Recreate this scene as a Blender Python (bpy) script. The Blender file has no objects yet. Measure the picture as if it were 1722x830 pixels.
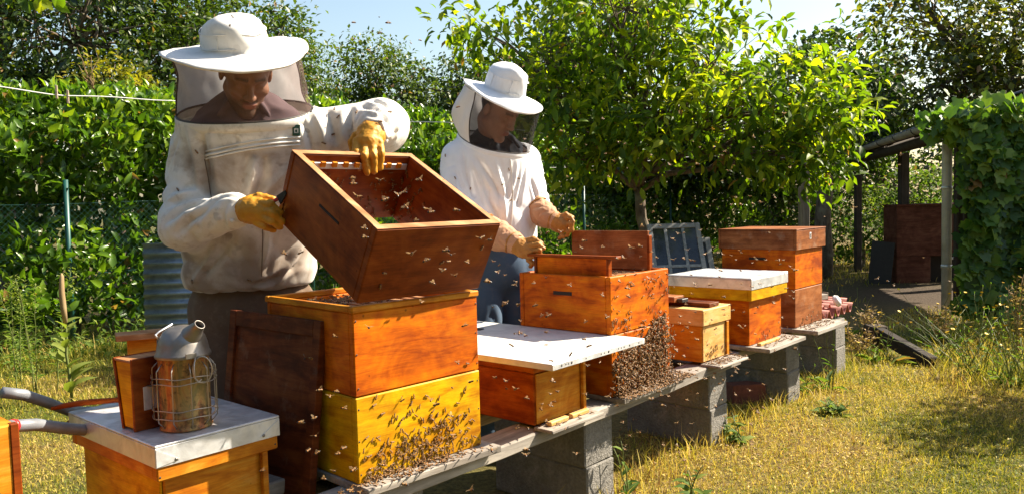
import bpy, math, random
import numpy as np
from mathutils import Matrix, Vector

# ------------------------------------------------------------------ camera, sky, sun, exposure
SC = bpy.context.scene
CAM_H = 1.28
PITCH, ROLL = 0.0565, -0.0257
cam_data = bpy.data.cameras.new('camera')
cam_data.sensor_width = 36.0
cam_data.lens = 36.0 * 1314.0 / 1722.0
cam_data.clip_start = 0.05
cam_data.clip_end = 500.0
cam = bpy.data.objects.new('camera', cam_data)
SC.collection.objects.link(cam)
cam.matrix_world = (Matrix.Translation((0, 0, CAM_H)) @ Matrix.Rotation(math.pi / 2 - PITCH, 4, 'X')
                    @ Matrix.Rotation(ROLL, 4, 'Z'))
SC.camera = cam

SUN_AZ, SUN_EL = math.radians(19.5), math.radians(41.0)     # azimuth counted from +X towards +Y
sun_dir = Vector((math.cos(SUN_EL) * math.cos(SUN_AZ), math.cos(SUN_EL) * math.sin(SUN_AZ), math.sin(SUN_EL)))
world = bpy.data.worlds.new('World')
SC.world = world
world.use_nodes = True
_nt = world.node_tree
for _n in list(_nt.nodes):
    _nt.nodes.remove(_n)
_sky = _nt.nodes.new('ShaderNodeTexSky')
_sky.sky_type = 'NISHITA'
_sky.sun_disc = False
_sky.sun_elevation = SUN_EL
_sky.sun_rotation = math.pi / 2 - SUN_AZ
_sky.air_density = 1.4
_sky.dust_density = 1.5
_sky.ozone_density = 1.0
_bg = _nt.nodes.new('ShaderNodeBackground')
_bg.inputs['Strength'].default_value = 0.064
_wo = _nt.nodes.new('ShaderNodeOutputWorld')
_nt.links.new(_sky.outputs['Color'], _bg.inputs['Color'])
_nt.links.new(_bg.outputs['Background'], _wo.inputs['Surface'])

sun_data = bpy.data.lights.new('sun', 'SUN')
sun_data.energy = 5.0
sun_data.angle = math.radians(0.5)
sun_data.color = (1.0, 0.89, 0.72)
sun = bpy.data.objects.new('sun', sun_data)
SC.collection.objects.link(sun)
sun.rotation_euler = sun_dir.to_track_quat('Z', 'Y').to_euler()
sun.location = (8, 3, 9)

SC.view_settings.view_transform = 'Standard'
SC.view_settings.look = 'None'
SC.view_settings.gamma = 1.0
SC.view_settings.use_curve_mapping = False
SC.view_settings.exposure = 1.68
try:
    SC.cycles.max_bounces = 8
    SC.cycles.transparent_max_bounces = 16
    SC.cycles.use_denoising = True
    SC.cycles.sample_clamp_indirect = 6.0
except Exception:
    pass

# ------------------------------------------------------------------ helpers
RNG = np.random.default_rng(7)
random.seed(7)
COL = SC.collection


def link(o):
    COL.objects.link(o)
    return o


def make_mesh(name, verts, faces, smooth=False, mats=None, face_mat=None, attr=None):
    """verts (n,3), faces: list of index arrays (each (m,k)) or a list of lists"""
    me = bpy.data.meshes.new(name)
    verts = np.asarray(verts, dtype=np.float32).reshape(-1, 3)
    if isinstance(faces, np.ndarray):
        faces = [faces]
    if len(faces) and isinstance(faces[0], np.ndarray) and faces[0].ndim == 2:
        loops = np.concatenate([f.ravel() for f in faces if len(f)]).astype(np.int32)
        sizes = np.concatenate([np.full(len(f), f.shape[1]) for f in faces if len(f)]).astype(np.int32)
    else:
        sizes = np.array([len(f) for f in faces], dtype=np.int32)
        loops = np.array([i for f in faces for i in f], dtype=np.int32)
    me.vertices.add(len(verts))
    me.vertices.foreach_set('co', verts.ravel())
    me.loops.add(len(loops))
    me.loops.foreach_set('vertex_index', loops)
    me.polygons.add(len(sizes))
    starts = np.concatenate([[0], np.cumsum(sizes)[:-1]]).astype(np.int32)
    me.polygons.foreach_set('loop_start', starts)
    me.polygons.foreach_set('loop_total', sizes)
    if smooth is True:
        me.polygons.foreach_set('use_smooth', np.ones(len(sizes), dtype=bool))
    for m in (mats or []):
        me.materials.append(m)
    if face_mat is not None:
        me.polygons.foreach_set('material_index', np.asarray(face_mat, dtype=np.int32))
    if attr is not None:
        for an, av in attr.items():
            a = me.attributes.new(an, 'FLOAT', 'POINT')
            a.data.foreach_set('value', np.asarray(av, dtype=np.float32))
    me.update(calc_edges=True)
    return me


def tag(o, label=None, cat=None, group=None, kind=None):
    if label:
        o['label'] = label
    if cat:
        o['category'] = cat
    if group:
        o['group'] = group
    if kind:
        o['kind'] = kind
    return o


def empty(name, loc=(0, 0, 0), rz=0.0, label=None, cat=None, group=None):
    o = bpy.data.objects.new(name, None)
    o.empty_display_size = 0.1
    o.location = loc
    o.rotation_euler = (0, 0, rz)
    link(o)
    return tag(o, label, cat, group)


def mobj(name, me, parent=None, loc=None, rot=None, mw=None):
    o = bpy.data.objects.new(name, me)
    link(o)
    if parent is not None:
        o.parent = parent
    if loc is not None:
        o.location = loc
    if rot is not None:
        o.rotation_euler = rot
    if mw is not None:
        o.matrix_local = mw
    return o


class MB:
    """collects shapes into one mesh"""

    def __init__(self):
        self.v, self.f, self.m, self.n, self.sm = [], [], [], 0, []

    def add(self, verts, faces, mat=0, smooth=False, M=None):
        verts = np.asarray(verts, dtype=float).reshape(-1, 3)
        if M is not None:
            Mm = np.array(M)
            verts = verts @ Mm[:3, :3].T + Mm[:3, 3]
        self.v.append(verts)
        for f in faces:
            self.f.append([i + self.n for i in f])
            self.m.append(mat)
            self.sm.append(smooth)
        self.n += len(verts)
        return self

    def box(self, lo, hi, b=0.003, mat=0, M=None, jit=0.0):
        """chamfered box"""
        lo, hi = np.array(lo, float), np.array(hi, float)
        b = min(b, 0.3 * float(np.min(hi - lo)))
        vs, idx = [], {}
        for sx in (0, 1):
            for sy in (0, 1):
                for sz in (0, 1):
                    s = np.array([sx, sy, sz])
                    c = np.where(s == 0, lo, hi)
                    inn = np.where(s == 0, b, -b)
                    for ax in range(3):
                        p = c + inn
                        p[ax] = c[ax]
                        idx[(sx, sy, sz, ax)] = len(vs)
                        vs.append(p)
        fs = []
        for ax in range(3):
            o1, o2 = (ax + 1) % 3, (ax + 2) % 3
            for s in (0, 1):
                q = []
                for (a, c) in ((0, 0), (1, 0), (1, 1), (0, 1)):
                    k = [0, 0, 0]
                    k[ax], k[o1], k[o2] = s, a, c
                    q.append(idx[(*k, ax)])
                fs.append(q if s else q[::-1])
        for ax in range(3):         # edges along ax
            o1, o2 = (ax + 1) % 3, (ax + 2) % 3
            for a in (0, 1):
                for c in (0, 1):
                    k0, k1 = [0, 0, 0], [0, 0, 0]
                    k0[o1] = k1[o1] = a
                    k0[o2] = k1[o2] = c
                    k1[ax] = 1
                    q = [idx[(*k0, o1)], idx[(*k1, o1)], idx[(*k1, o2)], idx[(*k0, o2)]]
                    fs.append(q if (a ^ c) else q[::-1])
        for sx in (0, 1):
            for sy in (0, 1):
                for sz in (0, 1):
                    q = [idx[(sx, sy, sz, 0)], idx[(sx, sy, sz, 1)], idx[(sx, sy, sz, 2)]]
                    fs.append(q if (sx + sy + sz) % 2 else q[::-1])
        vs = np.array(vs)
        if jit:
            vs = vs + RNG.normal(0, jit, vs.shape)
        return self.add(vs, fs, mat, False, M)

    def tube(self, pts, r, n=8, mat=0, cap=True, M=None, closed=False):
        pts = [np.array(p, float) for p in pts]
        k = len(pts)
        rs = r if hasattr(r, '__len__') else [r] * k
        vs, fs = [], []
        up = None
        for i in range(k):
            if closed:
                d = pts[(i + 1) % k] - pts[i - 1]
            else:
                d = pts[min(i + 1, k - 1)] - pts[max(i - 1, 0)]
            d = d / (np.linalg.norm(d) + 1e-12)
            if up is None:
                a = np.array([0, 0, 1.0]) if abs(d[2]) < 0.9 else np.array([1.0, 0, 0])
                up = np.cross(d, a)
            up = up - d * np.dot(up, d)
            up = up / (np.linalg.norm(up) + 1e-12)
            w = np.cross(d, up)
            for j in range(n):
                t = 2 * math.pi * j / n
                vs.append(pts[i] + rs[i] * (math.cos(t) * up + math.sin(t) * w))
        for i in range(k if closed else k - 1):
            i2 = (i + 1) % k
            for j in range(n):
                j2 = (j + 1) % n
                fs.append([i * n + j, i * n + j2, i2 * n + j2, i2 * n + j])
        if cap and not closed:
            fs.append(list(range(n))[::-1])
            fs.append([(k - 1) * n + j for j in range(n)])
        return self.add(vs, fs, mat, True, M)

    def lathe(self, prof, n=24, mat=0, M=None, smooth=True, squash=None):
        """prof: list of (r,z)"""
        vs, fs = [], []
        for (r, z) in prof:
            for j in range(n):
                t = 2 * math.pi * j / n
                vs.append((r * math.cos(t), r * math.sin(t), z))
        for i in range(len(prof) - 1):
            for j in range(n):
                j2 = (j + 1) % n
                fs.append([i * n + j, i * n + j2, (i + 1) * n + j2, (i + 1) * n + j])
        return self.add(vs, fs, mat, smooth, M)

    def mesh(self, name, mats):
        me = make_mesh(name, np.concatenate(self.v), self.f, mats=mats if isinstance(mats, (list, tuple)) else [mats],
                       face_mat=self.m)
        me.polygons.foreach_set('use_smooth', np.array(self.sm, dtype=bool))
        return me

    def build(self, name, mats, parent=None, **kw):
        return mobj(name, self.mesh(name, mats), parent, **kw)


def frame_matrix(o, x, y, z):
    M = Matrix.Identity(4)
    for i in range(3):
        M[i][0], M[i][1], M[i][2], M[i][3] = x[i], y[i], z[i], o[i]
    return M


def nrm(v):
    v = np.asarray(v, float)
    return v / (np.linalg.norm(v) + 1e-12)


# ---- numpy gradient noise (for shapes)
_perm = np.random.default_rng(3).permutation(256)
_perm = np.concatenate([_perm, _perm, _perm])
_grad = np.random.default_rng(4).normal(size=(256, 3))
_grad /= np.linalg.norm(_grad, axis=1)[:, None]


def pnoise(P):
    P = np.asarray(P, float)
    i = np.floor(P).astype(int)
    f = P - i
    u = f * f * f * (f * (f * 6 - 15) + 10)
    i = i & 255
    out = 0
    for dx in (0, 1):
        wx = u[:, 0] if dx else 1 - u[:, 0]
        for dy in (0, 1):
            wy = u[:, 1] if dy else 1 - u[:, 1]
            for dz in (0, 1):
                wz = u[:, 2] if dz else 1 - u[:, 2]
                h = _perm[_perm[_perm[(i[:, 0] + dx) & 255] + ((i[:, 1] + dy) & 255)] + ((i[:, 2] + dz) & 255)]
                g = _grad[h]
                out = out + wx * wy * wz * ((f - np.array([dx, dy, dz])) * g).sum(1)
    return out * 1.6


# ------------------------------------------------------------------ materials
class Mat:
    def __init__(self, name):
        self.m = bpy.data.materials.new(name)
        self.m.use_nodes = True
        self.t = self.m.node_tree
        for n in list(self.t.nodes):
            self.t.nodes.remove(n)
        self.out = self.n('ShaderNodeOutputMaterial')

    def n(self, typ, **kw):
        nd = self.t.nodes.new(typ)
        for k, v in kw.items():
            if k.startswith('i_'):
                key = k[2:]
                key = int(key) if key.isdigit() else key.replace('_', ' ')
                nd.inputs[key].default_value = v
            else:
                setattr(nd, k, v)
        return nd

    def l(self, a, b):
        self.t.links.new(a, b)

    def coords(self, scale=(1, 1, 1), kind='Object', rot=(0, 0, 0)):
        tc = self.n('ShaderNodeTexCoord')
        mp = self.n('ShaderNodeMapping')
        mp.inputs['Scale'].default_value = scale
        mp.inputs['Rotation'].default_value = rot
        self.l(tc.outputs[kind], mp.inputs['Vector'])
        return mp.outputs['Vector']

    def noise(self, vec, scale, detail=4, rough=0.55, dist=0.0):
        nd = self.n('ShaderNodeTexNoise')
        nd.inputs['Scale'].default_value = scale
        nd.inputs['Detail'].default_value = detail
        nd.inputs['Roughness'].default_value = rough
        nd.inputs['Distortion'].default_value = dist
        self.l(vec, nd.inputs['Vector'])
        return nd.outputs['Fac']

    def ramp(self, fac, stops, interp='LINEAR'):
        nd = self.n('ShaderNodeValToRGB')
        cr = nd.color_ramp
        cr.interpolation = interp
        while len(cr.elements) < len(stops):
            cr.elements.new(0.5)
        for e, (p, c) in zip(cr.elements, stops):
            e.position = p
            c = c if hasattr(c, '__len__') else (c, c, c)
            e.color = (*c[:3], 1)
        self.l(fac, nd.inputs['Fac'])
        return nd.outputs['Color']

    def mix(self, fac, a, b, mode='MIX'):
        nd = self.n('ShaderNodeMix', data_type='RGBA', blend_type=mode)
        for s, v in (('Factor', fac), ('A', a), ('B', b)):
            sock = [x for x in nd.inputs if x.name == s and (x.type == 'VALUE' if s == 'Factor' else x.type == 'RGBA')][0]
            if hasattr(v, 'default_value') or hasattr(v, 'is_linked'):
                self.l(v, sock)
            elif s == 'Factor':
                sock.default_value = v
            else:
                sock.default_value = (*v[:3], 1)
        return [x for x in nd.outputs if x.type == 'RGBA'][0]

    def math(self, op, a, b=None):
        nd = self.n('ShaderNodeMath', operation=op)
        for i, v in enumerate((a, b)):
            if v is None:
                continue
            if hasattr(v, 'is_linked'):
                self.l(v, nd.inputs[i])
            else:
                nd.inputs[i].default_value = v
        return nd.outputs[0]

    def bump(self, h, strength=0.3, dist=0.002, prev=None):
        nd = self.n('ShaderNodeBump')
        nd.inputs['Strength'].default_value = strength
        nd.inputs['Distance'].default_value = dist
        self.l(h, nd.inputs['Height'])
        if prev is not None:
            self.l(prev, nd.inputs['Normal'])
        return nd.outputs['Normal']

    def pbr(self, color, rough=0.6, metal=0.0, normal=None, spec=0.5, coat=0.0, sheen=0.0):
        b = self.n('ShaderNodeBsdfPrincipled')
        for key, v in (('Base Color', color), ('Roughness', rough), ('Metallic', metal)):
            if hasattr(v, 'is_linked'):
                self.l(v, b.inputs[key])
            elif key == 'Base Color':
                b.inputs[key].default_value = (*v[:3], 1)
            else:
                b.inputs[key].default_value = v
        b.inputs['Specular IOR Level'].default_value = spec
        b.inputs['Coat Weight'].default_value = coat
        b.inputs['Sheen Weight'].default_value = sheen
        if normal is not None:
            self.l(normal, b.inputs['Normal'])
        return b.outputs[0]

    def surf(self, s):
        self.l(s, self.out.inputs['Surface'])
        return self.m


def mat_wood(name, c_dark, c_mid, c_light, grain='X', rough=0.42, coat=0.15, scale=1.0, blotch=0.5, worn=0.0, random_tone=0.12):
    """stained board: grain runs along the given axis of the object"""
    m = Mat(name)
    st = {'X': (1.2, 14, 14), 'Y': (14, 1.2, 14), 'Z': (14, 14, 1.2)}[grain]
    v = m.coords(tuple(s * scale for s in st))
    n1 = m.noise(v, 2.2, 6, 0.62, 0.6)
    v2 = m.coords(tuple(s * scale * 4 for s in st))
    n2 = m.noise(v2, 5.0, 3, 0.6)
    v3 = m.coords((1, 1, 1))
    n3 = m.noise(v3, 3.2, 4, 0.6, 1.2)
    g = m.ramp(n1, [(0.28, c_dark), (0.5, c_mid), (0.74, c_light)])
    fine = m.ramp(n2, [(0.3, 0.55), (0.62, 1.0)])
    col = m.mix(0.35, g, fine, 'MULTIPLY')
    bl = m.ramp(n3, [(0.3, (0.5, 0.38, 0.3)), (0.58, (1, 1, 1))])
    col = m.mix(blotch, col, bl, 'MULTIPLY')
    oi = m.n('ShaderNodeObjectInfo')
    tone = m.ramp(oi.outputs['Random'], [(0, 1 - random_tone), (1, 1.0)])
    col = m.mix(1.0, col, tone, 'MULTIPLY')
    # small knocks, nail heads and dirt spots
    vs = m.n('ShaderNodeTexVoronoi')
    vs.inputs['Scale'].default_value = 26
    m.l(m.coords((1, 1, 1)), vs.inputs['Vector'])
    n4 = m.noise(v3, 17.0, 2)
    spot = m.ramp(m.math('ADD', vs.outputs['Distance'], n4), [(0.42, 0.35), (0.5, 1.0)])
    col = m.mix(0.7, col, spot, 'MULTIPLY')
    if worn:
        n5 = m.noise(v3, 7.0, 5, 0.7)
        wm = m.ramp(n5, [(0.62 - worn * .2, 0), (0.7, 1)])
        col = m.mix(m.math('MULTIPLY', wm, worn), col, (0.36, 0.30, 0.24))
    nb = m.bump(n1, 0.25, 0.0015)
    nb = m.bump(n2, 0.15, 0.0006, nb)
    rr = m.ramp(n3, [(0.3, rough + 0.18), (0.7, rough - 0.06)])
    return m.surf(m.pbr(col, rr, 0, nb, coat=coat))


def mat_leaf(name, c1, c2, c3, trans=0.45, rough=0.38, spec=0.5, tboost=(1.25, 1.35, 0.5)):
    m = Mat(name)
    at = m.n('ShaderNodeAttribute', attribute_name='rnd')
    col = m.ramp(at.outputs['Fac'], [(0.0, c1), (0.55, c2), (0.95, c3), (1.0, (.26, .15, .05))])
    p = m.pbr(col, rough, 0, None, spec)
    tr = m.n('ShaderNodeBsdfTranslucent')
    tcol = m.mix(1.0, col, tboost, 'MULTIPLY')
    m.l(tcol, tr.inputs['Color'])
    mx = m.n('ShaderNodeMixShader')
    mx.inputs[0].default_value = trans
    m.l(p, mx.inputs[1])
    m.l(tr.outputs[0], mx.inputs[2])
    return m.surf(mx.outputs[0])
# ------------------------------------------------------------------ ground and grass
def ground_z(x, y):
    P = np.stack([np.asarray(x) * 0.55, np.asarray(y) * 0.55, np.zeros_like(np.asarray(x, float))], -1)
    return 0.02 * pnoise(P.reshape(-1, 3)).reshape(np.shape(x))


def dirt_mask(x, y):
    # bare trodden earth by the shelter and under the trees on the right
    d = np.sqrt(((x - 5.3) / 1.7) ** 2 + ((y - 9.6) / 1.9) ** 2)
    return np.clip(1.4 - d, 0, 1)


def dry_mask(x, y):
    P = np.stack([x * 1.1 + 7.0, y * 1.1, 0 * x], -1)
    n = pnoise(P) * 0.9 + 0.5 + 0.35 * pnoise(P * 3.1)
    d = np.exp(-(((x - .75) / .5) ** 2 + ((y - 3.55) / .55) ** 2))
    d2 = np.exp(-(((x - 1.25) / .4) ** 2 + ((y - 4.1) / .4) ** 2))
    big = pnoise(np.stack([x * .8 + 3, y * .8, 0 * x + 8], -1))
    lush = .5 * np.clip((-.7 - x) / .5, 0, 1) + .45 * np.clip((x - .55 * y + .1) / .5, 0, 1) * np.clip((y - 4.6) / .5, 0, 1)
    return np.clip(n + 0.10 + 0.45 * big + 0.55 * d + 0.4 * d2 - lush, 0, 1)


def build_ground():
    gx = np.unique(np.concatenate([np.linspace(-120, -8, 16), np.linspace(-8, 9, 86), np.linspace(9, 120, 16)]))
    gy = np.unique(np.concatenate([np.linspace(-30, 0, 6), np.linspace(0, 18, 91), np.linspace(18, 160, 16)]))
    X, Y = np.meshgrid(gx, gy)
    Zz = ground_z(X, Y)
    V = np.stack([X, Y, Zz], -1).reshape(-1, 3)
    ny, nx = X.shape
    i = np.arange(ny * nx).reshape(ny, nx)
    F = np.stack([i[:-1, :-1], i[:-1, 1:], i[1:, 1:], i[1:, :-1]], -1).reshape(-1, 4)
    m = Mat('lawn_soil')
    v = m.coords((1, 1, 1))
    n1 = m.noise(v, 1.6, 6, 0.6)
    n2 = m.noise(v, 38, 4, 0.7)
    at = m.n('ShaderNodeAttribute', attribute_name='dry')
    dt = m.n('ShaderNodeAttribute', attribute_name='dirt')
    green = m.ramp(n2, [(0.3, (0.03, 0.03, 0.01)), (0.7, (0.10, 0.10, 0.025))])
    dry = m.ramp(n2, [(0.3, (0.06, 0.04, 0.015)), (0.7, (0.24, 0.16, 0.06))])
    col = m.mix(m.math('MULTIPLY', at.outputs['Fac'], m.ramp(n1, [(0.3, 0.6), (0.7, 1)])), green, dry)
    soil = m.ramp(n2, [(0.3, (0.025, 0.017, 0.011)), (0.7, (0.085, 0.06, 0.04))])
    col = m.mix(dt.outputs['Fac'], col, soil)
    nb = m.bump(n2, 0.7, 0.02)
    mt = m.surf(m.pbr(col, 0.95, 0, nb, spec=0.15))
    me = make_mesh('ground', V, F, True, [mt], attr={'dry': dry_mask(V[:, 0], V[:, 1]), 'dirt': dirt_mask(V[:, 0], V[:, 1])})
    tag(mobj('ground', me), 'short dry lawn of yellowing grass around the hives', 'ground', kind='structure')


build_ground()


def blades(n, xlo, xhi, ylo, yhi, lmin, lmax, wid, keep=None, lean=0.6):
    x = RNG.uniform(xlo, xhi, n)
    y = RNG.uniform(ylo, yhi, n)
    if keep is not None:
        k = keep(x, y)
        x, y = x[k], y[k]
    n = len(x)
    P = np.stack([x, y, ground_z(x, y) - 0.004], -1)
    L = RNG.uniform(lmin, lmax, n)
    a = RNG.uniform(0, 2 * np.pi, n)
    ln = RNG.uniform(0.1, 1, n) ** 1.0 * lean
    d = np.stack([np.cos(a) * ln, np.sin(a) * ln, np.ones(n)], -1)
    d /= np.linalg.norm(d, axis=1)[:, None]
    b = RNG.uniform(0, 2 * np.pi, n)
    s = np.stack([np.cos(b), np.sin(b), 0 * b], -1) * (wid * RNG.uniform(.6, 1.4, n))[:, None]
    mid = P + d * (L * .55)[:, None]
    bend = np.stack([np.cos(a), np.sin(a), -0.4 * np.ones(n)], -1) * (L * .25 * RNG.uniform(.2, 1.3, n))[:, None]
    tip = P + d * L[:, None] + bend
    V = np.stack([P - s, P + s, mid + s * .7, mid - s * .7, tip], 1).reshape(-1, 3)
    i = np.arange(n)[:, None] * 5
    Q = i + np.array([[0, 1, 2, 3]])
    Tt = i + np.array([[3, 2, 4]])
    dry = dry_mask(x, y)
    fine = pnoise(np.stack([x * 11, y * 11, 0 * x], -1))
    r = np.clip(dry * .6 + RNG.uniform(-.25, .6, n) + .35 * fine, 0, 1)
    return V, Q, Tt, np.repeat(r, 5)


def mat_grass(name):
    return mat_leaf(name, (0.12, 0.16, 0.015), (0.46, 0.38, 0.06), (0.70, 0.51, 0.19), trans=0.35, rough=0.6, spec=0.25, tboost=(1.2, 1.2, .6))


M_GRASS = mat_grass('grass_blade')


def join_blades(parts):
    V, Q, Tt, R, o = [], [], [], [], 0
    for v, q, t, r in parts:
        V.append(v); Q.append(q + o); Tt.append(t + o); R.append(r)
        o += len(v)
    return np.concatenate(V), [np.concatenate(Q), np.concatenate(Tt)], np.concatenate(R)


def build_grass():
    def in_view(x, y):
        u = x / np.maximum(y, .1)
        return (np.abs(u) < 0.70) & (dirt_mask(x, y) < 0.5 + 0.3 * RNG.uniform(-1, 1, len(x)))
    right = lambda x, y: in_view(x, y) & (x > 0.05 + 0.86 * (y - 3.05) - .45)
    left = lambda x, y: in_view(x, y) & (x < -0.75)
    parts = [blades(90000, .1, 3.6, 2.9, 5.2, .008, .030, .0018, right),
             blades(42000, .9, 6.0, 5.0, 9.0, .02, .055, .0026, right),
             blades(70000, -4.6, -.7, 1.9, 5.0, .012, .04, .0019, left),
             blades(42000, -6.0, -1.2, 5.0, 9.0, .025, .07, .003, left),
             blades(16000, 2.5, 12., 9.0, 19.0, .04, .12, .006, in_view),
             blades(4000, .6, 2.8, 3.1, 5.6, .04, .08, .0018, right),
             blades(5500, 2.6, 5.2, 4.7, 7.2, .06, .24, .0028, lambda x, y: in_view(x, y) & (x > .62 * y - .45 + .35 * pnoise(np.stack([x * 2, y * 2, 0 * x], -1))), .9),
             blades(14000, .1, 2.9, 2.9, 6.2, .05, .16, .0022, lambda x, y: np.abs((x - .30) * .656 - (y - 3.12) * .755 + .6) * 0 + np.abs((x - .25) * .755 - (y - 3.1) * .656) < .10 + .05 * RNG.normal(0, 1, len(x)), .7),
             blades(9000, -5.2, -1.4, 5.2, 8.2, .08, .26, .003, lambda x, y: np.abs((x + 4.3) - (y - 7.3) - .75) < .35, .9)]
    V, F, R = join_blades(parts)
    me = make_mesh('grass', V, F, False, [M_GRASS], attr={'rnd': R})
    tag(mobj('grass', me), 'short yellow-green grass blades covering the lawn', 'grass', kind='stuff')


build_grass()

# ------------------------------------------------------------------ leaves
LEAF8 = (np.array([[0, 0, 0], [.3, -.5, .10], [.3, 0, 0], [.3, .5, .10], [.68, -.42, .04], [.68, 0, -.06], [.68, .42, .04], [1, 0, -.2]], float),
         [np.array([[2, 1, 4, 5], [3, 2, 5, 6]]), np.array([[0, 1, 2], [0, 2, 3], [5, 4, 7], [6, 5, 7]])])
LEAF4 = (np.array([[0, 0, 0], [.45, -.5, .08], [1, 0, -.12], [.45, .5, .08], [.45, 0, 0]], float),
         [np.array([[0, 1, 4], [4, 1, 2], [0, 4, 3], [4, 2, 3]])])
# vine leaf: lobed outline round a centre
_vl = [(0.0, 0.0), (-.12, -.32), (.18, -.55), (.42, -.38), (.66, -.46), (.72, -.18), (1.0, 0.0), (.72, .18), (.66, .46), (.42, .38), (.18, .55), (-.12, .32)]
LEAFV = (np.array([(x, y, .06 * (abs(y) * 2) - .12 * max(0, x - .4)) for x, y in _vl] + [(.3, 0, -.02)], float),
         [np.array([[12, i, (i + 1) % 12] for i in range(12)])])


def leaf_array(P, D, N, L, W, tmpl, rnd=None):
    tv, tf = tmpl
    D = D / (np.linalg.norm(D, axis=1)[:, None] + 1e-9)
    S = np.cross(N, D)
    S /= (np.linalg.norm(S, axis=1)[:, None] + 1e-9)
    N2 = np.cross(D, S)
    n, k = len(P), len(tv)
    V = (P[:, None, :] + tv[None, :, 0, None] * (D * L[:, None])[:, None, :] + tv[None, :, 1, None] * (S * W[:, None])[:, None, :]
         + tv[None, :, 2, None] * (N2 * L[:, None])[:, None, :]).reshape(-1, 3)
    off = (np.arange(n) * k)
    F = [(off[:, None, None] + f[None]).reshape(-1, f.shape[1]) for f in tf]
    if rnd is None:
        rnd = RNG.uniform(0, 1, n)
    return V, F, np.repeat(rnd, k)


def leaf_matrices(P, D, N, L, W):
    D = D / (np.linalg.norm(D, axis=1)[:, None] + 1e-9)
    S = np.cross(N, D)
    S /= (np.linalg.norm(S, axis=1)[:, None] + 1e-9)
    N2 = np.cross(D, S)
    for i in range(len(P)):
        yield Matrix(((D[i, 0] * L[i], S[i, 0] * W[i], N2[i, 0] * L[i], P[i, 0]),
                      (D[i, 1] * L[i], S[i, 1] * W[i], N2[i, 1] * L[i], P[i, 1]),
                      (D[i, 2] * L[i], S[i, 2] * W[i], N2[i, 2] * L[i], P[i, 2]), (0, 0, 0, 1)))


_leaf_bank = {}


def foliage(parent, P, D, N, L, W, tmpl, mat, rnd=None, singles=0, score=None, name='foliage'):
    """all leaves of one plant: those that show largest are leaf parts of their own, the rest one stuff part"""
    if rnd is None:
        rnd = RNG.uniform(0, 1, len(P))
    rnd = np.where(RNG.uniform(0, 1, len(P)) < .015, 1.0, np.clip(rnd, 0, .95))
    if singles:
        if score is None:
            score = -P[:, 1]
        order = np.argsort(-score)[:singles]
        m = np.zeros(len(P), bool)
        m[order] = True
        key = (id(tmpl[0]), mat.name)
        if key not in _leaf_bank:
            bank = []
            for q in range(6):
                tv = tmpl[0].copy()
                tv[:, 2] += RNG.normal(0, .03, len(tv))
                bank.append(make_mesh('leaf', tv, tmpl[1], True, [mat], attr={'rnd': np.full(len(tv), (q + .5) / 6)}))
            _leaf_bank[key] = bank
        bank = _leaf_bank[key]
        for j, Mx in zip(np.where(m)[0], leaf_matrices(P[m], D[m], N[m], L[m], W[m])):
            o = bpy.data.objects.new('leaf', bank[min(5, int(rnd[j] * 6))])
            COL.objects.link(o)
            o.parent = parent
            o.matrix_local = Mx
        k = ~m
        P, D, N, L, W, rnd = P[k], D[k], N[k], L[k], W[k], rnd[k]
        if not len(P):
            return None
    V, F, R = leaf_array(P, D, N, L, W, tmpl, rnd)
    o = mobj(name, make_mesh(name, V, F, True, [mat], attr={'rnd': R}), parent)
    o['kind'] = 'stuff'
    return o


def rand_dirs(n):
    v = RNG.normal(size=(n, 3))
    return v / np.linalg.norm(v, axis=1)[:, None]


M_BARK = None


def mat_bark(name, c1=(0.07, 0.05, 0.035), c2=(0.2, 0.16, 0.12)):
    m = Mat(name)
    v = m.coords((6, 6, 1.3))
    n1 = m.noise(v, 4, 6, 0.65, 0.5)
    n2 = m.noise(m.coords(), 9, 4)
    col = m.ramp(n1, [(0.35, c1), (0.7, c2)])
    col = m.mix(m.ramp(n2, [(0.52, 0), (0.66, .6)]), col, (0.23, 0.22, 0.15))
    return m.surf(m.pbr(col, 0.95, 0, m.bump(n1, 0.8, 0.015), spec=0.2))


M_BARK = mat_bark('bark')
M_LAUREL = mat_leaf('laurel_leaf', (0.025, 0.065, 0.006), (0.09, 0.18, 0.011), (0.27, 0.36, 0.02), trans=0.42, rough=0.3, spec=0.5)
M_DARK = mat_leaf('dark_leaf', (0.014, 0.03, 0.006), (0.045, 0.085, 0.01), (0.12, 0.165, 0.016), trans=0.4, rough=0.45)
M_OLIVE = mat_leaf('olive_leaf', (0.03, 0.045, 0.008), (0.11, 0.13, 0.014), (0.30, 0.26, 0.022), trans=0.48, rough=0.5)
M_WALNUT = mat_leaf('walnut_leaf', (0.04, 0.085, 0.008), (0.13, 0.215, 0.012), (0.34, 0.38, 0.02), trans=0.55, rough=0.5, spec=.3, tboost=(1.6, 1.6, .4))
M_VINE = mat_leaf('vine_leaf', (0.025, 0.07, 0.015), (0.09, 0.18, 0.02), (0.24, 0.33, 0.03), trans=0.45, rough=0.5)
M_WEED = mat_leaf('weed_leaf', (0.05, 0.1, 0.015), (0.11, 0.18, 0.03), (0.24, 0.28, 0.06), trans=0.42, rough=0.7, spec=.2)


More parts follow.
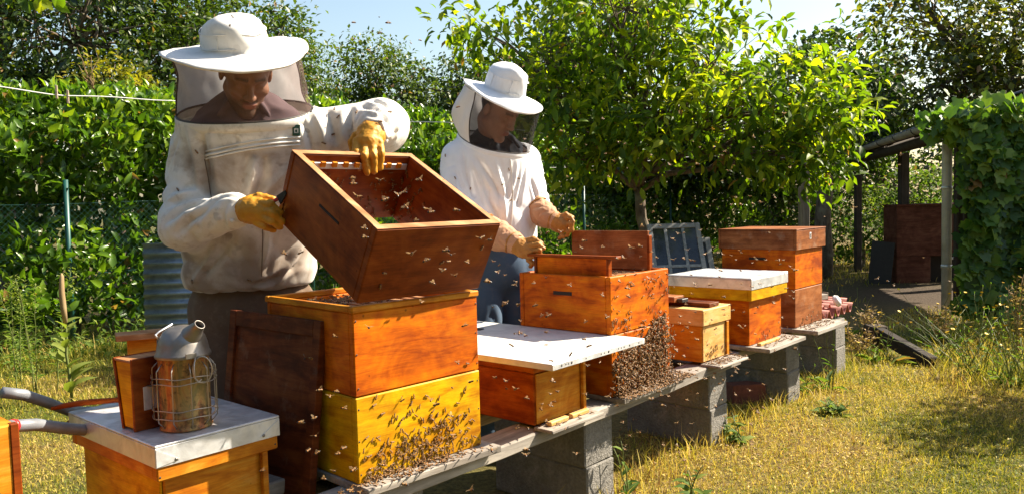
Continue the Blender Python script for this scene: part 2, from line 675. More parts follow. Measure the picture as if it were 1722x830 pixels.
def build_clover():
    n = 90000
    x = np.concatenate([RNG.uniform(.2, 3.6, n // 2), RNG.uniform(-4.2, -.8, n // 2)])
    y = np.concatenate([RNG.uniform(2.9, 6.2, n // 2), RNG.uniform(2.2, 6.5, n // 2)])
    k = (np.abs(x / y) < .7) & (((x > 0) & (x > .05 + .86 * (y - 3.05) - .4)) | (x < 0))
    k &= pnoise(np.stack([x * 2.3, y * 2.3, 0 * x + 3], -1)) + .5 * RNG.uniform(-1, 1, n) > -.45
    x, y = x[k], y[k]
    n = len(x)
    P = np.stack([x, y, ground_z(x, y) + RNG.uniform(.003, .022, n)], -1)
    D = np.stack([RNG.normal(0, 1, n), RNG.normal(0, 1, n), RNG.normal(.1, .4, n)], -1)
    N = np.stack([RNG.normal(0, .5, n), RNG.normal(0, .5, n), np.ones(n)], -1)
    L = RNG.uniform(.006, .022, n)
    R = np.clip(dry_mask(x, y) * .5 + RNG.uniform(-.45, .6, n) + .3 * pnoise(np.stack([x * 7, y * 7, 0 * x], -1)), 0, 1)
    V, F, R = leaf_array(P, D, N, L, L * RNG.uniform(.2, .55, n), LEAF4, R)
    tag(mobj('clover', make_mesh('clover', V, F, True, [M_GRASS], attr={'rnd': R})), 'tiny clover leaves scattered through the lawn', 'clover', kind='stuff')


build_clover()

# ------------------------------------------------------------------ laurel hedge
HA = np.array([-7.0, 4.6])
HDIR = nrm([1.0, 1.0])
HN = np.array([HDIR[1], -HDIR[0]])          # towards the hives


def build_hedge():
    root = empty('laurel_hedge', (HA[0], HA[1], 0), label='long glossy green laurel hedge running behind the two beekeepers', cat='hedge')
    LEN, HGT, DEP = 19.0, 2.43, 1.3
    n = 76000
    # part of the leaves on the front face, the others on top and in the depth
    t = RNG.uniform(0, 1, n) ** 1.35 * LEN
    kind = RNG.uniform(0, 1, n)
    z = np.where(kind < .72, RNG.uniform(0.05, 1, n) ** .85 * HGT, HGT + RNG.normal(0, .05, n))
    dep = np.where(kind < .72, np.abs(RNG.normal(0, .30, n)), RNG.uniform(0, DEP, n))
    bump = 0.34 * pnoise(np.stack([t * .8, z * 1.1, 0 * t], -1)) + 0.2 * pnoise(np.stack([t * 2.6, z * 2.9, 0 * t + 5], -1))
    topb = 0.2 * pnoise(np.stack([t * 1.3, dep, 0 * t + 9], -1)) + 0.16 * pnoise(np.stack([t * 5.0, dep * 3, 0 * t + 3], -1))
    # rounded shoulder
    sh = np.clip((z - (HGT - .5)) / .5, 0, 1)
    off = -dep + bump - .35 * sh ** 2
    zz = np.where(kind < .72, z, z + topb)
    # the skirt is thin near the ground: leaves set further back
    low = np.clip((.55 - z) / .55, 0, 1)
    off = off - .12 * low
    x = HA[0] + HDIR[0] * t + HN[0] * off
    y = HA[1] + HDIR[1] * t + HN[1] * off
    P = np.stack([x, y, zz], -1) - np.array([HA[0], HA[1], 0])
    out = np.stack([np.full(n, HN[0]), np.full(n, HN[1]), np.full(n, .35)], -1)
    out[kind >= .72] = (HN[0] * .35, HN[1] * .35, 1)
    N = out + RNG.normal(0, .55, (n, 3))
    D = np.stack([RNG.normal(0, .6, n), RNG.normal(0, .6, n), RNG.normal(.45, .55, n)], -1) + .45 * out
    L = RNG.uniform(.06, .17, n)
    W = L * RNG.uniform(.36, .46, n)
    # leaf tone paler towards the top and outside, darker near the ground
    rnd = np.clip(RNG.uniform(0, .72, n) + .3 * np.clip((zz - 1.5) / .9, 0, 1) * RNG.uniform(0, 1, n) + .6 * np.clip(bump, 0, 1) - .25 * low, 0, 1)
    wy = P[:, 1] + HA[1]
    wx = P[:, 0] + HA[0]
    vis = (np.abs(wx / wy) < .62) & (off > -.12) & (zz > .8)
    foliage(root, P, D, N, L, W, LEAF8, M_LAUREL, rnd, 300, np.where(vis, L / wy, 0))
    # stems inside
    mb = MB()
    for k in range(60):
        tt = LEN * (k + RNG.uniform(.2, .8)) / 60
        o = -.5 - RNG.uniform(0, .4)
        p0 = np.array([HDIR[0] * tt + HN[0] * o, HDIR[1] * tt + HN[1] * o, 0])
        pts = [p0, p0 + [RNG.normal(0, .08), RNG.normal(0, .08), .7], p0 + [RNG.normal(0, .2), RNG.normal(0, .2), 1.9]]
        mb.tube(pts, [.03, .022, .008], 6)
    mb.build('stems', M_BARK, root)['kind'] = 'stuff'


build_hedge()


# ------------------------------------------------------------------ trees
def limb_pts(a, b, sag=.15, k=5, wob=.06):
    a, b = np.array(a, float), np.array(b, float)
    L = np.linalg.norm(b - a)
    pts = []
    for i in range(k + 1):
        s = i / k
        p = a + (b - a) * s
        p = p + np.array([0, 0, 1]) * sag * L * math.sin(math.pi * s) * .5
        if 0 < i < k:
            p = p + RNG.normal(0, wob * L * .35, 3)
        pts.append(p)
    return pts


def tree(name, label, base, trunk_h, trunk_r, lobes, n_clump, leaves_per, clump_r, lsize, lmat, tmpl=LEAF4, group=None,
         lean=(0, 0), singles=0, bark=None, droop=0.2, wr=.45, shell=.55, limb_show=1.0, tone=0.0, cat='tree'):
    bark = bark or M_BARK
    base = np.array(base, float)
    root = empty(name, base, label=label, cat=cat, group=group)
    top = np.array([lean[0], lean[1], trunk_h])
    mb = MB()
    pts = limb_pts((0, 0, -.05), top, 0, 5, .05)
    pts[0] = np.array([0, 0, -.05])
    mb.tube(pts, list(np.linspace(trunk_r * 1.25, trunk_r * .8, 6)), 10)
    mb.build('trunk', bark, root)
    Ps, Ds, Ns, Ls, Rs = [], [], [], [], []
    lb = MB()
    tot = sum(l[2] if len(l) > 2 else 1 for l in lobes)
    for lo in lobes:
        c, r = np.array(lo[0], float) - base, np.array(lo[1], float)
        wgt = lo[2] if len(lo) > 2 else 1
        nc = max(2, int(n_clump * wgt / tot))
        j = np.array(top) + RNG.normal(0, .03, 3)
        main = limb_pts(j, c, .2, 5, .07)
        lb.tube(main, list(np.linspace(trunk_r * .55, trunk_r * .16, 6)), 7)
        d = rand_dirs(nc)
        rad = (shell + (1 - shell) * RNG.uniform(0, 1, nc) ** .5)
        cc = c + d * r * rad[:, None]
        for q in range(0, nc, max(1, int(3 / limb_show))):
            s = main[RNG.integers(2, 6)]
            lb.tube(limb_pts(s, cc[q], .1, 3, .1), [trunk_r * .14, trunk_r * .1, trunk_r * .06, trunk_r * .03], 5)
        for q in range(nc):
            k = int(leaves_per * RNG.uniform(.5, 1.5))
            pp = cc[q] + RNG.normal(0, clump_r * .5, (k, 3)) * np.array([1, 1, .7])
            od = nrm(cc[q] - c)
            dd = rand_dirs(k) * .8 + od * .6 + np.array([0, 0, -droop])
            nn = rand_dirs(k) * .55 + np.array([0, 0, .9]) + od * .35
            Ps.append(pp); Ds.append(dd); Ns.append(nn)
            Ls.append(lsize * RNG.uniform(.65, 1.3, k))
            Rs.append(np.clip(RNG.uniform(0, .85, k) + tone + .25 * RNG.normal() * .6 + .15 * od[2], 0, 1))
    lb.build('limbs', bark, root)
    P, D, N, L, R = map(np.concatenate, (Ps, Ds, Ns, Ls, Rs))
    wy = P[:, 1] + base[1]
    foliage(root, P, D, N, L, L * wr, tmpl, lmat, R, singles, L / np.maximum(wy, .5) * (np.abs((P[:, 0] + base[0]) / wy) < .66) * ((P[:, 2] + base[2] - 1.28) / wy < .25), name='crown')
    return root
# the walnut tree behind the hives
tree('walnut_tree', 'broad walnut tree with large bright green leaves and dark leaning trunk behind the second beekeeper',
     (1.45, 8.0, 0), 1.4, .062,
     [((.35, 7.8, 2.75), (.75, .7, .75), 1.0), ((1.15, 7.6, 3.1), (.9, .8, .8), 1.4), ((2.0, 7.6, 2.55), (.85, .8, .75), 1.4),
      ((2.6, 7.5, 2.2), (.62, .7, .55), 1.1), ((.55, 7.7, 2.05), (.65, .6, .5), .8), ((1.5, 7.6, 2.1), (.8, .7, .5), .9),
      ((2.85, 7.4, 1.85), (.35, .45, .4), .45), ((2.2, 7.5, 1.75), (.5, .5, .32), .4), ((1.6, 8.2, 3.7), (1.2, 1, .6), 1.0),
      ((-.25, 7.9, 3.0), (.4, .5, .45), .4), ((.55, 7.5, 1.72), (.45, .45, .3), .5), ((1.15, 7.4, 1.75), (.4, .4, .25), .4), ((2.75, 7.4, 1.62), (.35, .4, .25), .4), ((1.9, 7.5, 2.0), (.5, .5, .35), .5)],
     340, 23, .3, .125, M_WALNUT, LEAF8, lean=(-.15, -.1), singles=300, droop=.35, wr=.40, shell=.45, limb_show=1.6, tone=.08)

# trees beyond the hedge, left to right
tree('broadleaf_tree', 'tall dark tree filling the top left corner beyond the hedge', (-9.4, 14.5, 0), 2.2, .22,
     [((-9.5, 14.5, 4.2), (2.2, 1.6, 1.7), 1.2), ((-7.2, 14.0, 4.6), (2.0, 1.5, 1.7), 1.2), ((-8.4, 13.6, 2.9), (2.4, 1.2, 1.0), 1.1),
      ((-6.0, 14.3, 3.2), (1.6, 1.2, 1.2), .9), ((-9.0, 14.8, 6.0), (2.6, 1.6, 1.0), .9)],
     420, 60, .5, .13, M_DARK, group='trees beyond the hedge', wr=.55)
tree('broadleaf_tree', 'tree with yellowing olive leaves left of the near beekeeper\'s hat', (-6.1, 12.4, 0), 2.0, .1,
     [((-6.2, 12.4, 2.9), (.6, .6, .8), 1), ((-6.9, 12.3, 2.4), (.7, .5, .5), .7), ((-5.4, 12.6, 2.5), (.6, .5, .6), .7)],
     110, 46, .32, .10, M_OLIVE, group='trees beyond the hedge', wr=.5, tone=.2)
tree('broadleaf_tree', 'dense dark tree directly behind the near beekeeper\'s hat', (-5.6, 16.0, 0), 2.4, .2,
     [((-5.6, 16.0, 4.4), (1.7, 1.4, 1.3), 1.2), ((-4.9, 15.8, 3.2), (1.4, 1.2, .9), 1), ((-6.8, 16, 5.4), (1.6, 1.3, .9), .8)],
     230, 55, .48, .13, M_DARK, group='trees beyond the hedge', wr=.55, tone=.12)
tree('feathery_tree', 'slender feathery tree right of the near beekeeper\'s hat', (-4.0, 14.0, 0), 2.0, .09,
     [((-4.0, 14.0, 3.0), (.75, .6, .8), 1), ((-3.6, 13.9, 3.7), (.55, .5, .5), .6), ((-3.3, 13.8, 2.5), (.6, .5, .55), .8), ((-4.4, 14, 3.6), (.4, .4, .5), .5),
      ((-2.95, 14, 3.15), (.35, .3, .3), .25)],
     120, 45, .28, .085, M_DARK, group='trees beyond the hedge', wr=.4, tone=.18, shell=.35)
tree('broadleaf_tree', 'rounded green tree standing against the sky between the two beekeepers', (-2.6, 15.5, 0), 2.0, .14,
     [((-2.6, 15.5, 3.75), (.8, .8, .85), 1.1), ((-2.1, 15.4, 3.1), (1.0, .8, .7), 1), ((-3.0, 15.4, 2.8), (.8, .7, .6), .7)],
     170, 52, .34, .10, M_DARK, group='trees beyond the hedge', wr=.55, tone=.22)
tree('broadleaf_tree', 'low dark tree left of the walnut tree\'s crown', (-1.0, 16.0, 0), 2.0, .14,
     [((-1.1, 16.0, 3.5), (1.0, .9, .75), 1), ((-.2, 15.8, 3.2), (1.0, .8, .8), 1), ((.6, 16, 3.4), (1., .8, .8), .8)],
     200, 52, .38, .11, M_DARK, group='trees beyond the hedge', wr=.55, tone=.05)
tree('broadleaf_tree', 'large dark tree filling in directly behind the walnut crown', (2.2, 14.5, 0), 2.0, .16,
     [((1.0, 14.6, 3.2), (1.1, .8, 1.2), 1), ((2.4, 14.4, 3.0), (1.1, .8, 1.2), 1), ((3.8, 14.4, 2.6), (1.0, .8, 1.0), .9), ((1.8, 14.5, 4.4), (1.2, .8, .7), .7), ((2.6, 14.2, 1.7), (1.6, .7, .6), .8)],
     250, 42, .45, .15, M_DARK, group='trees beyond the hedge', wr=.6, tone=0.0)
tree('broadleaf_shrub', 'loose light green bush above the hedge between the two beekeepers', (-1.9, 12.2, 0), 1.4, .05,
     [((-1.9, 12.2, 2.2), (.9, .5, .5), 1), ((-1.0, 12.3, 2.0), (.7, .5, .5), .8), ((-2.8, 12, 2.3), (.6, .4, .5), .6), ((-.3, 12.2, 2.2), (.6, .4, .6), .6)],
     150, 50, .28, .085, M_OLIVE, group='trees beyond the hedge', wr=.45, tone=-.05, cat='shrub')
tree('broadleaf_tree', 'airy tall tree with gaps of sky above the shelter roof', (8.4, 13.5, 0), 2.4, .16,
     [((7.4, 13.2, 4.0), (1.3, 1.1, .9), 1), ((8.7, 13.2, 4.2), (1.2, 1.1, 1.0), 1), ((7.0, 12.8, 3.0), (1.1, .9, .7), .9), ((8.3, 12.8, 3.1), (1.1, .9, .7), .9),
      ((9.3, 13, 3.4), (.9, .9, .9), .7), ((6.7, 13, 4.4), (.8, .8, .6), .4)],
     250, 30, .42, .13, M_OLIVE, group='trees on the right', wr=.6, tone=-.02, shell=.35, limb_show=1.5)
tree('broadleaf_tree', 'dark leafy tree between the walnut crown and the shelter', (5.9, 15.2, 0), 1.6, .14,
     [((5.6, 15.2, 2.9), (1.0, .9, 1.1), 1.2), ((6.6, 15.0, 2.4), (1.0, .9, .9), 1), ((5.2, 15.3, 1.9), (.9, .8, .8), .8), ((6.9, 15.5, 3.4), (.9, .8, .7), .7)],
     210, 50, .38, .12, M_DARK, group='trees on the right', wr=.6, tone=.05)
tree('broadleaf_shrub', 'round bush lit from behind at the lawn\'s far edge', (6.2, 13.8, 0), .5, .05,
     [((6.0, 13.8, .75), (.9, .7, .65), 1), ((7.4, 14.2, .9), (1.0, .7, .8), 1), ((4.9, 14.6, .9), (.8, .6, .8), .8)],
     150, 50, .3, .09, M_WEED, group='trees on the right', wr=.55, tone=-.1, cat='shrub')
tree('broadleaf_shrub', 'dense dark thicket beyond the shelter', (9.2, 17.5, 0), .8, .1,
     [((8.2, 17.5, 1.6), (1.5, 1, 1.5), 1), ((10.6, 17.0, 1.8), (1.6, 1, 1.7), 1), ((6.6, 18.5, 2.0), (1.6, 1, 1.8), 1), ((3.6, 19, 2.0), (2.0, 1, 1.8), 1), ((1.2, 19, 2.0), (1.6, 1, 1.8), .8)],
     330, 42, .5, .15, M_DARK, group='trees on the right', wr=.6, cat='shrub')
# right of the frame: the bush whose shadow reaches into the lawn
tree('broadleaf_shrub', 'big leafy bush just beyond the right edge of the lawn', (4.6, 4.55, 0), .7, .07,
     [((4.6, 4.5, 1.25), (.75, .6, .75), 1), ((4.35, 4.2, .7), (.55, .5, .5), .6)], 90, 50, .32, .10, M_OLIVE, wr=.55, cat='shrub')
# unseen tall hedge added behind the camera to cut down sky fill
def build_back_hedge():
    root = empty('sky_block_hedge', (-2, -4.5, 0), label='unseen tall dark hedge added behind the camera to block sky light', cat='hedge')
    segs = [((-9.5, -4.5), (7.0, -5.5), 5.2, 9000), ((-9.5, -4.5), (-8.6, 3.6), 4.2, 4200)]
    Ps, Ns = [], []
    for (a, b, h, n) in segs:
        a, b = np.array(a, float), np.array(b, float)
        t, z = RNG.uniform(0, 1, n), RNG.uniform(0, 1, n) ** .9 * h
        d = nrm(b - a)
        nn = np.array([-d[1], d[0]]) if np.dot(np.array([-d[1], d[0]]), -a) > 0 else np.array([d[1], -d[0]])
        off = .5 * pnoise(np.stack([t * 14, z * .8, 0 * t], -1)) - np.abs(RNG.normal(0, .25, n))
        Ps.append(np.stack([a[0] + (b - a)[0] * t + nn[0] * off + 2, a[1] + (b - a)[1] * t + nn[1] * off + 4.5, z], -1))
        Ns.append(np.stack([np.full(n, nn[0]), np.full(n, nn[1]), np.full(n, .3)], -1) + RNG.normal(0, .5, (n, 3)))
    P, N = np.concatenate(Ps), np.concatenate(Ns)
    n = len(P)
    foliage(root, P, rand_dirs(n), N, RNG.uniform(.22, .42, n), RNG.uniform(.14, .24, n), LEAF4, M_DARK)
    mb = MB()
    for k in range(14):
        x = -7 + k * 1.2
        mb.tube([(x + 2, -.6, 0), (x + 2 + RNG.normal(0, .2), -.6, 2.2), (x + 2 + RNG.normal(0, .4), -.5, 4.4)], [.09, .06, .02], 7)
    mb.build('stems', M_BARK, root)['kind'] = 'stuff'


build_back_hedge()
# ------------------------------------------------------------------ building materials
def mat_ply(name, c_dark, c_mid, c_light, rough=0.48, coat=0.0, blotch=0.62, tone=0.1, worn=0.0, fine=0.42, spots=0.75):
    """varnished board: grain runs horizontally round the box"""
    m = Mat(name)
    tc = m.n('ShaderNodeTexCoord')
    sp = m.n('ShaderNodeSeparateXYZ')
    m.l(tc.outputs['Object'], sp.inputs[0])
    oi = m.n('ShaderNodeObjectInfo')
    u = m.math('ADD', m.math('ADD', sp.outputs[0], sp.outputs[1]), m.math('MULTIPLY', oi.outputs['Random'], 7.3))

    def vec(su, sz, k):
        c = m.n('ShaderNodeCombineXYZ')
        m.l(m.math('MULTIPLY', u, su), c.inputs[0])
        m.l(m.math('MULTIPLY', sp.outputs[2], sz), c.inputs[2])
        c.inputs[1].default_value = k
        return c.outputs[0]
    n1 = m.noise(vec(1.5, 11, 0), 2.0, 6, 0.6, 1.3)
    n2 = m.noise(vec(9, 120, 3), 2.0, 3, 0.6)
    n3 = m.noise(tc.outputs['Object'], 4.0, 5, 0.62, 1.0)
    n6 = m.noise(vec(2.2, 3.0, 8), 1.7, 5, 0.6, 2.5)
    col = m.ramp(m.math('ADD', m.math('MULTIPLY', n1, .55), m.math('MULTIPLY', n6, .45)), [(0.39, c_dark), (0.5, c_mid), (0.60, c_light)])
    col = m.mix(fine, col, m.ramp(n2, [(0.32, 0.45), (0.6, 1.0)]), 'MULTIPLY')
    col = m.mix(blotch, col, m.ramp(n3, [(0.33, (0.40, 0.28, 0.22)), (0.62, (1, 1, 1))]), 'MULTIPLY')
    col = m.mix(1.0, col, m.ramp(oi.outputs['Random'], [(0, 1 - tone), (1, 1.0)]), 'MULTIPLY')
    vs = m.n('ShaderNodeTexVoronoi')
    vs.inputs['Scale'].default_value = 30
    m.l(tc.outputs['Object'], vs.inputs['Vector'])
    n4 = m.noise(tc.outputs['Object'], 15.0, 2)
    col = m.mix(spots, col, m.ramp(m.math('ADD', vs.outputs['Distance'], n4), [(0.42, 0.3), (0.5, 1.0)]), 'MULTIPLY')
    if worn:
        n5 = m.noise(tc.outputs['Object'], 9.0, 5, 0.7)
        col = m.mix(m.math('MULTIPLY', m.ramp(n5, [(0.55, 0), (0.66, 1)]), worn), col, (0.34, 0.27, 0.2))
    nb = m.bump(n1, 0.12, 0.0012)
    nb = m.bump(n2, 0.2, 0.0006, nb)
    return m.surf(m.pbr(col, m.ramp(n3, [(0.3, rough + .2), (0.7, rough - .05)]), 0, nb, spec=.13, coat=coat))


W_ORANGE = mat_ply('orange_varnished_wood', (.34, .056, .001), (.58, .122, .001), (.66, .19, .002))
W_YELLOW = mat_ply('yellow_varnished_wood', (.46, .18, .001), (.66, .34, .002), (.72, .42, .005))
W_RED = mat_ply('red_varnished_wood', (.26, .04, .002), (.40, .078, .004), (.48, .12, .010), fine=.45)
W_BROWN = mat_ply('brown_varnished_wood', (.16, .030, .004), (.245, .049, .006), (.31, .075, .010), rough=.36)
W_BROWNL = mat_ply('reddish_brown_lid_wood', (.22, .07, .022), (.32, .11, .035), (.4, .16, .06), worn=.25)
W_PALE = mat_ply('pale_pine', (.56, .30, .08), (.68, .40, .13), (.74, .48, .2), coat=.05, blotch=.25)
W_PINE = mat_ply('orange_pine', (.42, .12, .005), (.6, .21, .01), (.68, .31, .03), coat=.1, blotch=.3)
W_DARK = mat_ply('dark_stained_wood', (.075, .016, .005), (.14, .032, .008), (.2, .055, .013), rough=.5, worn=.15)
W_RAW = mat_ply('cut_wood_edge', (.36, .16, .06), (.5, .25, .11), (.62, .36, .18), rough=.6, coat=0, fine=.5)
W_GREY = mat_wood('weathered_grey_plank', (.14, .12, .10), (.30, .265, .225), (.50, .45, .38), 'X', .85, 0, 1.0, .35)
W_OLD = mat_wood('old_dark_timber', (.03, .022, .016), (.06, .043, .03), (.1, .075, .05), 'Z', .9, 0)
W_PLANKY = mat_wood('weathered_prop', (.1, .07, .05), (.2, .15, .1), (.33, .26, .19), 'X', .85, 0)


def mat_zinc(name, tint=(.74, .74, .75), rust=0.2, rough=.42, metal=.55):
    m = Mat(name)
    v = m.coords()
    n1 = m.noise(v, 9, 5, .6, .8)
    n2 = m.noise(v, 45, 3)
    col = m.ramp(n1, [(.3, tuple(c * .55 for c in tint)), (.5, tuple(c * .85 for c in tint)), (.68, tint)])
    n3 = m.noise(v, 14, 6, .7)
    col = m.mix(m.math('MULTIPLY', m.ramp(n3, [(.6, 0), (.72, 1)]), rust), col, (.26, .17, .07))
    return m.surf(m.pbr(col, m.ramp(n2, [(.3, rough + .15), (.7, rough - .1)]), metal, m.bump(n1, .2, .004)))


M_ZINC = mat_zinc('galvanised_sheet')
M_ZINC_DIM = mat_zinc('dull_galvanised_sheet', (.5, .53, .57), .1, .4, .7)
M_TIN = mat_zinc('worn_tinplate', (.27, .245, .22), .9, .45, .8)
M_WIRE = mat_zinc('steel_wire', (.46, .40, .33), .8, .4, .8)


def mat_plain(name, col, rough=.6, metal=0, nscale=20, var=.25, bump=.2, spec=.5, bd=.002):
    m = Mat(name)
    n1 = m.noise(m.coords(), nscale, 5, .6)
    c = m.ramp(n1, [(.3, tuple(x * (1 - var) for x in col)), (.7, tuple(min(1, x * (1 + var * .4)) for x in col))])
    return m.surf(m.pbr(c, rough, metal, m.bump(n1, bump, bd), spec=spec))


def mat_concrete():
    m = Mat('concrete_block')
    v = m.coords()
    n1 = m.noise(v, 6, 6, .65)
    n2 = m.noise(v, 70, 4, .7)
    c = m.ramp(n1, [(.3, (.15, .14, .125)), (.7, (.31, .29, .26))])
    c = m.mix(.55, c, m.ramp(n2, [(.35, .45), (.6, 1)]), 'MULTIPLY')
    n3 = m.noise(v, 3.5, 6, .7)
    c = m.mix(m.ramp(n3, [(.55, 0), (.7, .55)]), c, (.09, .09, .05))
    return m.surf(m.pbr(c, .95, 0, m.bump(n2, 1.0, .012), spec=.2))


M_CONC = mat_concrete()
M_WHITEB = mat_plain('white_painted_board', (.62, .61, .57), .55, 0, 14, .22, .15)
M_BLACKM = mat_plain('dark_metal', (.03, .03, .032), .45, .3)
M_HOLE = mat_plain('dark_hollow', (.02, .012, .008), .9)
M_TILE = mat_plain('red_corrugated_sheet', (.36, .10, .07), .7, 0, 9, .4)
M_WPLASTIC = mat_plain('white_plastic', (.72, .7, .66), .45, 0, 25, .12)
M_REDPL = mat_plain('red_plastic', (.45, .02, .02), .4)
M_PIPE = mat_plain('grey_coated_tube', (.20, .21, .23), .45, .1, 14, .35)
M_GREENP = mat_plain('green_painted_post', (.01, .07, .06), .45, 0, 10, .3)
M_WHITEP = mat_plain('white_pipe', (.55, .54, .52), .55, 0, 6, .3)
M_CORD = mat_plain('white_cord', (.62, .62, .6), .7)
M_BRICK = mat_plain('old_red_brick', (.2, .06, .035), .9, 0, 30, .4, .5)
M_GLASS = None


def mat_pane():
    m = Mat('dusty_pane')
    n1 = m.noise(m.coords(), 5, 5, .7)
    c = m.ramp(n1, [(.4, (.012, .014, .014)), (.75, (.05, .055, .055))])
    return m.surf(m.pbr(c, .12, 0, None, spec=.6))


M_GLASS = mat_pane()

# ------------------------------------------------------------------ stand: beams and blocks
PSI = .855


def tdir(psi):
    return np.array([math.cos(psi), math.sin(psi), 0]), np.array([-math.sin(psi), math.cos(psi), 0])


Tb, Db = tdir(PSI)
NW = dict(nearmost=(-.50, 2.10))


def plank(name, label, p0, L, wid, th, z0, psi, mat, group='planks of the hive stand', cat='plank', cuts=0):
    T, D = tdir(psi)
    o = empty(name, (p0[0], p0[1], z0), psi, label, cat, group)
    return o


def solid_plank(name, label, p0, L, wid, th, z0, psi, mat, group=None, cat='plank', rx=0.0):
    mb = MB()
    n = max(2, int(L / .18))
    xs = np.linspace(0, L, n + 1)
    prof = [(0, .004), (.004, 0), (wid - .004, 0), (wid, .004), (wid, th - .005), (wid - .005, th), (.005, th), (0, th - .005)]
    vs, fs = [], []
    for i, x in enumerate(xs):
        dy, dz = RNG.normal(0, .0022), RNG.normal(0, .0018)
        for (y, z) in prof:
            vs.append((x, y + dy + RNG.normal(0, .0007), z + dz + RNG.normal(0, .0007)))
    for i in range(n):
        for j in range(8):
            fs.append([i * 8 + j, i * 8 + (j + 1) % 8, (i + 1) * 8 + (j + 1) % 8, (i + 1) * 8 + j][::-1])
    fs.append(list(range(8)))
    fs.append([n * 8 + j for j in range(8)][::-1])
    mb.add(vs, fs)
    o = mb.build(name, mat)
    o.location = (p0[0], p0[1], z0)
    o.rotation_euler = (rx, 0, psi)
    return tag(o, label, cat, group)


solid_plank('stand_plank', 'grey weathered front plank carrying the nearer four hives', (-.535, 2.10), 2.63, .14, .045, .398, PSI, W_GREY)
q = np.array([-.535, 2.10]) + Db[:2] * .33
solid_plank('stand_plank', 'rear plank of the hive stand, hidden behind the nearer hives', q, 2.63, .12, .045, .398, PSI, W_GREY)
q = np.array([1.22, 4.10]) + Db[:2] * .06
solid_plank('stand_plank', 'short plank under the hive with the white metal lid and the tall brown one', q, 1.45, .2, .04, .405, PSI - .01, W_GREY)
q = np.array([1.22, 4.10]) + Db[:2] * .36
solid_plank('stand_plank', 'rear short plank beneath the two farthest hives', q, 1.45, .12, .04, .405, PSI - .01, W_GREY)

_blk = MB()
_blk.box((0, 0, 0), (.2, .5, .196), .006, jit=.0012)
_blk_me = _blk.mesh('concrete_block', M_CONC)
for (x, y), zt, names in [
        ((.275, 3.105), .396, ('upper concrete block under the small red hive with the white board', 'lower concrete block under the small red hive with the white board')),
        ((.985, 3.925), .396, ('upper concrete block under the pale pine hive', 'lower concrete block under the pale pine hive')),
        ((1.65, 4.69), .402, ('upper concrete block between the two farthest hives', 'lower concrete block between the two farthest hives')),
        ((2.24, 5.40), .402, ('upper concrete block under the red corrugated sheet', 'lower concrete block under the red corrugated sheet')),
        ((-.43, 2.27), .396, ('upper concrete block in the shade under the nearest tall hive', 'lower concrete block in the shade under the nearest tall hive'))]:
    for k in range(2):
        o = mobj('concrete_block', _blk_me)
        o.location = (x + (k * .006), y, zt - .196 * (k + 1) - .002 * k)
        o.rotation_euler = (0, 0, PSI + (.012 if k else 0))
        tag(o, names[k], 'concrete block', 'concrete blocks carrying the hive stand')
b = MB()
b.box((0, 0, 0), (.22, .11, .13), .006, jit=.0015)
o = b.build('brick', M_BRICK)
o.location = (1.33, 4.72, 0)
o.rotation_euler = (0, 0, .2)
tag(o, 'dark red brick lying in the shade under the hive with the white metal lid', 'brick')


# ------------------------------------------------------------------ hives
def wall_box(mb, x0, y0, x1, y1, z0, z1, th=.024, mat=0, bev=.0035):
    mb.box((x0, y0, z0), (x1, y0 + th, z1), bev, mat)
    mb.box((x0, y1 - th, z0), (x1, y1, z1), bev, mat)
    mb.box((x0 + .0015, y0 + th, z0), (x0 + th, y1 - th, z1), bev, mat)
    mb.box((x1 - th, y0 + th, z0), (x1 - .0015, y1 - th, z1), bev, mat)


def part(parent, name, mat, fn):
    mb = MB()
    fn(mb)
    return mb.build(name, mat, parent)


def hive(name, label, fl, psi):
    return empty(name, (fl[0], fl[1], 0), psi, label, 'beehive', 'beehives in a row on the stand')


def grip(parent, x, y, z, L, side, hh=.008):
    """sunk hand grip: dark slot let into a board (side L: left face, F: front face)"""
    mb = MB()
    if side == 'L':
        mb.box((x - .0012, y, z - hh), (x + .004, y + L, z + hh), .001)
    else:
        mb.box((x, y - .0012, z - hh), (x + L, y + .004, z + hh), .001)
    return mb.build('hand_grip', M_HOLE, parent)


# --- main hive, two boxes, open on top under the tilted super
main = hive('beehive', 'tall two-box orange and yellow hive, open on top, nearest the middle', (-.466, 2.243), .798)
w, d = .496, .50
part(main, 'lower_box', W_YELLOW, lambda b: wall_box(b, 0, 0, w, d, .469, .7235))
part(main, 'upper_box', W_ORANGE, lambda b: wall_box(b, .001, .001, w - .001, d - .001, .7265, .972))
part(main, 'top_rim', W_PINE, lambda b: (wall_box(b, -.004, -.004, w + .004, d + .004, .9725, .992, .022)))
part(main, 'floor_board', W_GREY, lambda b: b.box((-.005, -.055, .445), (w + .04, d, .468), .003))
for k in range(9):
    xx = .045 + k * .047
    part(main, 'frame_bar', W_RAW, lambda b: (b.box((xx, .03, .945), (xx + .026, d - .03, .962), .002), b.box((xx + .004, .05, .74), (xx + .022, d - .05, .9445), .002)))

# --- the leaning panel
TRp, TLp = np.array([-.49, 2.305, .935]), np.array([-.872, 2.605, .938])
BRp = np.array([-.645, 2.275, .02])
xax = nrm(TLp - TRp)
dn = BRp - TRp
dn = dn - xax * np.dot(dn, xax)
Hp = np.linalg.norm(dn)
zax = -nrm(dn)
yax = np.cross(zax, xax)
lp = empty('framed_panel', label='dark stained framed panel leaning on the tall open hive', cat='panel')
lp.matrix_world = frame_matrix(BRp, xax, yax, zax)
Wp = np.linalg.norm(TLp - TRp)
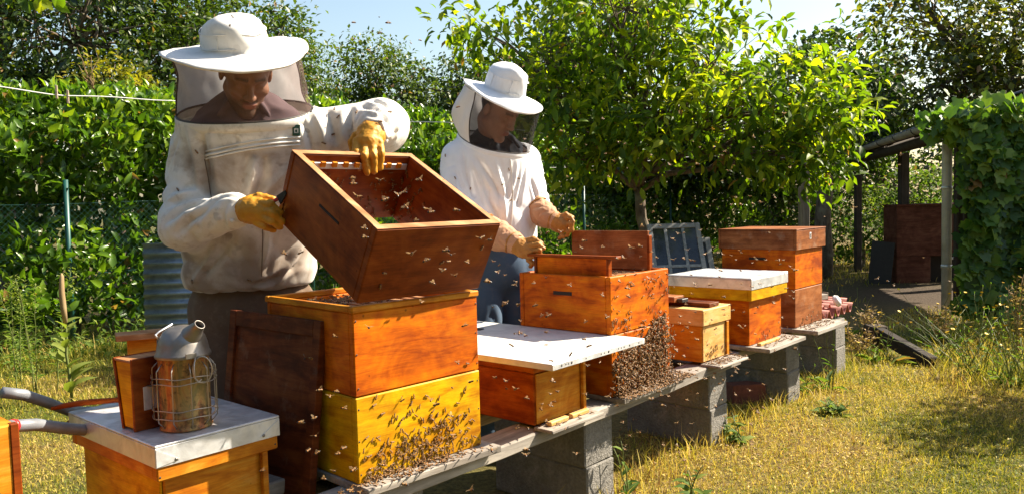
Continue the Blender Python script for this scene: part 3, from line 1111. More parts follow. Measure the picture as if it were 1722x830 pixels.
# local: x from right edge to left edge, y is the thickness (outward), z up
part(lp, 'board', W_DARK, lambda b: b.box((.03, .006, .03), (Wp - .03, .016, Hp - .03), .001))
for nm, lo, hi in (('stile', (0, 0, 0), (.036, .026, Hp)), ('stile', (Wp - .036, 0, 0), (Wp, .026, Hp)),
                   ('rail', (.0365, 0, Hp - .05), (Wp - .0365, .0255, Hp)), ('rail', (.0365, 0, 0), (Wp - .0365, .0255, .05))):
    part(lp, nm, W_DARK, lambda b: b.box(lo, hi, .002))
part(lp, 'metal_plate', M_TIN, lambda b: b.box((.20, .0165, .30), (.29, .019, .40), .0005))

# --- near hive with the metal lid
near = hive('beehive', 'foreground hive with galvanised lid carrying the smoker', (-.929, 1.976), .857)
w, d = .358, .57
part(near, 'body', W_PINE, lambda b: (b.box((.03, .03, .03), (w - .03, d - .03, .5825), .004)))
part(near, 'corner_batten', W_PINE, lambda b: b.box((w - .048, .012, .03), (w - .03, .0295, .582), .002))
for k in range(2):
    part(near, 'side_board', W_YELLOW, lambda b: b.box((.022, .036, .06 + k * .262), (.0295, d - .036, .318 + k * .262), .003))
lid = part(near, 'lid', W_PINE, lambda b: wall_box(b, 0.002, 0.002, w - .002, d - .002, .5835, .66, .028))
cap = part(lid, 'metal_cap', M_ZINC, lambda b: (b.box((-.003, -.003, .674), (w + .003, d + .003, .681), .003),
                                                b.box((-.0025, -.0025, .622), (w + .0025, -.0005, .6735), .0006),
                                                b.box((-.0025, d + .0005, .622), (w + .0025, d + .0025, .6735), .0006),
                                                b.box((-.0025, -.0002, .622), (-.0005, d, .6735), .0006),
                                                b.box((w + .0005, -.0002, .622), (w + .0025, d, .6735), .0006)))
for x0, sgn in ((-.001, 1), (w + .001, -1)):
    mb = MB()
    vs = [(x0, -.0045, .671), (x0, -.0045, .624), (x0 + sgn * .062, -.0045, .632), (x0, -.003, .671), (x0, -.003, .624), (x0 + sgn * .062, -.003, .632)]
    mb.add(vs, [[0, 1, 2], [5, 4, 3], [0, 3, 4, 1], [1, 4, 5, 2], [2, 5, 3, 0]])
    mb.build('folded_corner', M_ZINC, lid)
    mb = MB()
    mb.lathe([(0, .002), (.004, .0012), (.005, 0)], 10, M=Matrix.Translation((x0 + sgn * .052, -.0046, .634)) @ Matrix.Rotation(math.pi / 2, 4, 'X'))
    mb.build('rivet', M_TIN, lid)

# --- hive at the far left edge
h0 = hive('beehive', 'hive cut off by the left picture edge', (-1.396, 1.448), .857)
part(h0, 'body', W_PINE, lambda b: b.box((0, 0, .03), (.40, .4, .81), .004))
part(h0, 'corner_strip', W_BROWN, lambda b: b.box((.385, -.003, .03), (.403, .02, .811), .002))
part(h0, 'upper_box', W_BROWNL, lambda b: b.box((0, 0.0, .813), (.368, .4, .955), .004))

# --- small red hive under the white board
hE = hive('beehive', 'small reddish hive sheltered under the white board', (.068, 2.827), .85)
w, d = .295, .46
part(hE, 'body', W_RED, lambda b: b.box((0, 0, .46), (w, d, .652), .004))
part(hE, 'upper_band', W_RED, lambda b: b.box((-.003, -.003, .6545), (w + .003, d, .697), .003))
part(hE, 'front_face', W_PINE, lambda b: b.box((.006, -.0045, .466), (w - .02, -.0005, .651), .001))
part(hE, 'corner_batten', W_PINE, lambda b: b.box((w - .018, -.02, .462), (w, -.0035, .69), .002))
part(hE, 'landing_board', W_GREY, lambda b: b.box((-.01, -.09, .446), (w + .02, .0, .459), .003))
for xx in (.03, .16):
    part(hE, 'entrance_strip', W_PALE, lambda b: b.box((xx, -.052, .4595), (xx + .11, -.03, .476), .003))

# white board on it
FLb = np.array([.128, 2.655, .725])
wb_psi = .875
wb = empty('white_board', (FLb[0], FLb[1], .70), wb_psi, 'large white-painted board laid over the small reddish hive', 'board')
part(wb, 'panel', M_WHITEB, lambda b: b.box((0, 0, 0), (.615, .92, .0225), .0015))
part(wb, 'edge_strip', M_ZINC, lambda b: b.box((-.001, -.003, .0015), (.616, -.0005, .021), .0005))
for xx, r in ((.05, .004), (.075, .003), (.09, .003), (.11, .005), (.2, .003), (.3, .003), (.32, .003), (.35, .005), (.42, .003), (.44, .003), (.46, .003), (.5, .004), (.57, .003)):
    mb = MB()
    mb.lathe([(0, .0006), (r * .9, .0006), (r, 0)], 10, M=Matrix.Translation((xx, -.0032, .0115)) @ Matrix.Rotation(math.pi / 2, 4, 'X'))
    mb.build('screw_hole', M_BLACKM, wb)
ht = MB()
ht.box((0, 0, 0), (.035, .16, .004), .001)
ht.box((0, .15, .0045), (.035, .17, .022), .002)
o = ht.build('hive_tool', M_BLACKM)
o.location = (-.15, 3.42, .7235)
o.rotation_euler = (0, 0, 1.05)
tag(o, 'dark steel hive tool lying on the white board', 'tool')

# --- second tall hive
h2 = hive('beehive', 'orange two-box hive with the bearded mass of bees, second beekeeper working in it', (.399, 3.194), .849)
w, d = .474, .496
part(h2, 'lower_box', W_ORANGE, lambda b: wall_box(b, 0, 0, w, d, .465, .722))
part(h2, 'upper_box', W_ORANGE, lambda b: wall_box(b, .0015, .0015, w - .001, d - .001, .7245, .965))
part(h2, 'floor_board', W_GREY, lambda b: b.box((0, -.06, .4445), (w + .02, d, .4645), .003))
grip(h2, .0015, .20, .885, .10, 'L')
for k in range(8):
    xx = .115 + k * .04
    part(h2, 'frame_bar', W_RAW, lambda b: (b.box((xx, .03, .935), (xx + .025, d - .03, .951), .002), b.box((xx + .004, .05, .74), (xx + .02, d - .05, .9345), .002)))
T2, D2 = tdir(.849)


def on_hive(fl, psi, x, y, z):
    T, D = tdir(psi)
    p = np.array([fl[0], fl[1], 0]) + T * x + D * y
    p[2] = z
    return p


# frame lifted out of it
fr = empty('lifted_comb', on_hive((.399, 3.194), .849, .05, .04, 0), .849, 'honey-stained wooden frame half lifted out of the second tall hive', 'frame')
part(fr, 'top_bar', W_BROWN, lambda b: b.box((-.008, -.045, 1.035), (.03, .44, 1.047), .002))
part(fr, 'end_bar', W_BROWN, lambda b: b.box((-.003, .0, .80), (.025, .012, 1.0345), .002))
part(fr, 'end_bar', W_DARK, lambda b: b.box((-.003, .39, .80), (.025, .404, 1.0345), .002))
part(fr, 'comb_panel', W_ORANGE, lambda b: b.box((.004, .0125, .80), (.018, .3895, 1.034), .001))
# board standing at its far wall
dv = empty('cover_board', on_hive((.399, 3.194), .849, .443, .09, 0), .849 + .02, 'red-brown cover board standing upright at the far side of the second tall hive', 'board')
part(dv, 'panel', W_BROWNL, lambda b: b.box((0, 0, .955), (.014, .43, 1.135), .002))
part(dv, 'edge_batten', W_BROWN, lambda b: b.box((-.012, -.014, .955), (.016, -.0005, 1.115), .002))

# --- pale pine nucleus hive
hG = hive('beehive', 'small pale pine hive between the bearded hive and the white-lidded one', (.932, 3.849), .83)
w, d = .262, .46
part(hG, 'body', W_PINE, lambda b: b.box((0, 0, .46), (w, d, .643), .004))
part(hG, 'front_face', W_PALE, lambda b: b.box((.004, -.0045, .466), (w - .03, -.0005, .642), .001))
part(hG, 'corner_batten', W_PINE, lambda b: b.box((w - .028, -.014, .461), (w - .002, -.0006, .642), .002))
part(hG, 'lid', W_PALE, lambda b: (b.box((-.014, -.016, .6455), (w + .016, d + .01, .727), .004)))
part(hG, 'landing_board', W_GREY, lambda b: b.box((-.02, -.11, .446), (w + .02, .0, .459), .003))
pl = empty('loose_lath', on_hive((.932, 3.849), .83, -.01, .0, .729), .83, 'red-brown lath laid on the pale pine hive\'s lid, lower of two', 'lath')
part(pl, 'lath', W_DARK, lambda b: b.box((.09, 0.0, 0), (.19, .44, .02), .002))
pl = empty('loose_lath', on_hive((.932, 3.849), .83, -.02, .08, .751), .83, 'short red-brown lath on top of the other on the pale pine hive', 'lath')
part(pl, 'lath', W_BROWNL, lambda b: (b.box((.03, .08, 0), (.13, .4, .028), .002)))
part(pl, 'hinge', M_BLACKM, lambda b: b.box((.05, .045, 0.0), (.11, .078, .018), .002))

# --- hive with white metal lid
hH = hive('beehive', 'orange hive with white metal lid, next to the tall brown-topped hive', (1.265, 4.131), .841)
w, d = .474, .50
part(hH, 'body', W_ORANGE, lambda b: b.box((.026, .026, .478), (w - .026, d - .026, .7285), .004))
lid = part(hH, 'lid', W_YELLOW, lambda b: wall_box(b, 0, 0, w, d, .7235, .83, .02))
part(lid, 'metal_cap', M_ZINC, lambda b: (b.box((-.004, -.004, .838), (w + .004, d + .004, .847), .003),
                                          b.box((-.0035, -.0035, .785), (w + .0035, -.0008, .8375), .0006),
                                          b.box((-.0035, d + .0008, .785), (w + .0035, d + .0035, .8375), .0006),
                                          b.box((-.0035, -.0005, .785), (-.0008, d, .8375), .0006),
                                          b.box((w + .0008, -.0005, .785), (w + .0035, d, .8375), .0006)))
part(hH, 'floor_board', W_GREY, lambda b: b.box((0.0, -.10, .4555), (w + .02, d, .4775), .003))
part(hH, 'entrance_block', W_PALE, lambda b: b.box((.05, -.03, .478), (.30, -.005, .494), .003))

# --- tall hive with brown telescoping lid
hI = hive('beehive', 'tallest far hive with deep reddish-brown wooden lid', (1.698, 4.656), .829)
w, d = .46, .51
part(hI, 'lower_box', W_BROWNL, lambda b: b.box((.017, .017, .48), (w - .017, d - .017, .7135), .004))
part(hI, 'upper_box', W_ORANGE, lambda b: b.box((.016, .016, .7155), (w - .016, d - .016, .965), .004))
lid = part(hI, 'lid', W_BROWNL, lambda b: (wall_box(b, 0, 0, w, d, .951, 1.070, .015), b.box((-.002, -.002, 1.0705), (w + .002, d + .002, 1.077), .003)))
mb = MB()
mb.box((.2, -.0015, 1.01), (.225, .001, 1.05), .006)
mb.build('vent_rim', M_WPLASTIC, lid)
mb = MB()
mb.box((.208, -.003, 1.016), (.217, -.0018, 1.043), .002)
mb.build('vent_hole', M_HOLE, lid)
grip(hI, .0152, .20, .895, .11, 'L')
part(hI, 'landing_board', W_GREY, lambda b: b.box((-.01, -.13, .4555), (w + .02, d, .4795), .003))

# ------------------------------------------------------------------ the tilted super held by the first beekeeper
RP = .77
o0 = np.array([-.453, 2.243, 1.0])
Tr, Dr = tdir(RP)
th = .496
Br = Dr * math.cos(th) + np.array([0, 0, 1]) * math.sin(th)
Ur = np.array([0, 0, 1]) * math.cos(th) - Dr * math.sin(th)
sup = empty('hive_super', label='brown wooden hive box held tilted above the open hive by the first beekeeper', cat='hive box')
sup.matrix_world = frame_matrix(o0, Tr, Br, Ur)
SW, SD, SH = .473, .523, .245
part(sup, 'walls', W_BROWN, lambda b: wall_box(b, 0, 0, SW, SD, 0, SH - .0015, .026))
part(sup, 'rim', W_RAW, lambda b: wall_box(b, .001, .001, SW - .001, SD - .001, SH - .001, SH + .0015, .0245, bev=.001))
grip(sup, 0, .18, .165, .12, 'L', .004)
for yb, s in ((SD - .0265, -1), (.0265, 1)):
    sp_ = part(sup, 'frame_rest', M_ZINC if s < 0 else W_YELLOW, lambda b: b.box((.03, min(yb, yb + s * .006), SH - .05), (SW - .03, max(yb, yb + s * .006), SH - .028), .001))
    for k in range(9):
        part(sup, 'spacer', W_PINE, lambda b: b.box((.05 + k * .043, min(yb + s * .0065, yb + s * .016), SH - .04), (.068 + k * .043, max(yb + s * .0065, yb + s * .016), SH - .022), .001))


def sup_pt(a, b, k):
    return o0 + Tr * a + Br * b + Ur * k


# nail heads at the box corners
_nail = MB()
_nail.lathe([(0, .0008), (.0022, .0006), (.003, 0)], 8, M=Matrix.Rotation(math.pi / 2, 4, 'X'))
_nail_me = _nail.mesh('nail_head', M_BLACKM)
for hv, w_, zs, yf in ((main, .496, (.495, .60, .70, .75, .85, .95), -.0002), (h2, .474, (.76, .85, .94, .49), .0012), (hI, .46, (.99, 1.04), -.0002), (near, .358, (.60,), .0018), (hG, .262, (.67, .71), -.0162)):
    for xx in (.011, w_ - .011):
        for zz in zs:
            mobj('nail_head', _nail_me, hv, (xx + RNG.normal(0, .0015), yf, zz + RNG.normal(0, .006)))
# pixel -> world helper used only to lay things out at their real distance
def ray(u, v):
    a, b_ = u - 861.0, v - 415.0
    c, s = math.cos(-ROLL), math.sin(-ROLL)
    a, b_ = c * a - s * b_, s * a + c * b_
    x, zz = a / 1314.0, -b_ / 1314.0
    return np.array([x, math.cos(PITCH) + zz * math.sin(PITCH), -math.sin(PITCH) + zz * math.cos(PITCH)])


def at_y(u, v, y):
    r = ray(u, v)
    return r * (y / r[1]) + np.array([0, 0, CAM_H])


def at_z(u, v, z):
    r = ray(u, v)
    return r * ((z - CAM_H) / r[2]) + np.array([0, 0, CAM_H])


# ------------------------------------------------------------------ bee smoker on the near hive
def mat_copper():
    m = Mat('heat_stained_can')
    v = m.coords((1, 1, 1))
    n1 = m.noise(m.coords((5, 5, 1.2)), 4, 5, .65, .8)
    n2 = m.noise(v, 30, 5, .7)
    col = m.ramp(n1, [(.3, (.07, .035, .02)), (.42, (.32, .11, .04)), (.52, (.36, .22, .07)), (.62, (.17, .14, .05)), (.75, (.38, .23, .14))])
    col = m.mix(m.ramp(n2, [(.5, 0), (.64, .85)]), col, (.05, .035, .02))
    return m.surf(m.pbr(col, m.ramp(n2, [(.35, .42), (.7, .75)]), .5, m.bump(n2, .3, .002)))


M_CAN = mat_copper()
M_LEATHER = mat_plain('scorched_leather', (.17, .07, .03), .65, 0, 30, .6, .5)


def build_smoker():
    c = at_z(314, 716, .6815)
    R = .0665
    root = empty('bee_smoker', (c[0], c[1], .6815), 0.0, 'metal bee smoker with wire guard and wooden bellows on the galvanised lid', 'smoker')
    part(root, 'can', M_CAN, lambda b: b.lathe([(0, 0), (R - .004, 0), (R + .003, .003), (R + .003, .007), (R, .010), (R, .038), (R + .0015, .040), (R, .042), (R, .198), (R + .002, .2), (R - .003, .203)], 40))
    dome = part(root, 'lid_dome', M_TIN, lambda b: b.lathe([(R + .006, .199), (R + .008, .203), (R + .006, .209), (R + .003, .214), (R * .98, .235), (R * .9, .252), (R * .75, .268), (R * .52, .279), (R * .25, .284), (0, .285)], 40))
    # spout: tilted cone out of the dome towards the right and the viewer
    ax = nrm([.66, -.30, .68])
    z = ax
    x = nrm(np.cross([0, 0, 1], z))
    y = np.cross(z, x)
    Ms = frame_matrix(np.array([.022, -.018, .246]), x * .78, y * .78, z * .72)
    part(dome, 'spout', M_TIN, lambda b: b.lathe([(.042, -.01), (.043, .006), (.036, .03), (.027, .060), (.0185, .088), (.0195, .091), (.0175, .092), (.0155, .089), (.02, .06)], 26, M=Ms))
    part(dome, 'spout_collar', M_ZINC, lambda b: b.lathe([(.048, .0), (.050, .004), (.044, .008)], 26, M=Ms))
    part(dome, 'dark_spout_disc', M_HOLE, lambda b: b.lathe([(0, .07), (.0165, .075)], 20, M=Ms))  # dark disc closing the spout bore
    part(dome, 'lid_handle', M_ZINC, lambda b: b.tube([(-.058, -.015, .247), (-.066, -.018, .262), (-.062, -.002, .268), (-.03, .012, .287)], .0028, 6))
    part(dome, 'hinge_plate', M_TIN, lambda b: (b.box((-.014, -.003, -.008), (.014, .0, .007), .001, M=Matrix.Translation((.045, -.0575, .209)) @ Matrix.Rotation(.65, 4, 'Z'))))
    # guard cage
    RG = R + .017
    for k in range(9):
        a = math.radians(-155 + k * 33)
        if k in (0,):
            a = math.radians(-170)
        ca, sa = math.cos(a), math.sin(a)
        pts = [(R * ca, R * sa, .012), (RG * ca, RG * sa, .03), (RG * ca, RG * sa, .165), (RG * ca * .99, RG * sa * .99, .17), (R * ca, R * sa, .187)]
        part(root, 'guard_wire', M_WIRE, lambda b: b.tube(pts, .0017, 6))
    for zz in (.04, .062, .134, .150):
        pts = [(RG * math.cos(math.radians(t)) * 1.012, RG * math.sin(math.radians(t)) * 1.012, zz + .002 * math.sin(t * .1)) for t in range(-172, 125, 9)]
        part(root, 'guard_wire', M_WIRE, lambda b: b.tube(pts, .0015, 6))
    # hook ring at the right
    pts = [(.077 + .0 * t, 0, 0) for t in range(1)]
    pts = [(.070 + .024 * math.cos(t), -.046 + .006 * math.cos(t), .168 + .036 * math.sin(t)) for t in np.linspace(0, 2 * math.pi, 25)[:-1]]
    part(root, 'hook_ring', M_WIRE, lambda b: b.tube(pts, .0022, 7, closed=True))
    part(root, 'hook_ring', M_WIRE, lambda b: b.tube([(.055, -.052, .205), (.056, -.066, .18), (.058, -.07, .15), (.064, -.066, .137), (.072, -.06, .145)], .002, 6))
    # bellows: two boards, wedge of leather between, behind and left of the can
    p = at_z(232, 712, .6815) - c
    ang = math.radians(-38)
    bx = empty('bellows_tmp')
    bpy.data.objects.remove(bx)
    Mb = Matrix.Translation((-.118, .022, 0)) @ Matrix.Rotation(ang, 4, 'Z') @ Matrix.Diagonal((.8, 1, 1, 1))
    bl = part(root, 'bellows', M_LEATHER, lambda b: None if False else b.add(
        [(-.028, -.045, .004), (.040, -.045, .004), (.040, .052, .004), (-.028, .052, .004),
         (-.070, -.052, .186), (.040, -.052, .186), (.040, .06, .186), (-.070, .06, .186)],
        [[0, 1, 5, 4], [1, 2, 6, 5], [2, 3, 7, 6], [3, 0, 4, 7], [4, 5, 6, 7], [3, 2, 1, 0]], M=Mb))
    # leather folds
    part(bl, 'front_board', W_BROWN, lambda b: b.box((.0405, -.058, 0), (.052, .066, .2), .002, M=Mb))
    Mb2 = Mb @ Matrix.Translation((-.028, 0, 0)) @ Matrix.Rotation(math.radians(-13.5), 4, 'Y')
    part(bl, 'rear_board', W_BROWN, lambda b: b.box((-.012, -.058, .002), (-.0005, .066, .203), .002, M=Mb2))
    part(bl, 'side_panel', W_YELLOW, lambda b: b.add(
        [(-.026, -.0535, .008), (.0385, -.0535, .008), (.0385, -.0535, .19), (-.068, -.0535, .186), (-.026, -.0505, .008), (.0385, -.0505, .008), (.0385, -.0505, .19), (-.068, -.0505, .186)],
        [[0, 1, 2, 3], [7, 6, 5, 4], [0, 4, 5, 1], [1, 5, 6, 2], [2, 6, 7, 3], [3, 7, 4, 0]], M=Mb))
    part(bl, 'top_board', W_RAW, lambda b: b.box((-.074, -.056, .1875), (.0395, .065, .1945), .002, M=Mb))
    part(bl, 'bracket', M_ZINC, lambda b: b.box((.0525, -.03, .055), (.055, .035, .12), .0008, M=Mb))
    part(bl, 'bracket_foot', M_TIN, lambda b: b.box((.0525, -.02, .1205), (.075, .02, .1225), .0006, M=Mb))


build_smoker()

# loose board lying behind the smoker
pb = at_y(250, 556, 2.34)
o = empty('wooden_board', (pb[0], pb[1], pb[2]), .5, 'small reddish board lying behind the smoker bellows', 'board')
part(o, 'board', W_RAW, lambda b: b.box((-.09, -.04, -.018), (.10, .04, .0), .002))
part(o, 'support', W_PINE, lambda b: b.box((-.06, -.01, .6825 - pb[2]), (.02, .02, -.0185), .003))

# wooden stick lying on the lid corner
a_, b2_ = at_z(86, 692, .69), at_z(215, 672, .692)
mb = MB()
L_ = np.linalg.norm(b2_ - a_)
pts = [a_ + (b2_ - a_) * t + np.array([0, 0, .010 + .004 * math.sin(t * 5)]) for t in np.linspace(0, 1.15, 8)]
mb.tube(pts, [.005, .0085, .0095, .0095, .009, .0085, .011, .012], 8)
o = mb.build('brush_handle', W_RED)
tag(o, 'reddish wooden brush handle sticking out over the near hive\'s lid', 'brush')
mb = MB()
for k in range(40):
    t0 = pts[-1] + RNG.normal(0, .005, 3)
    mb.tube([t0, t0 + nrm(b2_ - a_) * .05 + RNG.normal(0, .012, 3) - np.array([0, 0, .008])], [.001, .0004], 3, cap=False)
mb.build('bristles', M_HOLE, o)


# ------------------------------------------------------------------ wheelbarrow half hidden behind the near hive
def build_barrow():
    root = empty('wheelbarrow', (-1.35, 2.75, 0), label='grey wheelbarrow whose tube handles reach out left of the near hive', cat='wheelbarrow')
    o_ = np.array([-1.35, 2.75, 0])
    hA = [at_y(4, 659, 2.25), at_y(40, 663, 2.3), at_y(80, 676, 2.4), at_y(118, 691, 2.55), at_y(175, 690, 2.8), at_y(300, 655, 3.2)]
    hB = [at_y(16, 716, 1.98), at_y(60, 713, 2.08), at_y(118, 720, 2.2), at_y(180, 725, 2.4), at_y(330, 690, 2.9)]
    part(root, 'handle', M_PIPE, lambda b: b.tube([p - o_ for p in hA], .0165, 12))
    part(root, 'handle', M_PIPE, lambda b: b.tube([p - o_ for p in hB], .0165, 12))
    g = nrm(hB[1] - hB[0])
    part(root, 'grip_ring', M_REDPL, lambda b: b.tube([hB[0] - o_ + g * .006, hB[0] - o_ + g * .018], .0185, 12))
    # tray
    q = [at_y(165, 668, 2.75), at_y(205, 632, 2.78), at_y(222, 640, 2.75), at_y(215, 668, 2.7)]
    lo = np.array([-1.42, 2.75, .42])
    mb = MB()
    B4 = [(-1.36, 2.62, .36), (-.80, 2.72, .34), (-.86, 3.2, .34), (-1.38, 3.1, .36)]
    T4 = [(-1.46, 2.52, .60), (-.72, 2.62, .60), (-.76, 3.34, .60), (-1.48, 3.20, .60)]
    vs = [np.array(p) - o_ for p in B4 + T4] + [np.array(p) - o_ + np.array([0, 0, .012]) + .02 * nrm(np.array([-1.1, 2.93, 0]) - np.array([p[0], p[1], 0])) for p in B4 + T4]
    fs = [[3, 2, 1, 0], [8, 9, 10, 11]]
    for i in range(4):
        j = (i + 1) % 4
        fs += [[i, j, j + 4, i + 4], [j + 8, i + 8, i + 12, j + 12], [i + 4, j + 4, j + 12, i + 12]]
    mb.add(vs, fs)
    mb.build('tray', M_ZINC_DIM, root)
    part(root, 'tray_rim', M_PIPE, lambda b: b.tube([np.array(p) - o_ for p in T4], .012, 8, closed=True))
    for xx in (-1.35, -.85):
        part(root, 'leg', M_PIPE, lambda b: b.tube([np.array([xx, 2.6, .36]) - o_, np.array([xx, 2.55, .01]) - o_], .014, 8))
    Mw = Matrix.Translation(Vector(np.array([-1.1, 3.5, .19]) - o_)) @ Matrix.Rotation(math.pi / 2, 4, 'Y')
    part(root, 'wheel', M_BLACKM, lambda b: b.lathe([(.1, -.02), (.15, -.04), (.18, -.03), (.19, 0), (.18, .03), (.15, .04), (.1, .02)], 28, M=Mw))
    part(root, 'wheel_fork', M_PIPE, lambda b: (b.tube([np.array([-1.2, 3.1, .36]) - o_, np.array([-1.17, 3.5, .19]) - o_], .012, 8), b.tube([np.array([-1.0, 3.1, .36]) - o_, np.array([-1.03, 3.5, .19]) - o_], .012, 8)))


build_barrow()


# ------------------------------------------------------------------ red corrugated sheet with wood and a white cap on the last block
def build_tiles():
    T, D = tdir(PSI)
    base = np.array([2.09, 5.20, 0])
    for k in range(2):
        root = base + D * (.02 + .05 * k) + T * (.03 * k)
        nx = 64
        vs, fs = [], []
        for j, yy in enumerate(np.linspace(0, .42, 3)):
            for lay in (0, .007):
                for i in range(nx):
                    xx = i / (nx - 1) * .62
                    z = .455 + .030 * math.cos(xx * 2 * math.pi / .125) + lay + .012 * k * 2.2 + .02 * yy
                    vs.append((xx, yy, z))
        row = lambda j, l: (j * 2 + l) * nx
        for j in range(2):
            for i in range(nx - 1):
                fs.append([row(j, 1) + i, row(j, 1) + i + 1, row(j + 1, 1) + i + 1, row(j + 1, 1) + i])
                fs.append([row(j, 0) + i, row(j + 1, 0) + i, row(j + 1, 0) + i + 1, row(j, 0) + i + 1])
        for i in range(nx - 1):
            fs.append([row(0, 0) + i, row(0, 0) + i + 1, row(0, 1) + i + 1, row(0, 1) + i])
            fs.append([row(2, 1) + i, row(2, 1) + i + 1, row(2, 0) + i + 1, row(2, 0) + i])
        for j in range(2):
            fs.append([row(j, 0), row(j, 1), row(j + 1, 1), row(j + 1, 0)])
            fs.append([row(j, 1) + nx - 1, row(j, 0) + nx - 1, row(j + 1, 0) + nx - 1, row(j + 1, 1) + nx - 1])
        mb = MB()
        mb.add(vs, fs, 0, True)
        o = mb.build('roof_sheet', M_TILE)
        o.location = root
        o.rotation_euler = (0, 0, PSI)
        tag(o, ('lower' if k == 0 else 'upper') + ' of two red wavy roofing sheets on the last concrete block', 'roofing sheet', 'red wavy roofing sheets')
    o = empty('wood_offcut', base + T * .02 + D * .2 + np.array([0, 0, .535]), PSI - .25, 'short grey wood offcut lying on the red wavy sheets', 'offcut')
    part(o, 'offcut', W_GREY, lambda b: b.box((0, 0, 0), (.36, .1, .04), .004))
    part(o, 'end_piece', W_PLANKY, lambda b: b.box((.3605, 0.005, -.005), (.375, .095, .05), .003))
    mb = MB()
    mb.lathe([(0, .0), (.036, .0), (.042, .006), (.042, .018), (.034, .026), (.034, .03), (.02, .036), (0, .038)], 24)
    o = mb.build('white_disk', M_WPLASTIC)  # round white cap, lying like a disk
    p = base + T * .27 + D * .03
    o.location = (p[0], p[1], .535)
    o.rotation_euler = (1.1, .1, PSI)
    tag(o, 'round white ribbed dish lying on the red wavy sheets', 'disk')


build_tiles()


# ------------------------------------------------------------------ old glazed sash leaning before the hedge
def build_sash():
    tl = at_y(1088, 377, 7.6)
    tr = at_y(1176, 374, 7.6)
    x = nrm(tr - tl)
    W = np.linalg.norm(tr - tl)
    down = np.array([.46, -.62, -1.02])
    down = down - x * np.dot(down, x)
    Lh = 1.18
    z = -nrm(down)
    y = np.cross(z, x)
    bl = tl - z * Lh
    root = empty('window_sash', label='old grey glazed sash leaning before the dark hedge', cat='window sash')
    root.matrix_world = frame_matrix(bl, x, y, z)
    M_SASH = mat_plain('weathered_sash_paint', (.30, .30, .29), .7, 0, 25, .45)
    for nm, lo, hi in (('stile', (0, 0, 0), (.045, .035, Lh)), ('stile', (W - .045, 0, 0), (W, .035, Lh)),
                       ('rail', (.0455, .001, Lh - .05), (W - .0455, .034, Lh)), ('rail', (.0455, .001, 0), (W - .0455, .034, .05)),
                       ('rail', (.0455, .006, Lh * .60), (W - .0455, .030, Lh * .60 + .03)),
                       ('mullion', (W / 3 - .014, .003, .0505), (W / 3 + .014, .032, Lh - .0505)), ('mullion', (2 * W / 3 - .014, .003, .0505), (2 * W / 3 + .014, .032, Lh - .0505))):
        part(root, nm, M_SASH, lambda b: b.box(lo, hi, .002))
    xs = [.0455, W / 3 - .0145, W / 3 + .0145, 2 * W / 3 - .0145, 2 * W / 3 + .0145, W - .0455]
    for k in range(3):
        for z0, z1 in ((.0505, Lh * .6 - .0005), (Lh * .6 + .0305, Lh - .0505)):
            part(root, 'pane', M_GLASS, lambda b: b.box((xs[2 * k] + .0005, .014, z0), (xs[2 * k + 1] - .0005, .019, z1), .0005))
    # second frame behind
    r2 = empty('window_sash', label='second sash frame behind the leaning one, showing at its right edge', cat='window sash')
    r2.matrix_world = frame_matrix(bl + np.array([.10, .14, -.07]), x, y, z)
    for nm, lo, hi in (('stile', (0, 0, 0), (.04, .03, Lh * .92)), ('stile', (W - .03, 0, 0), (W + .02, .03, Lh * .92)),
                       ('rail', (.041, 0.001, Lh * .92 - .05), (W - .031, .029, Lh * .92)), ('rail', (.041, 0.001, 0), (W - .031, .029, .05))):
        part(r2, nm, M_SASH, lambda b: b.box(lo, hi, .002))
    part(r2, 'pane', M_GLASS, lambda b: b.box((.041, .01, .051), (W - .031, .014, Lh * .92 - .051), .0005))


build_sash()

# ------------------------------------------------------------------ corrugated sheet at the left, fence, cords
vs, fs = [], []
nz = 90
for i in range(nz):
    z = i / (nz - 1) * 1.0
    yy = .014 * math.sin(z * 2 * math.pi / .085)
    for x in (0, .78):
        vs.append((x, yy, z)); vs.append((x, yy + .003, z))
for i in range(nz - 1):
    a = i * 4
    fs += [[a, a + 2, a + 6, a + 4], [a + 1, a + 5, a + 7, a + 3], [a, a + 4, a + 5, a + 1], [a + 2, a + 3, a + 7, a + 6]]
fs += [[0, 1, 3, 2], [4 * nz - 4, 4 * nz - 2, 4 * nz - 1, 4 * nz - 3]]
mb = MB()
mb.add(vs, fs, 0, True)
M_CORR = mat_zinc('blue_grey_corrugated_steel', (.30, .34, .40), .15, .4, .6)
o = mb.build('corrugated_sheet', M_CORR)
o.location = (-3.1, 6.5, .02)
o.rotation_euler = (-.06, 0, .03)
tag(o, 'blue-grey corrugated metal sheet standing before the hedge', 'metal sheet')


def build_fence():
    root = empty('wire_fence', (HA[0], HA[1], 0), label='green wire mesh fence with posts overgrown by the laurel hedge', cat='fence')

    def fp(t, off, z):
        return np.array([HDIR[0] * t + HN[0] * off, HDIR[1] * t + HN[1] * off, z])
    for t in (3.93, 6.5, 9.0, 11.5, 14.0):
        part(root, 'post', M_GREENP, lambda b: b.tube([fp(t, .07, 0), fp(t + .02, .05, 1.6)], .024, 10))
    mb = MB()
    H, S = 1.35, .055
    for s in (1, -1):
        for k in np.arange(0.5 - 2, 11.5, S):
            t0, t1 = k, k + s * H
            if s < 0:
                t0, t1 = k + H, k
            p, q = fp(t0, -.04, .03), fp(t1, -.04, .03 + H)
            d = np.array([0, 0, .0009])
            e = np.array([HN[0], HN[1], 0]) * .0011
            mb.add([p - d, p + d, q + d, q - d], [[0, 1, 2, 3]])
    mb.build('mesh', M_GREENP, root)['kind'] = 'stuff'
    for z in (.05, .7, 1.38):
        part(root, 'line_wire', M_GREENP, lambda b: b.tube([fp(t, -.04, z + .01 * math.sin(t * 3)) for t in np.linspace(.5, 14, 30)], .0018, 4))


build_fence()


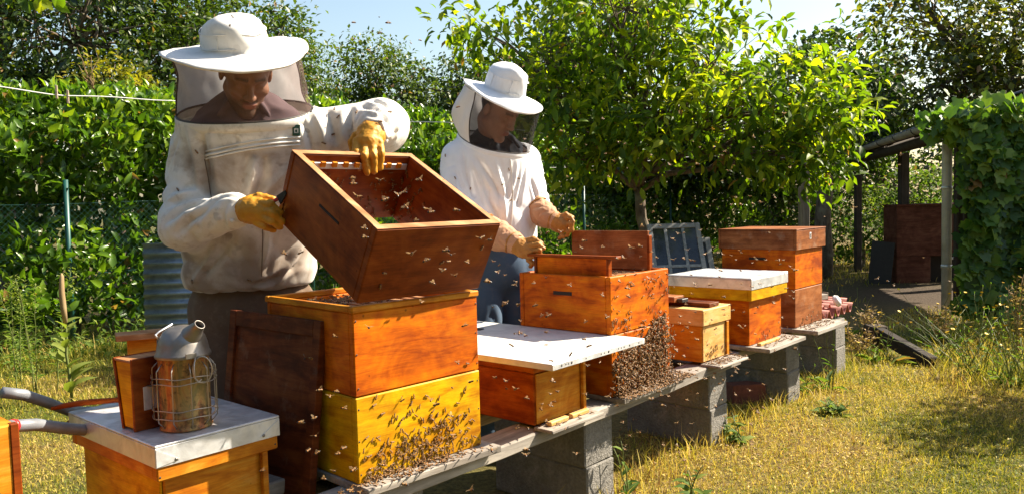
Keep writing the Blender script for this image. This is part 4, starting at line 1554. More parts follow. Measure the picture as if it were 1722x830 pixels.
def wire_pts(pix, sag=.0, n=60):
    P = [at_y(*p) for p in pix]
    seg = np.concatenate([[0], np.cumsum([np.linalg.norm(P[i + 1] - P[i]) for i in range(len(P) - 1)])])
    ts = np.linspace(0, seg[-1], n)
    P = np.array(P)
    return [np.array([np.interp(t, seg, P[:, k]) for k in range(3)]) for t in ts]


cl = wire_pts([(-60, 140, 4.9), (0, 147, 5.0), (100, 160, 5.3), (285, 169, 5.8), (470, 183, 6.3), (660, 203, 6.8), (760, 207, 7.1), (900, 222, 7.4), (1000, 235, 7.7), (1090, 245, 7.9)])
mb = MB()
mb.tube([p + np.array([0, 0, .004 * math.sin(i * .9)]) for i, p in enumerate(cl)], .0042, 6)
o = mb.build('clothes_line', M_CORD)
tag(o, 'white clothes line stretched behind both beekeepers to the walnut tree', 'cord')
cl2 = wire_pts([(880, 283, 9.2), (985, 281, 9.6), (1180, 262, 10.4), (1400, 268, 11.2)])
mb = MB()
mb.tube(cl2, .0035, 5)
o = mb.build('fence_wire', M_CORD)
tag(o, 'thin bare wire stretched before the hedge under the walnut tree', 'wire')
M_PEG = mat_plain('weathered_clothes_peg', (.36, .28, .2), .8)
for (u, v, y, lab) in ((95, 155, 5.28, 'pale wooden clothes peg on the line, left of two'), (114, 163, 5.33, 'darker wooden clothes peg on the line, right of two'), (998, 237, 7.69, 'clothes peg on the line in front of the walnut tree')):
    p = at_y(u, v, y)
    r = empty('clothes_peg', p, .4, lab, 'clothes peg', 'clothes pegs on the line')
    part(r, 'jaw', M_PEG, lambda b: b.box((-.007, -.011, -.045), (.007, -.001, .045), .002))
    part(r, 'jaw', M_PEG, lambda b: b.box((-.007, .001, -.045), (.007, .011, .045), .002))
    part(r, 'spring', M_WIRE, lambda b: b.tube([(-.009, -.012, .004), (.009, -.012, .002), (.009, .012, .002), (-.009, .012, .004)], .0015, 5))

# wooden posts right of the walnut tree
p = at_y(1352, 375, 9.5)
o = empty('wooden_post', (p[0], p[1], 0), .2, 'pale grey wooden post under the walnut tree\'s right branches', 'post')
part(o, 'post', mat_wood('grey_post', (.12, .10, .08), (.24, .2, .16), (.36, .31, .25), 'Z', .9, 0), lambda b: b.box((-.05, -.05, 0), (.05, .05, 1.9), .008))
p = at_y(1385, 430, 12.0)
tree('slim_tree', 'slim dark tree trunk right of the grey wooden post', (p[0], p[1], 0), 2.3, .11,
     [((p[0], p[1], 3.0), (.9, .8, .7), 1), ((p[0] + .6, p[1], 2.6), (.6, .6, .5), .6)], 60, 40, .3, .12, M_DARK, wr=.6, group='trees on the right')


# ------------------------------------------------------------------ open shelter on the right
def build_shelter():
    root = empty('garden_shelter', (4.5, 8.0, 0), label='open timber shelter with corrugated roof and gutter on the right', cat='shelter')
    o_ = np.array([4.5, 8.0, 0])
    A, B = np.array([0.0, -.15, 1.96]), np.array([1.12, 4.9, 1.90])
    ax = nrm(B - A)
    up = np.array([2.6, -.55, .85])
    # roof: corrugated sheet
    vs, fs = [], []
    n = 120
    for i in range(n):
        t = i / (n - 1)
        b0 = A + (B - A) * t + np.array([0, 0, .10 + .018 * math.sin(t * 5.0 / .09 * 2 * math.pi * .5)])
        e0 = b0 + up
        for q_ in (b0, e0):
            vs.append(q_); vs.append(q_ - np.array([0, 0, .006]))
    for i in range(n - 1):
        a = i * 4
        fs += [[a, a + 2, a + 6, a + 4], [a + 1, a + 5, a + 7, a + 3], [a, a + 4, a + 5, a + 1], [a + 2, a + 3, a + 7, a + 6]]
    fs += [[0, 1, 3, 2], [4 * n - 4, 4 * n - 2, 4 * n - 1, 4 * n - 3]]
    mb = MB()
    mb.add(vs, fs, 0, True)
    mb.build('roof', mat_plain('dark_roof_sheet', (.10, .10, .10), .6, .2, 12, .4), root)
    # gutter: half pipe along the eave
    mb = MB()
    ga, gb = A + np.array([-.07, 0, .055]), B + np.array([-.07, 0, .055])
    side = nrm(np.cross(ax, [0, 0, 1]))
    vs, fs = [], []
    for e in (ga, gb):
        for r in (.062, .058):
            for j in range(9):
                t = math.pi + math.pi * j / 8
                vs.append(e + side * r * math.cos(t) + np.array([0, 0, 1]) * r * math.sin(t))
    for j in range(8):
        fs += [[j, j + 1, 18 + j + 1, 18 + j], [9 + j + 1, 9 + j, 27 + j, 27 + j + 1], [j, 9 + j, 9 + j + 1, j + 1]]
    mb.add(vs, fs, 0, True)
    mb.build('gutter', mat_plain('grey_gutter', (.32, .31, .29), .55, .1, 8, .35), root)
    for t in (.08, .24, .4, .56, .72, .88):
        c = A + (B - A) * t + np.array([-.07, 0, .055])
        part(root, 'gutter_bracket', M_BLACKM, lambda b: b.tube([c + side * .066 * math.cos(a) + np.array([0, 0, 1]) * .066 * math.sin(a) for a in np.linspace(math.pi, 2 * math.pi, 7)], .007, 5))
    M_T = W_OLD
    part(root, 'eave_beam', M_T, lambda b: b.tube([A + np.array([.08, 0.0, -.06]), B + np.array([.08, 0, -.06])], .075, 4))
    for t in (.05, .3, .55, .8, .97):
        c = A + (B - A) * t
        part(root, 'rafter', M_T, lambda b: b.tube([c + np.array([-.02, 0, .02]), c + up + np.array([0, 0, .0])], .045, 4))
    for (x, y, h, r) in ((1.17, 3.3, 1.85, .06), (1.2, 4.85, 1.9, .05), (.14, .1, 1.85, .04), (3.3, 3.0, 2.6, .08)):
        part(root, 'timber_post', M_T, lambda b: b.box((x - r, y - r, 0), (x + r, y + r, h), .01))
    part(root, 'downpipe', M_WHITEP, lambda b: b.tube([(-.03, 0.02, 0), (-.03, .02, 1.75), (-.03, 0.02, 1.93)], .048, 14))
    for z in (.5, 1.3):
        part(root, 'pipe_clip', M_ZINC, lambda b: b.tube([(-.03, .02, z), (-.03, .02, z + .03)], .053, 14))
    # brown cupboard
    c = np.array([.95, 3.05, 0])
    r = empty('cupboard', o_ + c, -.10, 'reddish-brown cupboard with a dark open compartment under the shelter', 'cupboard')
    M_C = mat_ply('rusty_cupboard', (.10, .035, .02), (.15, .05, .03), (.19, .075, .045), rough=.6, coat=0)
    part(r, 'door_panel', M_C, lambda b: b.box((0, 0, .38), (1.05, .03, 1.08), .004))
    part(r, 'lower_panel', M_C, lambda b: b.box((0, .001, 0), (.46, .03, .3785), .004))
    part(r, 'side_panel', M_C, lambda b: b.box((0, .031, 0), (.03, .5, 1.079), .004))
    part(r, 'top_panel', M_C, lambda b: b.box((-.01, -.02, 1.081), (1.06, .5, 1.11), .004))
    part(r, 'compartment', M_HOLE, lambda b: b.box((.4605, .12, .0), (1.05, .5, .3785), .004))
    part(r, 'shelf', M_WHITEP, lambda b: b.box((.72, -.06, .33), (1.05, -.001, .36), .004))
    # grey sheet leaning at its left side
    mb = MB()
    mb.box((0, 0, 0), (.30, .012, .62), .002)
    o = mb.build('dark_sheet', M_BLACKM)
    o.location = o_ + c + np.array([-.40, .02, 0])
    o.rotation_euler = (-.12, .12, -.25)
    tag(o, 'dark sheet leaning against the cupboard\'s left side', 'sheet')


build_shelter()


def build_vine():
    root = empty('grape_vine', (4.47, 7.4, 0), label='dense grape vine covering the shelter front at the right edge', cat='vine')
    n = 5200
    x = RNG.uniform(0, 1, n) ** 1.2 * 2.3
    z = RNG.uniform(.02, 1.0, n) ** .8 * 2.02
    top = RNG.uniform(0, 1, n) < .2
    z = np.where(top, 1.92 + RNG.normal(0, .09, n) + .12 * np.sin(x * 3), z)
    bump = .16 * pnoise(np.stack([x * 1.7, z * 1.5, 0 * x], -1)) + .07 * pnoise(np.stack([x * 4, z * 4, 0 * x + 4], -1))
    y = -bump + np.abs(RNG.normal(0, .10, n)) - .15 * x * .2
    y = np.where(top, RNG.uniform(-.1, .7, n), y)
    xe = .10 * pnoise(np.stack([z * 2.3, z * 0, z * 0 + 2], -1)) - .22 * np.clip((z - 1.75) / .3, 0, 1)
    P = np.stack([x + xe - .12, y, z], -1)
    N = np.stack([RNG.normal(-.15, .35, n), RNG.normal(-.9, .3, n), RNG.normal(.45, .3, n)], -1)
    N[top] = np.stack([RNG.normal(0, .4, top.sum()), RNG.normal(-.3, .4, top.sum()), np.full(top.sum(), .9)], -1)
    D = np.stack([RNG.normal(0, .5, n), RNG.normal(-.25, .3, n), RNG.normal(-.8, .4, n)], -1)
    L = RNG.uniform(.075, .15, n)
    rnd = np.clip(RNG.uniform(0, .8, n) + .2 * (z > 1.6), 0, 1)
    wy = P[:, 1] + 7.4
    wx = P[:, 0] + 4.47
    foliage(root, P, D, N, L, L * RNG.uniform(.95, 1.1, n), LEAFV, M_VINE, rnd, 300, np.where((wx / wy < .665), L / wy - y * .002, 0))
    mb = MB()
    for k in range(10):
        xx = RNG.uniform(0, 2)
        mb.tube([(xx, .25, 0), (xx + RNG.normal(0, .1), .2, .8), (xx + RNG.normal(0, .2), .15, 1.5), (xx + RNG.normal(0, .3), .1, 2.0)], [.03, .022, .016, .008], 6)
    for k in range(9):
        xx = RNG.uniform(-.05, .9)
        p0 = np.array([xx, RNG.uniform(-.05, .3), 1.95])
        mb.tube([p0, p0 + [RNG.normal(-.05, .08), RNG.normal(-.1, .05), .16], p0 + [RNG.normal(-.1, .12), RNG.normal(-.15, .05), .26]], [.005, .004, .002], 5)
    mb.build('stems', M_BARK, root)['kind'] = 'stuff'
    part(root, 'trellis', W_OLD, lambda b: [b.box((k * .45, .30, 0), (k * .45 + .04, .34, 1.95), .004) for k in range(6)])


build_vine()

# old beam lying slanted in the grass
a_, b2_ = at_y(1478, 545, 6.3), at_y(1572, 597, 5.6)
d_ = nrm(b2_ - a_)
mb = MB()
mb.box((0, -.04, -.12), (.75, .04, -.02), .008)
W_BLACK = mat_wood('near_black_timber', (.012, .009, .007), (.025, .018, .013), (.05, .036, .025), 'X', .95, 0)  # near-black timber tone, used by the beam alone
o = mb.build('old_beam', W_BLACK)
y_ = nrm(np.cross([0, 0, 1], d_))
a0 = a_ - d_ * .05
o.matrix_world = frame_matrix(a0, d_, y_, np.cross(d_, y_))
tag(o, 'dark old beam slanting down in the weeds beyond the last block', 'beam')
mb = MB()
mb.box((-.07, -.07, 0), (.07, .07, a0[2] - .02), .008)
o = mb.build('beam_prop', W_OLD)
o.location = (a0[0], a0[1], 0)
tag(o, 'dark stump propping the upper end of the slanting beam', 'prop')
# ------------------------------------------------------------------ weeds
M_STEM = mat_leaf('green_stem', (.07, .10, .02), (.13, .16, .035), (.22, .22, .06), trans=.2, rough=.6)
M_DRYS = mat_leaf('dry_stem', (.16, .10, .05), (.30, .20, .10), (.45, .33, .18), trans=.25, rough=.8, spec=.2)
M_YEL = mat_plain('yellow_petals', (.75, .48, .01), .6, 0, 40, .2)


def stem_curve(base, h, lean, az, k=6, curl=.3):
    pts = []
    for i in range(k + 1):
        s = i / k
        r = lean * s ** 1.6
        pts.append(np.array(base) + np.array([math.cos(az) * r + RNG.normal(0, .004), math.sin(az) * r + RNG.normal(0, .004), h * s * (1 - .12 * curl * s)]))
    return pts


class Plant:
    def __init__(self, name, label, base, group=None, cat='weed'):
        self.root = empty(name, base, label=label, cat=cat, group=group)
        self.st = MB()
        self.P, self.D, self.N, self.L, self.W, self.R = [], [], [], [], [], []
        self.flowers = []

    def stem(self, pts, r0, r1):
        self.st.tube(pts, list(np.linspace(r0, r1, len(pts))), 5)

    def leaf(self, p, d, n, L, W, r=None):
        self.P.append(p); self.D.append(d); self.N.append(n); self.L.append(L); self.W.append(W)
        self.R.append(RNG.uniform(0, 1) if r is None else r)

    def flower(self, p, r):
        mb = MB()
        k = 10
        vs, fs = [(0, 0, .25 * r)], []
        for i in range(k * 2):
            a = math.pi * i / k
            rr = r * (1 if i % 2 == 0 else .72)
            vs.append((rr * math.cos(a), rr * math.sin(a), .35 * r))
        vs.append((0, 0, -.5 * r))
        for i in range(k * 2):
            j = (i + 1) % (2 * k)
            fs += [[0, 1 + i, 1 + j], [2 * k + 1, 1 + j, 1 + i]]
        mb.add(vs, fs)
        o = mb.build('flower', M_YEL, self.root)
        o.location = p
        o.rotation_euler = (RNG.normal(0, .35), RNG.normal(0, .35), 0)

    def done(self, smat, lmat, tmpl=LEAF8, singles=0, fname='leaves'):
        if self.st.n:
            me = self.st.mesh('stems', smat)
            a = me.attributes.new('rnd', 'FLOAT', 'POINT')
            a.data.foreach_set('value', RNG.uniform(.2, .9, len(me.vertices)).astype(np.float32))
            mobj('stems', me, self.root)
        if self.P:
            foliage(self.root, np.array(self.P), np.array(self.D), np.array(self.N), np.array(self.L), np.array(self.W), tmpl, lmat, np.array(self.R), singles,
                    np.array(self.L), name=fname)
        return self.root


def goldenrod(label, base, h, n=3):
    p = Plant('tall_weed', label, base, 'tall feathery weeds by the hedge')
    for k in range(n):
        az = RNG.uniform(0, 6.28)
        pts = stem_curve((RNG.normal(0, .05), RNG.normal(0, .05), 0), h * RNG.uniform(.75, 1), RNG.uniform(.02, .14), az, 10)
        p.stem(pts, .005, .002)
        for s in np.linspace(.12, .98, 58):
            i = s * 10
            a = pts[int(min(i, 9))] + (pts[int(min(i, 9)) + 1] - pts[int(min(i, 9))]) * (i - int(min(i, 9)))
            t = RNG.uniform(0, 6.28)
            dd = np.array([math.cos(t), math.sin(t), RNG.uniform(.1, .8)])
            Lf = .085 * (1 - .35 * s)
            p.leaf(a, dd, np.array([0, 0, 1.0]) + .2 * dd, Lf, Lf * .16, RNG.uniform(.2, .9))
        for s in range(34):   # top spray
            a = pts[-1] + np.array([RNG.normal(0, .03), RNG.normal(0, .03), RNG.uniform(-.18, .02)])
            t = RNG.uniform(0, 6.28)
            dd = np.array([math.cos(t), math.sin(t), .8])
            p.leaf(a, dd, np.array([0, 0, 1.0]), .035, .012, RNG.uniform(.7, 1))
    p.done(M_STEM, M_WEED, LEAF4)


b = at_y(38, 565, 5.6); goldenrod('tall feathery weed at the left edge before the hedge', (b[0], b[1], 0), .98, 3)
b = at_y(62, 565, 5.5); goldenrod('tall feathery weed next to the mullein, tallest of the group', (b[0], b[1], 0), .98, 2)
b = at_y(12, 560, 5.9); goldenrod('shorter feathery weed cut by the left picture edge', (b[0], b[1], 0), .85, 2)

# mullein
b = at_y(112, 560, 5.3)
p = Plant('mullein', 'mullein with broad pale leaves and a tall seed spike before the green post', (b[0], b[1], 0), cat='plant')
pts = stem_curve((0, 0, 0), .86, .035, 2.6, 8, 0)
p.stem(pts, .011, .006)
for s in np.linspace(.06, .62, 15):
    i = s * 8
    a = pts[int(i)] + (pts[int(i) + 1] - pts[int(i)]) * (i - int(i))
    t = RNG.uniform(0, 6.28) if s > .3 else RNG.choice([-.5, .2, -2.4, -1.2, .6, 3.0])
    dd = np.array([math.cos(t), math.sin(t) * .8, RNG.uniform(.4, 1.1)])
    L = .20 * (1 - s * .75)
    p.leaf(a, dd, np.array([0, -.5, 1.0]) - .6 * np.array([dd[0], dd[1], 0]), L, L * .42, RNG.uniform(.75, 1))
p.done(M_STEM, M_WEED, LEAF8, 15)
mb = MB()
sp0 = pts[5]
mb.tube([pts[5], pts[6], pts[7], pts[8], pts[8] + np.array([0, 0, .02])], [.014, .020, .019, .014, .004], 8)
me = mb.mesh('seed_spike', M_DRYS)
a = me.attributes.new('rnd', 'FLOAT', 'POINT')
a.data.foreach_set('value', RNG.uniform(.5, 1, len(me.vertices)).astype(np.float32))
mobj('seed_spike', me, p.root)


def hawkbit(label, base, n, hmin, hmax, lean, dirs=(0, 6.28), fl=.5, rosette=14, group='yellow-flowered weeds at the right'):
    p = Plant('flowering_weed', label, base, group)
    for k in range(n):
        az = RNG.uniform(*dirs)
        h = RNG.uniform(hmin, hmax)
        pts = stem_curve((RNG.normal(0, .06), RNG.normal(0, .06), 0), h, lean * RNG.uniform(.2, 1.3), az, 7, .8)
        p.stem(pts, .0032, .0016)
        if RNG.uniform() < fl:
            p.flower(pts[-1], RNG.uniform(.010, .016))
        else:
            p.leaf(pts[-1], np.array([0, 0, 1.0]), np.array([1.0, 0, 0]), .02, .012, .5)
        for s in (2, 3, 4):
            if RNG.uniform() < .5:
                t = RNG.uniform(0, 6.28)
                p.leaf(pts[s], np.array([math.cos(t), math.sin(t), .6]), np.array([0, 0, 1.0]), RNG.uniform(.03, .08), .012)
    for k in range(rosette):
        t = RNG.uniform(0, 6.28)
        p.leaf(np.array([RNG.normal(0, .06), RNG.normal(0, .06), .01]), np.array([math.cos(t), math.sin(t), RNG.uniform(.2, 1)]), np.array([0, 0, 1.0]), RNG.uniform(.08, .2), .03)
    return p.done(M_STEM, M_WEED, LEAF8)


for (u, v, n, h0_, h1_, ln, lab) in (
        (1640, 640, 26, .22, .52, .32, 'bushy yellow-flowered weed in full sun at the right'),
        (1600, 610, 22, .2, .48, .34, 'yellow-flowered weed arching left towards the slanting beam'),
        (1690, 600, 18, .35, .62, .14, 'upright yellow-flowered weed before the vine'),
        (1650, 585, 16, .35, .6, .12, 'tall thin yellow-flowered weed behind the bushy one'),
        (1575, 575, 12, .25, .5, .2, 'sparse yellow-flowered weed near the shelter post'),
        (1712, 650, 20, .25, .5, .2, 'leafy weed cut by the right picture edge'),
        (1480, 610, 9, .18, .38, .2, 'small yellow-flowered weed before the dark beam'),
        (1430, 565, 7, .3, .5, .1, 'yellow-topped weed beside the red wavy sheets')):
    g = at_z(u, v, 0)
    hawkbit(lab, (g[0], g[1], 0), n, h0_, h1_, ln, (0, 6.28), .4)
for (u, v, n, h0_, h1_, lab) in ((1385, 655, 4, .35, .55, 'thin stalky weed growing up beside the far concrete block'), (1330, 668, 6, .12, .3, 'low stalky weed at the foot of the block between the far hives')):
    g = at_z(u, v, 0)
    hawkbit(lab, (g[0], g[1], 0), n, h0_, h1_, .1, (0, 6.28), .1, 10, 'stalky weeds by the blocks')


def dry_bush(label, base, h, n):
    p = Plant('dry_weed', label, base, 'dry brown weeds')
    for k in range(n):
        az = RNG.uniform(0, 6.28)
        pts = stem_curve((RNG.normal(0, .03), RNG.normal(0, .03), 0), h * RNG.uniform(.6, 1), h * .35 * RNG.uniform(.1, 1), az, 6, .6)
        p.stem(pts, .003, .001)
        for s in range(22):
            i = RNG.integers(2, 6)
            a = pts[i] + (pts[i + 1] - pts[i]) * RNG.uniform()
            t = RNG.uniform(0, 6.28)
            dd = np.array([math.cos(t), math.sin(t), RNG.uniform(-.2, .9)])
            p.leaf(a + dd * .01, dd, rand_dirs(1)[0], RNG.uniform(.015, .045), RNG.uniform(.008, .016))
    return p.done(M_DRYS, M_DRYS, LEAF4)


for (u, v, h, n, lab) in ((1462, 585, .40, 14, 'brown withered weed beside the red wavy sheets'), (1445, 610, .34, 12, 'dark withered weed at the foot of the last block'),
                          (1590, 580, .36, 8, 'straw-coloured withered weed beside the shelter post'), (1708, 600, .72, 10, 'tall straw-coloured withered weed before the vine')):
    g = at_z(u, v, 0)
    dry_bush(lab, (g[0], g[1], 0), h, n)


# broad-leaved weeds under the stand
def thistle(label, u, v, h, n):
    g = at_z(u, v, 0)
    p = Plant('leafy_weed', label, (g[0], g[1], 0), 'leafy weeds in the lawn')
    for k in range(n):
        pts = stem_curve((RNG.normal(0, .02), RNG.normal(0, .02), 0), h * RNG.uniform(.6, 1), .06, RNG.uniform(0, 6.28), 6, .2)
        p.stem(pts, .004, .002)
        for s in range(8):
            i = s % 6
            t = RNG.uniform(0, 6.28)
            L = RNG.uniform(.05, .11) * (1 - .08 * i)
            p.leaf(pts[i], np.array([math.cos(t), math.sin(t), RNG.uniform(.1, .8)]), np.array([0, -.2, 1.0]), L, L * .36)
    p.done(M_STEM, M_WEED, LEAF8)


thistle('leafy weed growing tall between the two nearer block piers', 1068, 850, .42, 2)
thistle('broad-leaved weed at the bottom edge right of the block pier', 1165, 855, .2, 3)
thistle('low leafy weed at the foot of the pale hive\'s block pier', 1235, 745, .16, 4)
thistle('green sprig under the bearded hive', 1075, 700, .28, 2)
thistle('small white-flecked weed in the lawn centre', 1395, 700, .12, 5)
thistle('leafy weed between the near beekeeper and the tall hive', 560, 560, .55, 5)
thistle('leafy weed showing between the second beekeeper and his frame', 915, 470, .9, 6)

# ivy and low plants along the hedge foot on the left
def hedge_foot():
    o = empty('hedge_foot_plants', (-4, 6.6, 0), label='low mixed weeds and grass tufts along the hedge foot', cat='ground cover')
    n = 2600
    t = RNG.uniform(1.2, 6.5, n)
    off = RNG.uniform(.02, .75, n)
    x = HA[0] + HDIR[0] * t + HN[0] * off + 4
    y = HA[1] + HDIR[1] * t + HN[1] * off - 6.6
    z = RNG.uniform(0, .28, n) * np.clip(1.1 - off, .2, 1)
    P = np.stack([x, y, z], -1)
    D = np.stack([RNG.normal(0, .6, n), RNG.normal(0, .6, n), RNG.uniform(.1, 1, n)], -1)
    N = np.stack([RNG.normal(0, .4, n), RNG.normal(-.3, .4, n), np.ones(n)], -1)
    L = RNG.uniform(.03, .10, n)
    f = foliage(o, P, D, N, L, L * RNG.uniform(.2, .5, n), LEAF4, M_WEED)
    o['kind'] = 'stuff'


hedge_foot()

# straw heap at the hedge foot
mb = MB()
c = at_z(215, 556, .02)
for k in range(240):
    p0 = np.array([RNG.normal(0, .16), RNG.normal(0, .10), RNG.uniform(.0, .10)])
    t = RNG.normal(.5, .5)
    dd = np.array([math.cos(t), math.sin(t), RNG.normal(.1, .25)]) * RNG.uniform(.1, .3)
    mb.tube([p0 - dd * .5, p0 + dd * .5], [.0022, .001], 3, cap=False)
me = mb.mesh('straw_heap', M_DRYS)
a = me.attributes.new('rnd', 'FLOAT', 'POINT')
a.data.foreach_set('value', RNG.uniform(.4, 1, len(me.vertices)).astype(np.float32))
o = mobj('straw_heap', me)
o.location = (c[0], c[1], 0.02)
tag(o, 'small heap of dry straw below the corrugated sheet', 'straw', kind='stuff')

# dead twigs above the hedge
mb = MB()
b0 = at_y(150, 150, 7.6)
for k in range(7):
    e = at_y(RNG.uniform(105, 165), RNG.uniform(75, 110), 7.6)
    s = at_y(RNG.uniform(140, 172), 150, 7.6)
    mb.tube(limb_pts(s, e, -.1, 4, .12), [.006, .005, .004, .003, .0015], 4)
me = mb.mesh('dead_twigs', M_DRYS)
a = me.attributes.new('rnd', 'FLOAT', 'POINT')
a.data.foreach_set('value', RNG.uniform(.1, .7, len(me.vertices)).astype(np.float32))
tag(mobj('dead_twigs', me), 'bare brown twigs rising above the left part of the hedge', 'twigs')
# overhanging leaves at the top left corner
root = empty('overhanging_branch', at_y(60, -60, 2.6), label='leafy branch hanging into the top left corner of the view', cat='branch')
ro = np.array(root.location)
P, D = [], []
mb = MB()
for (u, v, y) in ((40, 6, 2.6), (62, -4, 2.6), (88, 4, 2.65), (30, -10, 2.6), (75, -12, 2.6), (14, -14, 2.6), (100, -14, 2.6)):
    e = at_y(u, v, y)
    mb.tube(limb_pts((0, 0, .05), e - ro, .1, 3, .05), [.004, .003, .002, .001], 5)
    for k in range(2):
        P.append(e - ro)
        D.append(np.array([RNG.normal(0, .8), RNG.normal(0, .3), -.6]))
mb.build('twig', M_BARK, root)
foliage(root, np.array(P), np.array(D), np.array([[RNG.normal(0, .3), -1, .3] for _ in P]), np.full(len(P), .06), np.full(len(P), .03), LEAF8, M_WALNUT, None, len(P))
# ------------------------------------------------------------------ people: distance fields turned into surfaces
from mathutils.bvhtree import BVHTree


def d_cap(P, a, b, ra, rb):
    a, b = np.asarray(a, float), np.asarray(b, float)
    ab = b - a
    t = np.clip(((P - a) @ ab) / (ab @ ab + 1e-12), 0, 1)
    return np.linalg.norm(P - a - t[:, None] * ab, axis=1) - (ra + (rb - ra) * t)


def d_ell(P, c, r, R=None):
    q = P - np.asarray(c, float)
    if R is not None:
        q = q @ R           # columns of R are the axes
    r = np.asarray(r, float)
    k = np.linalg.norm(q / r, axis=1)
    return (k - 1) * r.min() * np.where(k > 1, 1.0, 1.0)


def smin(a, b, k):
    h = np.clip(.5 + .5 * (b - a) / k, 0, 1)
    return b + (a - b) * h - k * h * (1 - h)


def smax(a, b, k):
    return -smin(-a, -b, k)


def chain(P, pts, rs, k=.02):
    d = None
    for i in range(len(pts) - 1):
        e = d_cap(P, pts[i], pts[i + 1], rs[i], rs[i + 1])
        d = e if d is None else smin(d, e, k)
    return d


def surface(f, xs, ys, zs):
    """naive surface nets on a (possibly uneven) grid -> verts, quads"""
    xs, ys, zs = map(np.asarray, (xs, ys, zs))
    nx, ny, nz = len(xs), len(ys), len(zs)
    Vv = np.empty((nx, ny, nz), np.float32)
    YY, ZZ = np.meshgrid(ys, zs, indexing='ij')
    step = max(1, int(200000 / (ny * nz)))
    for i in range(0, nx, step):
        xi = xs[i:i + step]
        n = len(xi)
        P = np.empty((n, ny, nz, 3))
        P[..., 0] = xi[:, None, None]
        P[..., 1] = YY[None]
        P[..., 2] = ZZ[None]
        Vv[i:i + step] = f(P.reshape(-1, 3)).reshape(n, ny, nz)
    ins = Vv < 0
    c = [ins[dx:nx - 1 + dx, dy:ny - 1 + dy, dz:nz - 1 + dz] for dx in (0, 1) for dy in (0, 1) for dz in (0, 1)]
    s = sum(x.astype(np.int8) for x in c)
    act = (s > 0) & (s < 8)
    idx = np.full(act.shape, -1, np.int64)
    I, J, K = np.nonzero(act)
    idx[I, J, K] = np.arange(len(I))
    acc = np.zeros((len(I), 3))
    cnt = np.zeros(len(I))
    corner = [(dx, dy, dz) for dx in (0, 1) for dy in (0, 1) for dz in (0, 1)]
    X = [xs, ys, zs]
    for a in range(8):
        for ax in range(3):
            ca = corner[a]
            if ca[ax]:
                continue
            cb = list(ca)
            cb[ax] = 1
            va = Vv[I + ca[0], J + ca[1], K + ca[2]]
            vb = Vv[I + cb[0], J + cb[1], K + cb[2]]
            m = (va < 0) != (vb < 0)
            t = np.where(m, va / (va - vb + 1e-20), 0)
            pa = np.stack([xs[I + ca[0]], ys[J + ca[1]], zs[K + ca[2]]], -1)
            pb = np.stack([xs[I + cb[0]], ys[J + cb[1]], zs[K + cb[2]]], -1)
            acc += np.where(m[:, None], pa + (pb - pa) * t[:, None], 0)
            cnt += m
    V = acc / np.maximum(cnt, 1)[:, None]
    quads = []
    for ax in range(3):
        o1, o2 = (ax + 1) % 3, (ax + 2) % 3
        sl0, sl1 = [slice(None)] * 3, [slice(None)] * 3
        sl0[ax], sl1[ax] = slice(0, -1), slice(1, None)
        A, B = ins[tuple(sl0)], ins[tuple(sl1)]
        e = np.argwhere(A != B)
        ok = (e[:, o1] > 0) & (e[:, o2] > 0) & (e[:, o1] < Vv.shape[o1] - 1) & (e[:, o2] < Vv.shape[o2] - 1)
        e = e[ok]
        flip = A[tuple(e.T)]
        u1 = np.zeros(3, int); u1[o1] = 1
        u2 = np.zeros(3, int); u2[o2] = 1
        q = np.stack([idx[tuple((e - u1 - u2).T)], idx[tuple((e - u2).T)], idx[tuple(e.T)], idx[tuple((e - u1).T)]], 1)
        q[~flip] = q[~flip][:, ::-1]
        quads.append(q)
    return V, np.concatenate(quads)


def vnormals(V, Q):
    n = np.cross(V[Q[:, 2]] - V[Q[:, 0]], V[Q[:, 3]] - V[Q[:, 1]])
    N = np.zeros_like(V)
    for k in range(4):
        np.add.at(N, Q[:, k], n)
    return N / (np.linalg.norm(N, axis=1)[:, None] + 1e-12)


def relax(V, Q, it=2, w=.5):
    a = np.concatenate([Q[:, 0], Q[:, 1], Q[:, 2], Q[:, 3]])
    b = np.concatenate([Q[:, 1], Q[:, 2], Q[:, 3], Q[:, 0]])
    for _ in range(it):
        S = np.zeros_like(V)
        c = np.zeros(len(V))
        np.add.at(S, a, V[b]); np.add.at(c, a, 1)
        np.add.at(S, b, V[a]); np.add.at(c, b, 1)
        V = V * (1 - w) + w * S / np.maximum(c, 1)[:, None]
    return V


def grid(lo, hi, h):
    return [np.arange(lo[i], hi[i] + h, h) for i in range(3)]


def ugrid(lo, hi, flo, fhi, hc, hf):
    """axis values: coarse outside, fine inside flo..fhi"""
    r = []
    for i in range(3):
        r.append(np.concatenate([np.arange(lo[i], flo[i], hc), np.arange(flo[i], fhi[i], hf), np.arange(fhi[i], hi[i] + hc, hc)]))
    return r


def loft(P, prof, yaw):
    """prof rows: z, cx, cy, half width (across), half depth (fore-aft); yaw turns the section"""
    prof = np.asarray(prof, float)
    z = np.clip(P[:, 2], prof[0, 0], prof[-1, 0])
    cx, cy, a, b = (np.interp(z, prof[:, 0], prof[:, k]) for k in (1, 2, 3, 4))
    dx, dy = P[:, 0] - cx, P[:, 1] - cy
    c, s = math.cos(yaw), math.sin(yaw)
    u, v = dx * c + dy * s, -dx * s + dy * c
    p = 2.3
    k = (np.abs(u / a) ** p + np.abs(v / b) ** p) ** (1 / p)
    d = (k - 1) * np.minimum(a, b)
    dz = np.maximum(prof[0, 0] - P[:, 2], P[:, 2] - prof[-1, 0])
    return smax(d, dz, .03)


def ridged(n, sharp=1.0):
    return 1 - np.minimum(1, np.abs(n) * 2.2) ** sharp


def swave(ph, sharp=2.6):
    """cloth-like wave: broad rounded crests, narrow valleys"""
    w = .5 + .5 * np.sin(ph)
    return w ** (1 / sharp) - .72


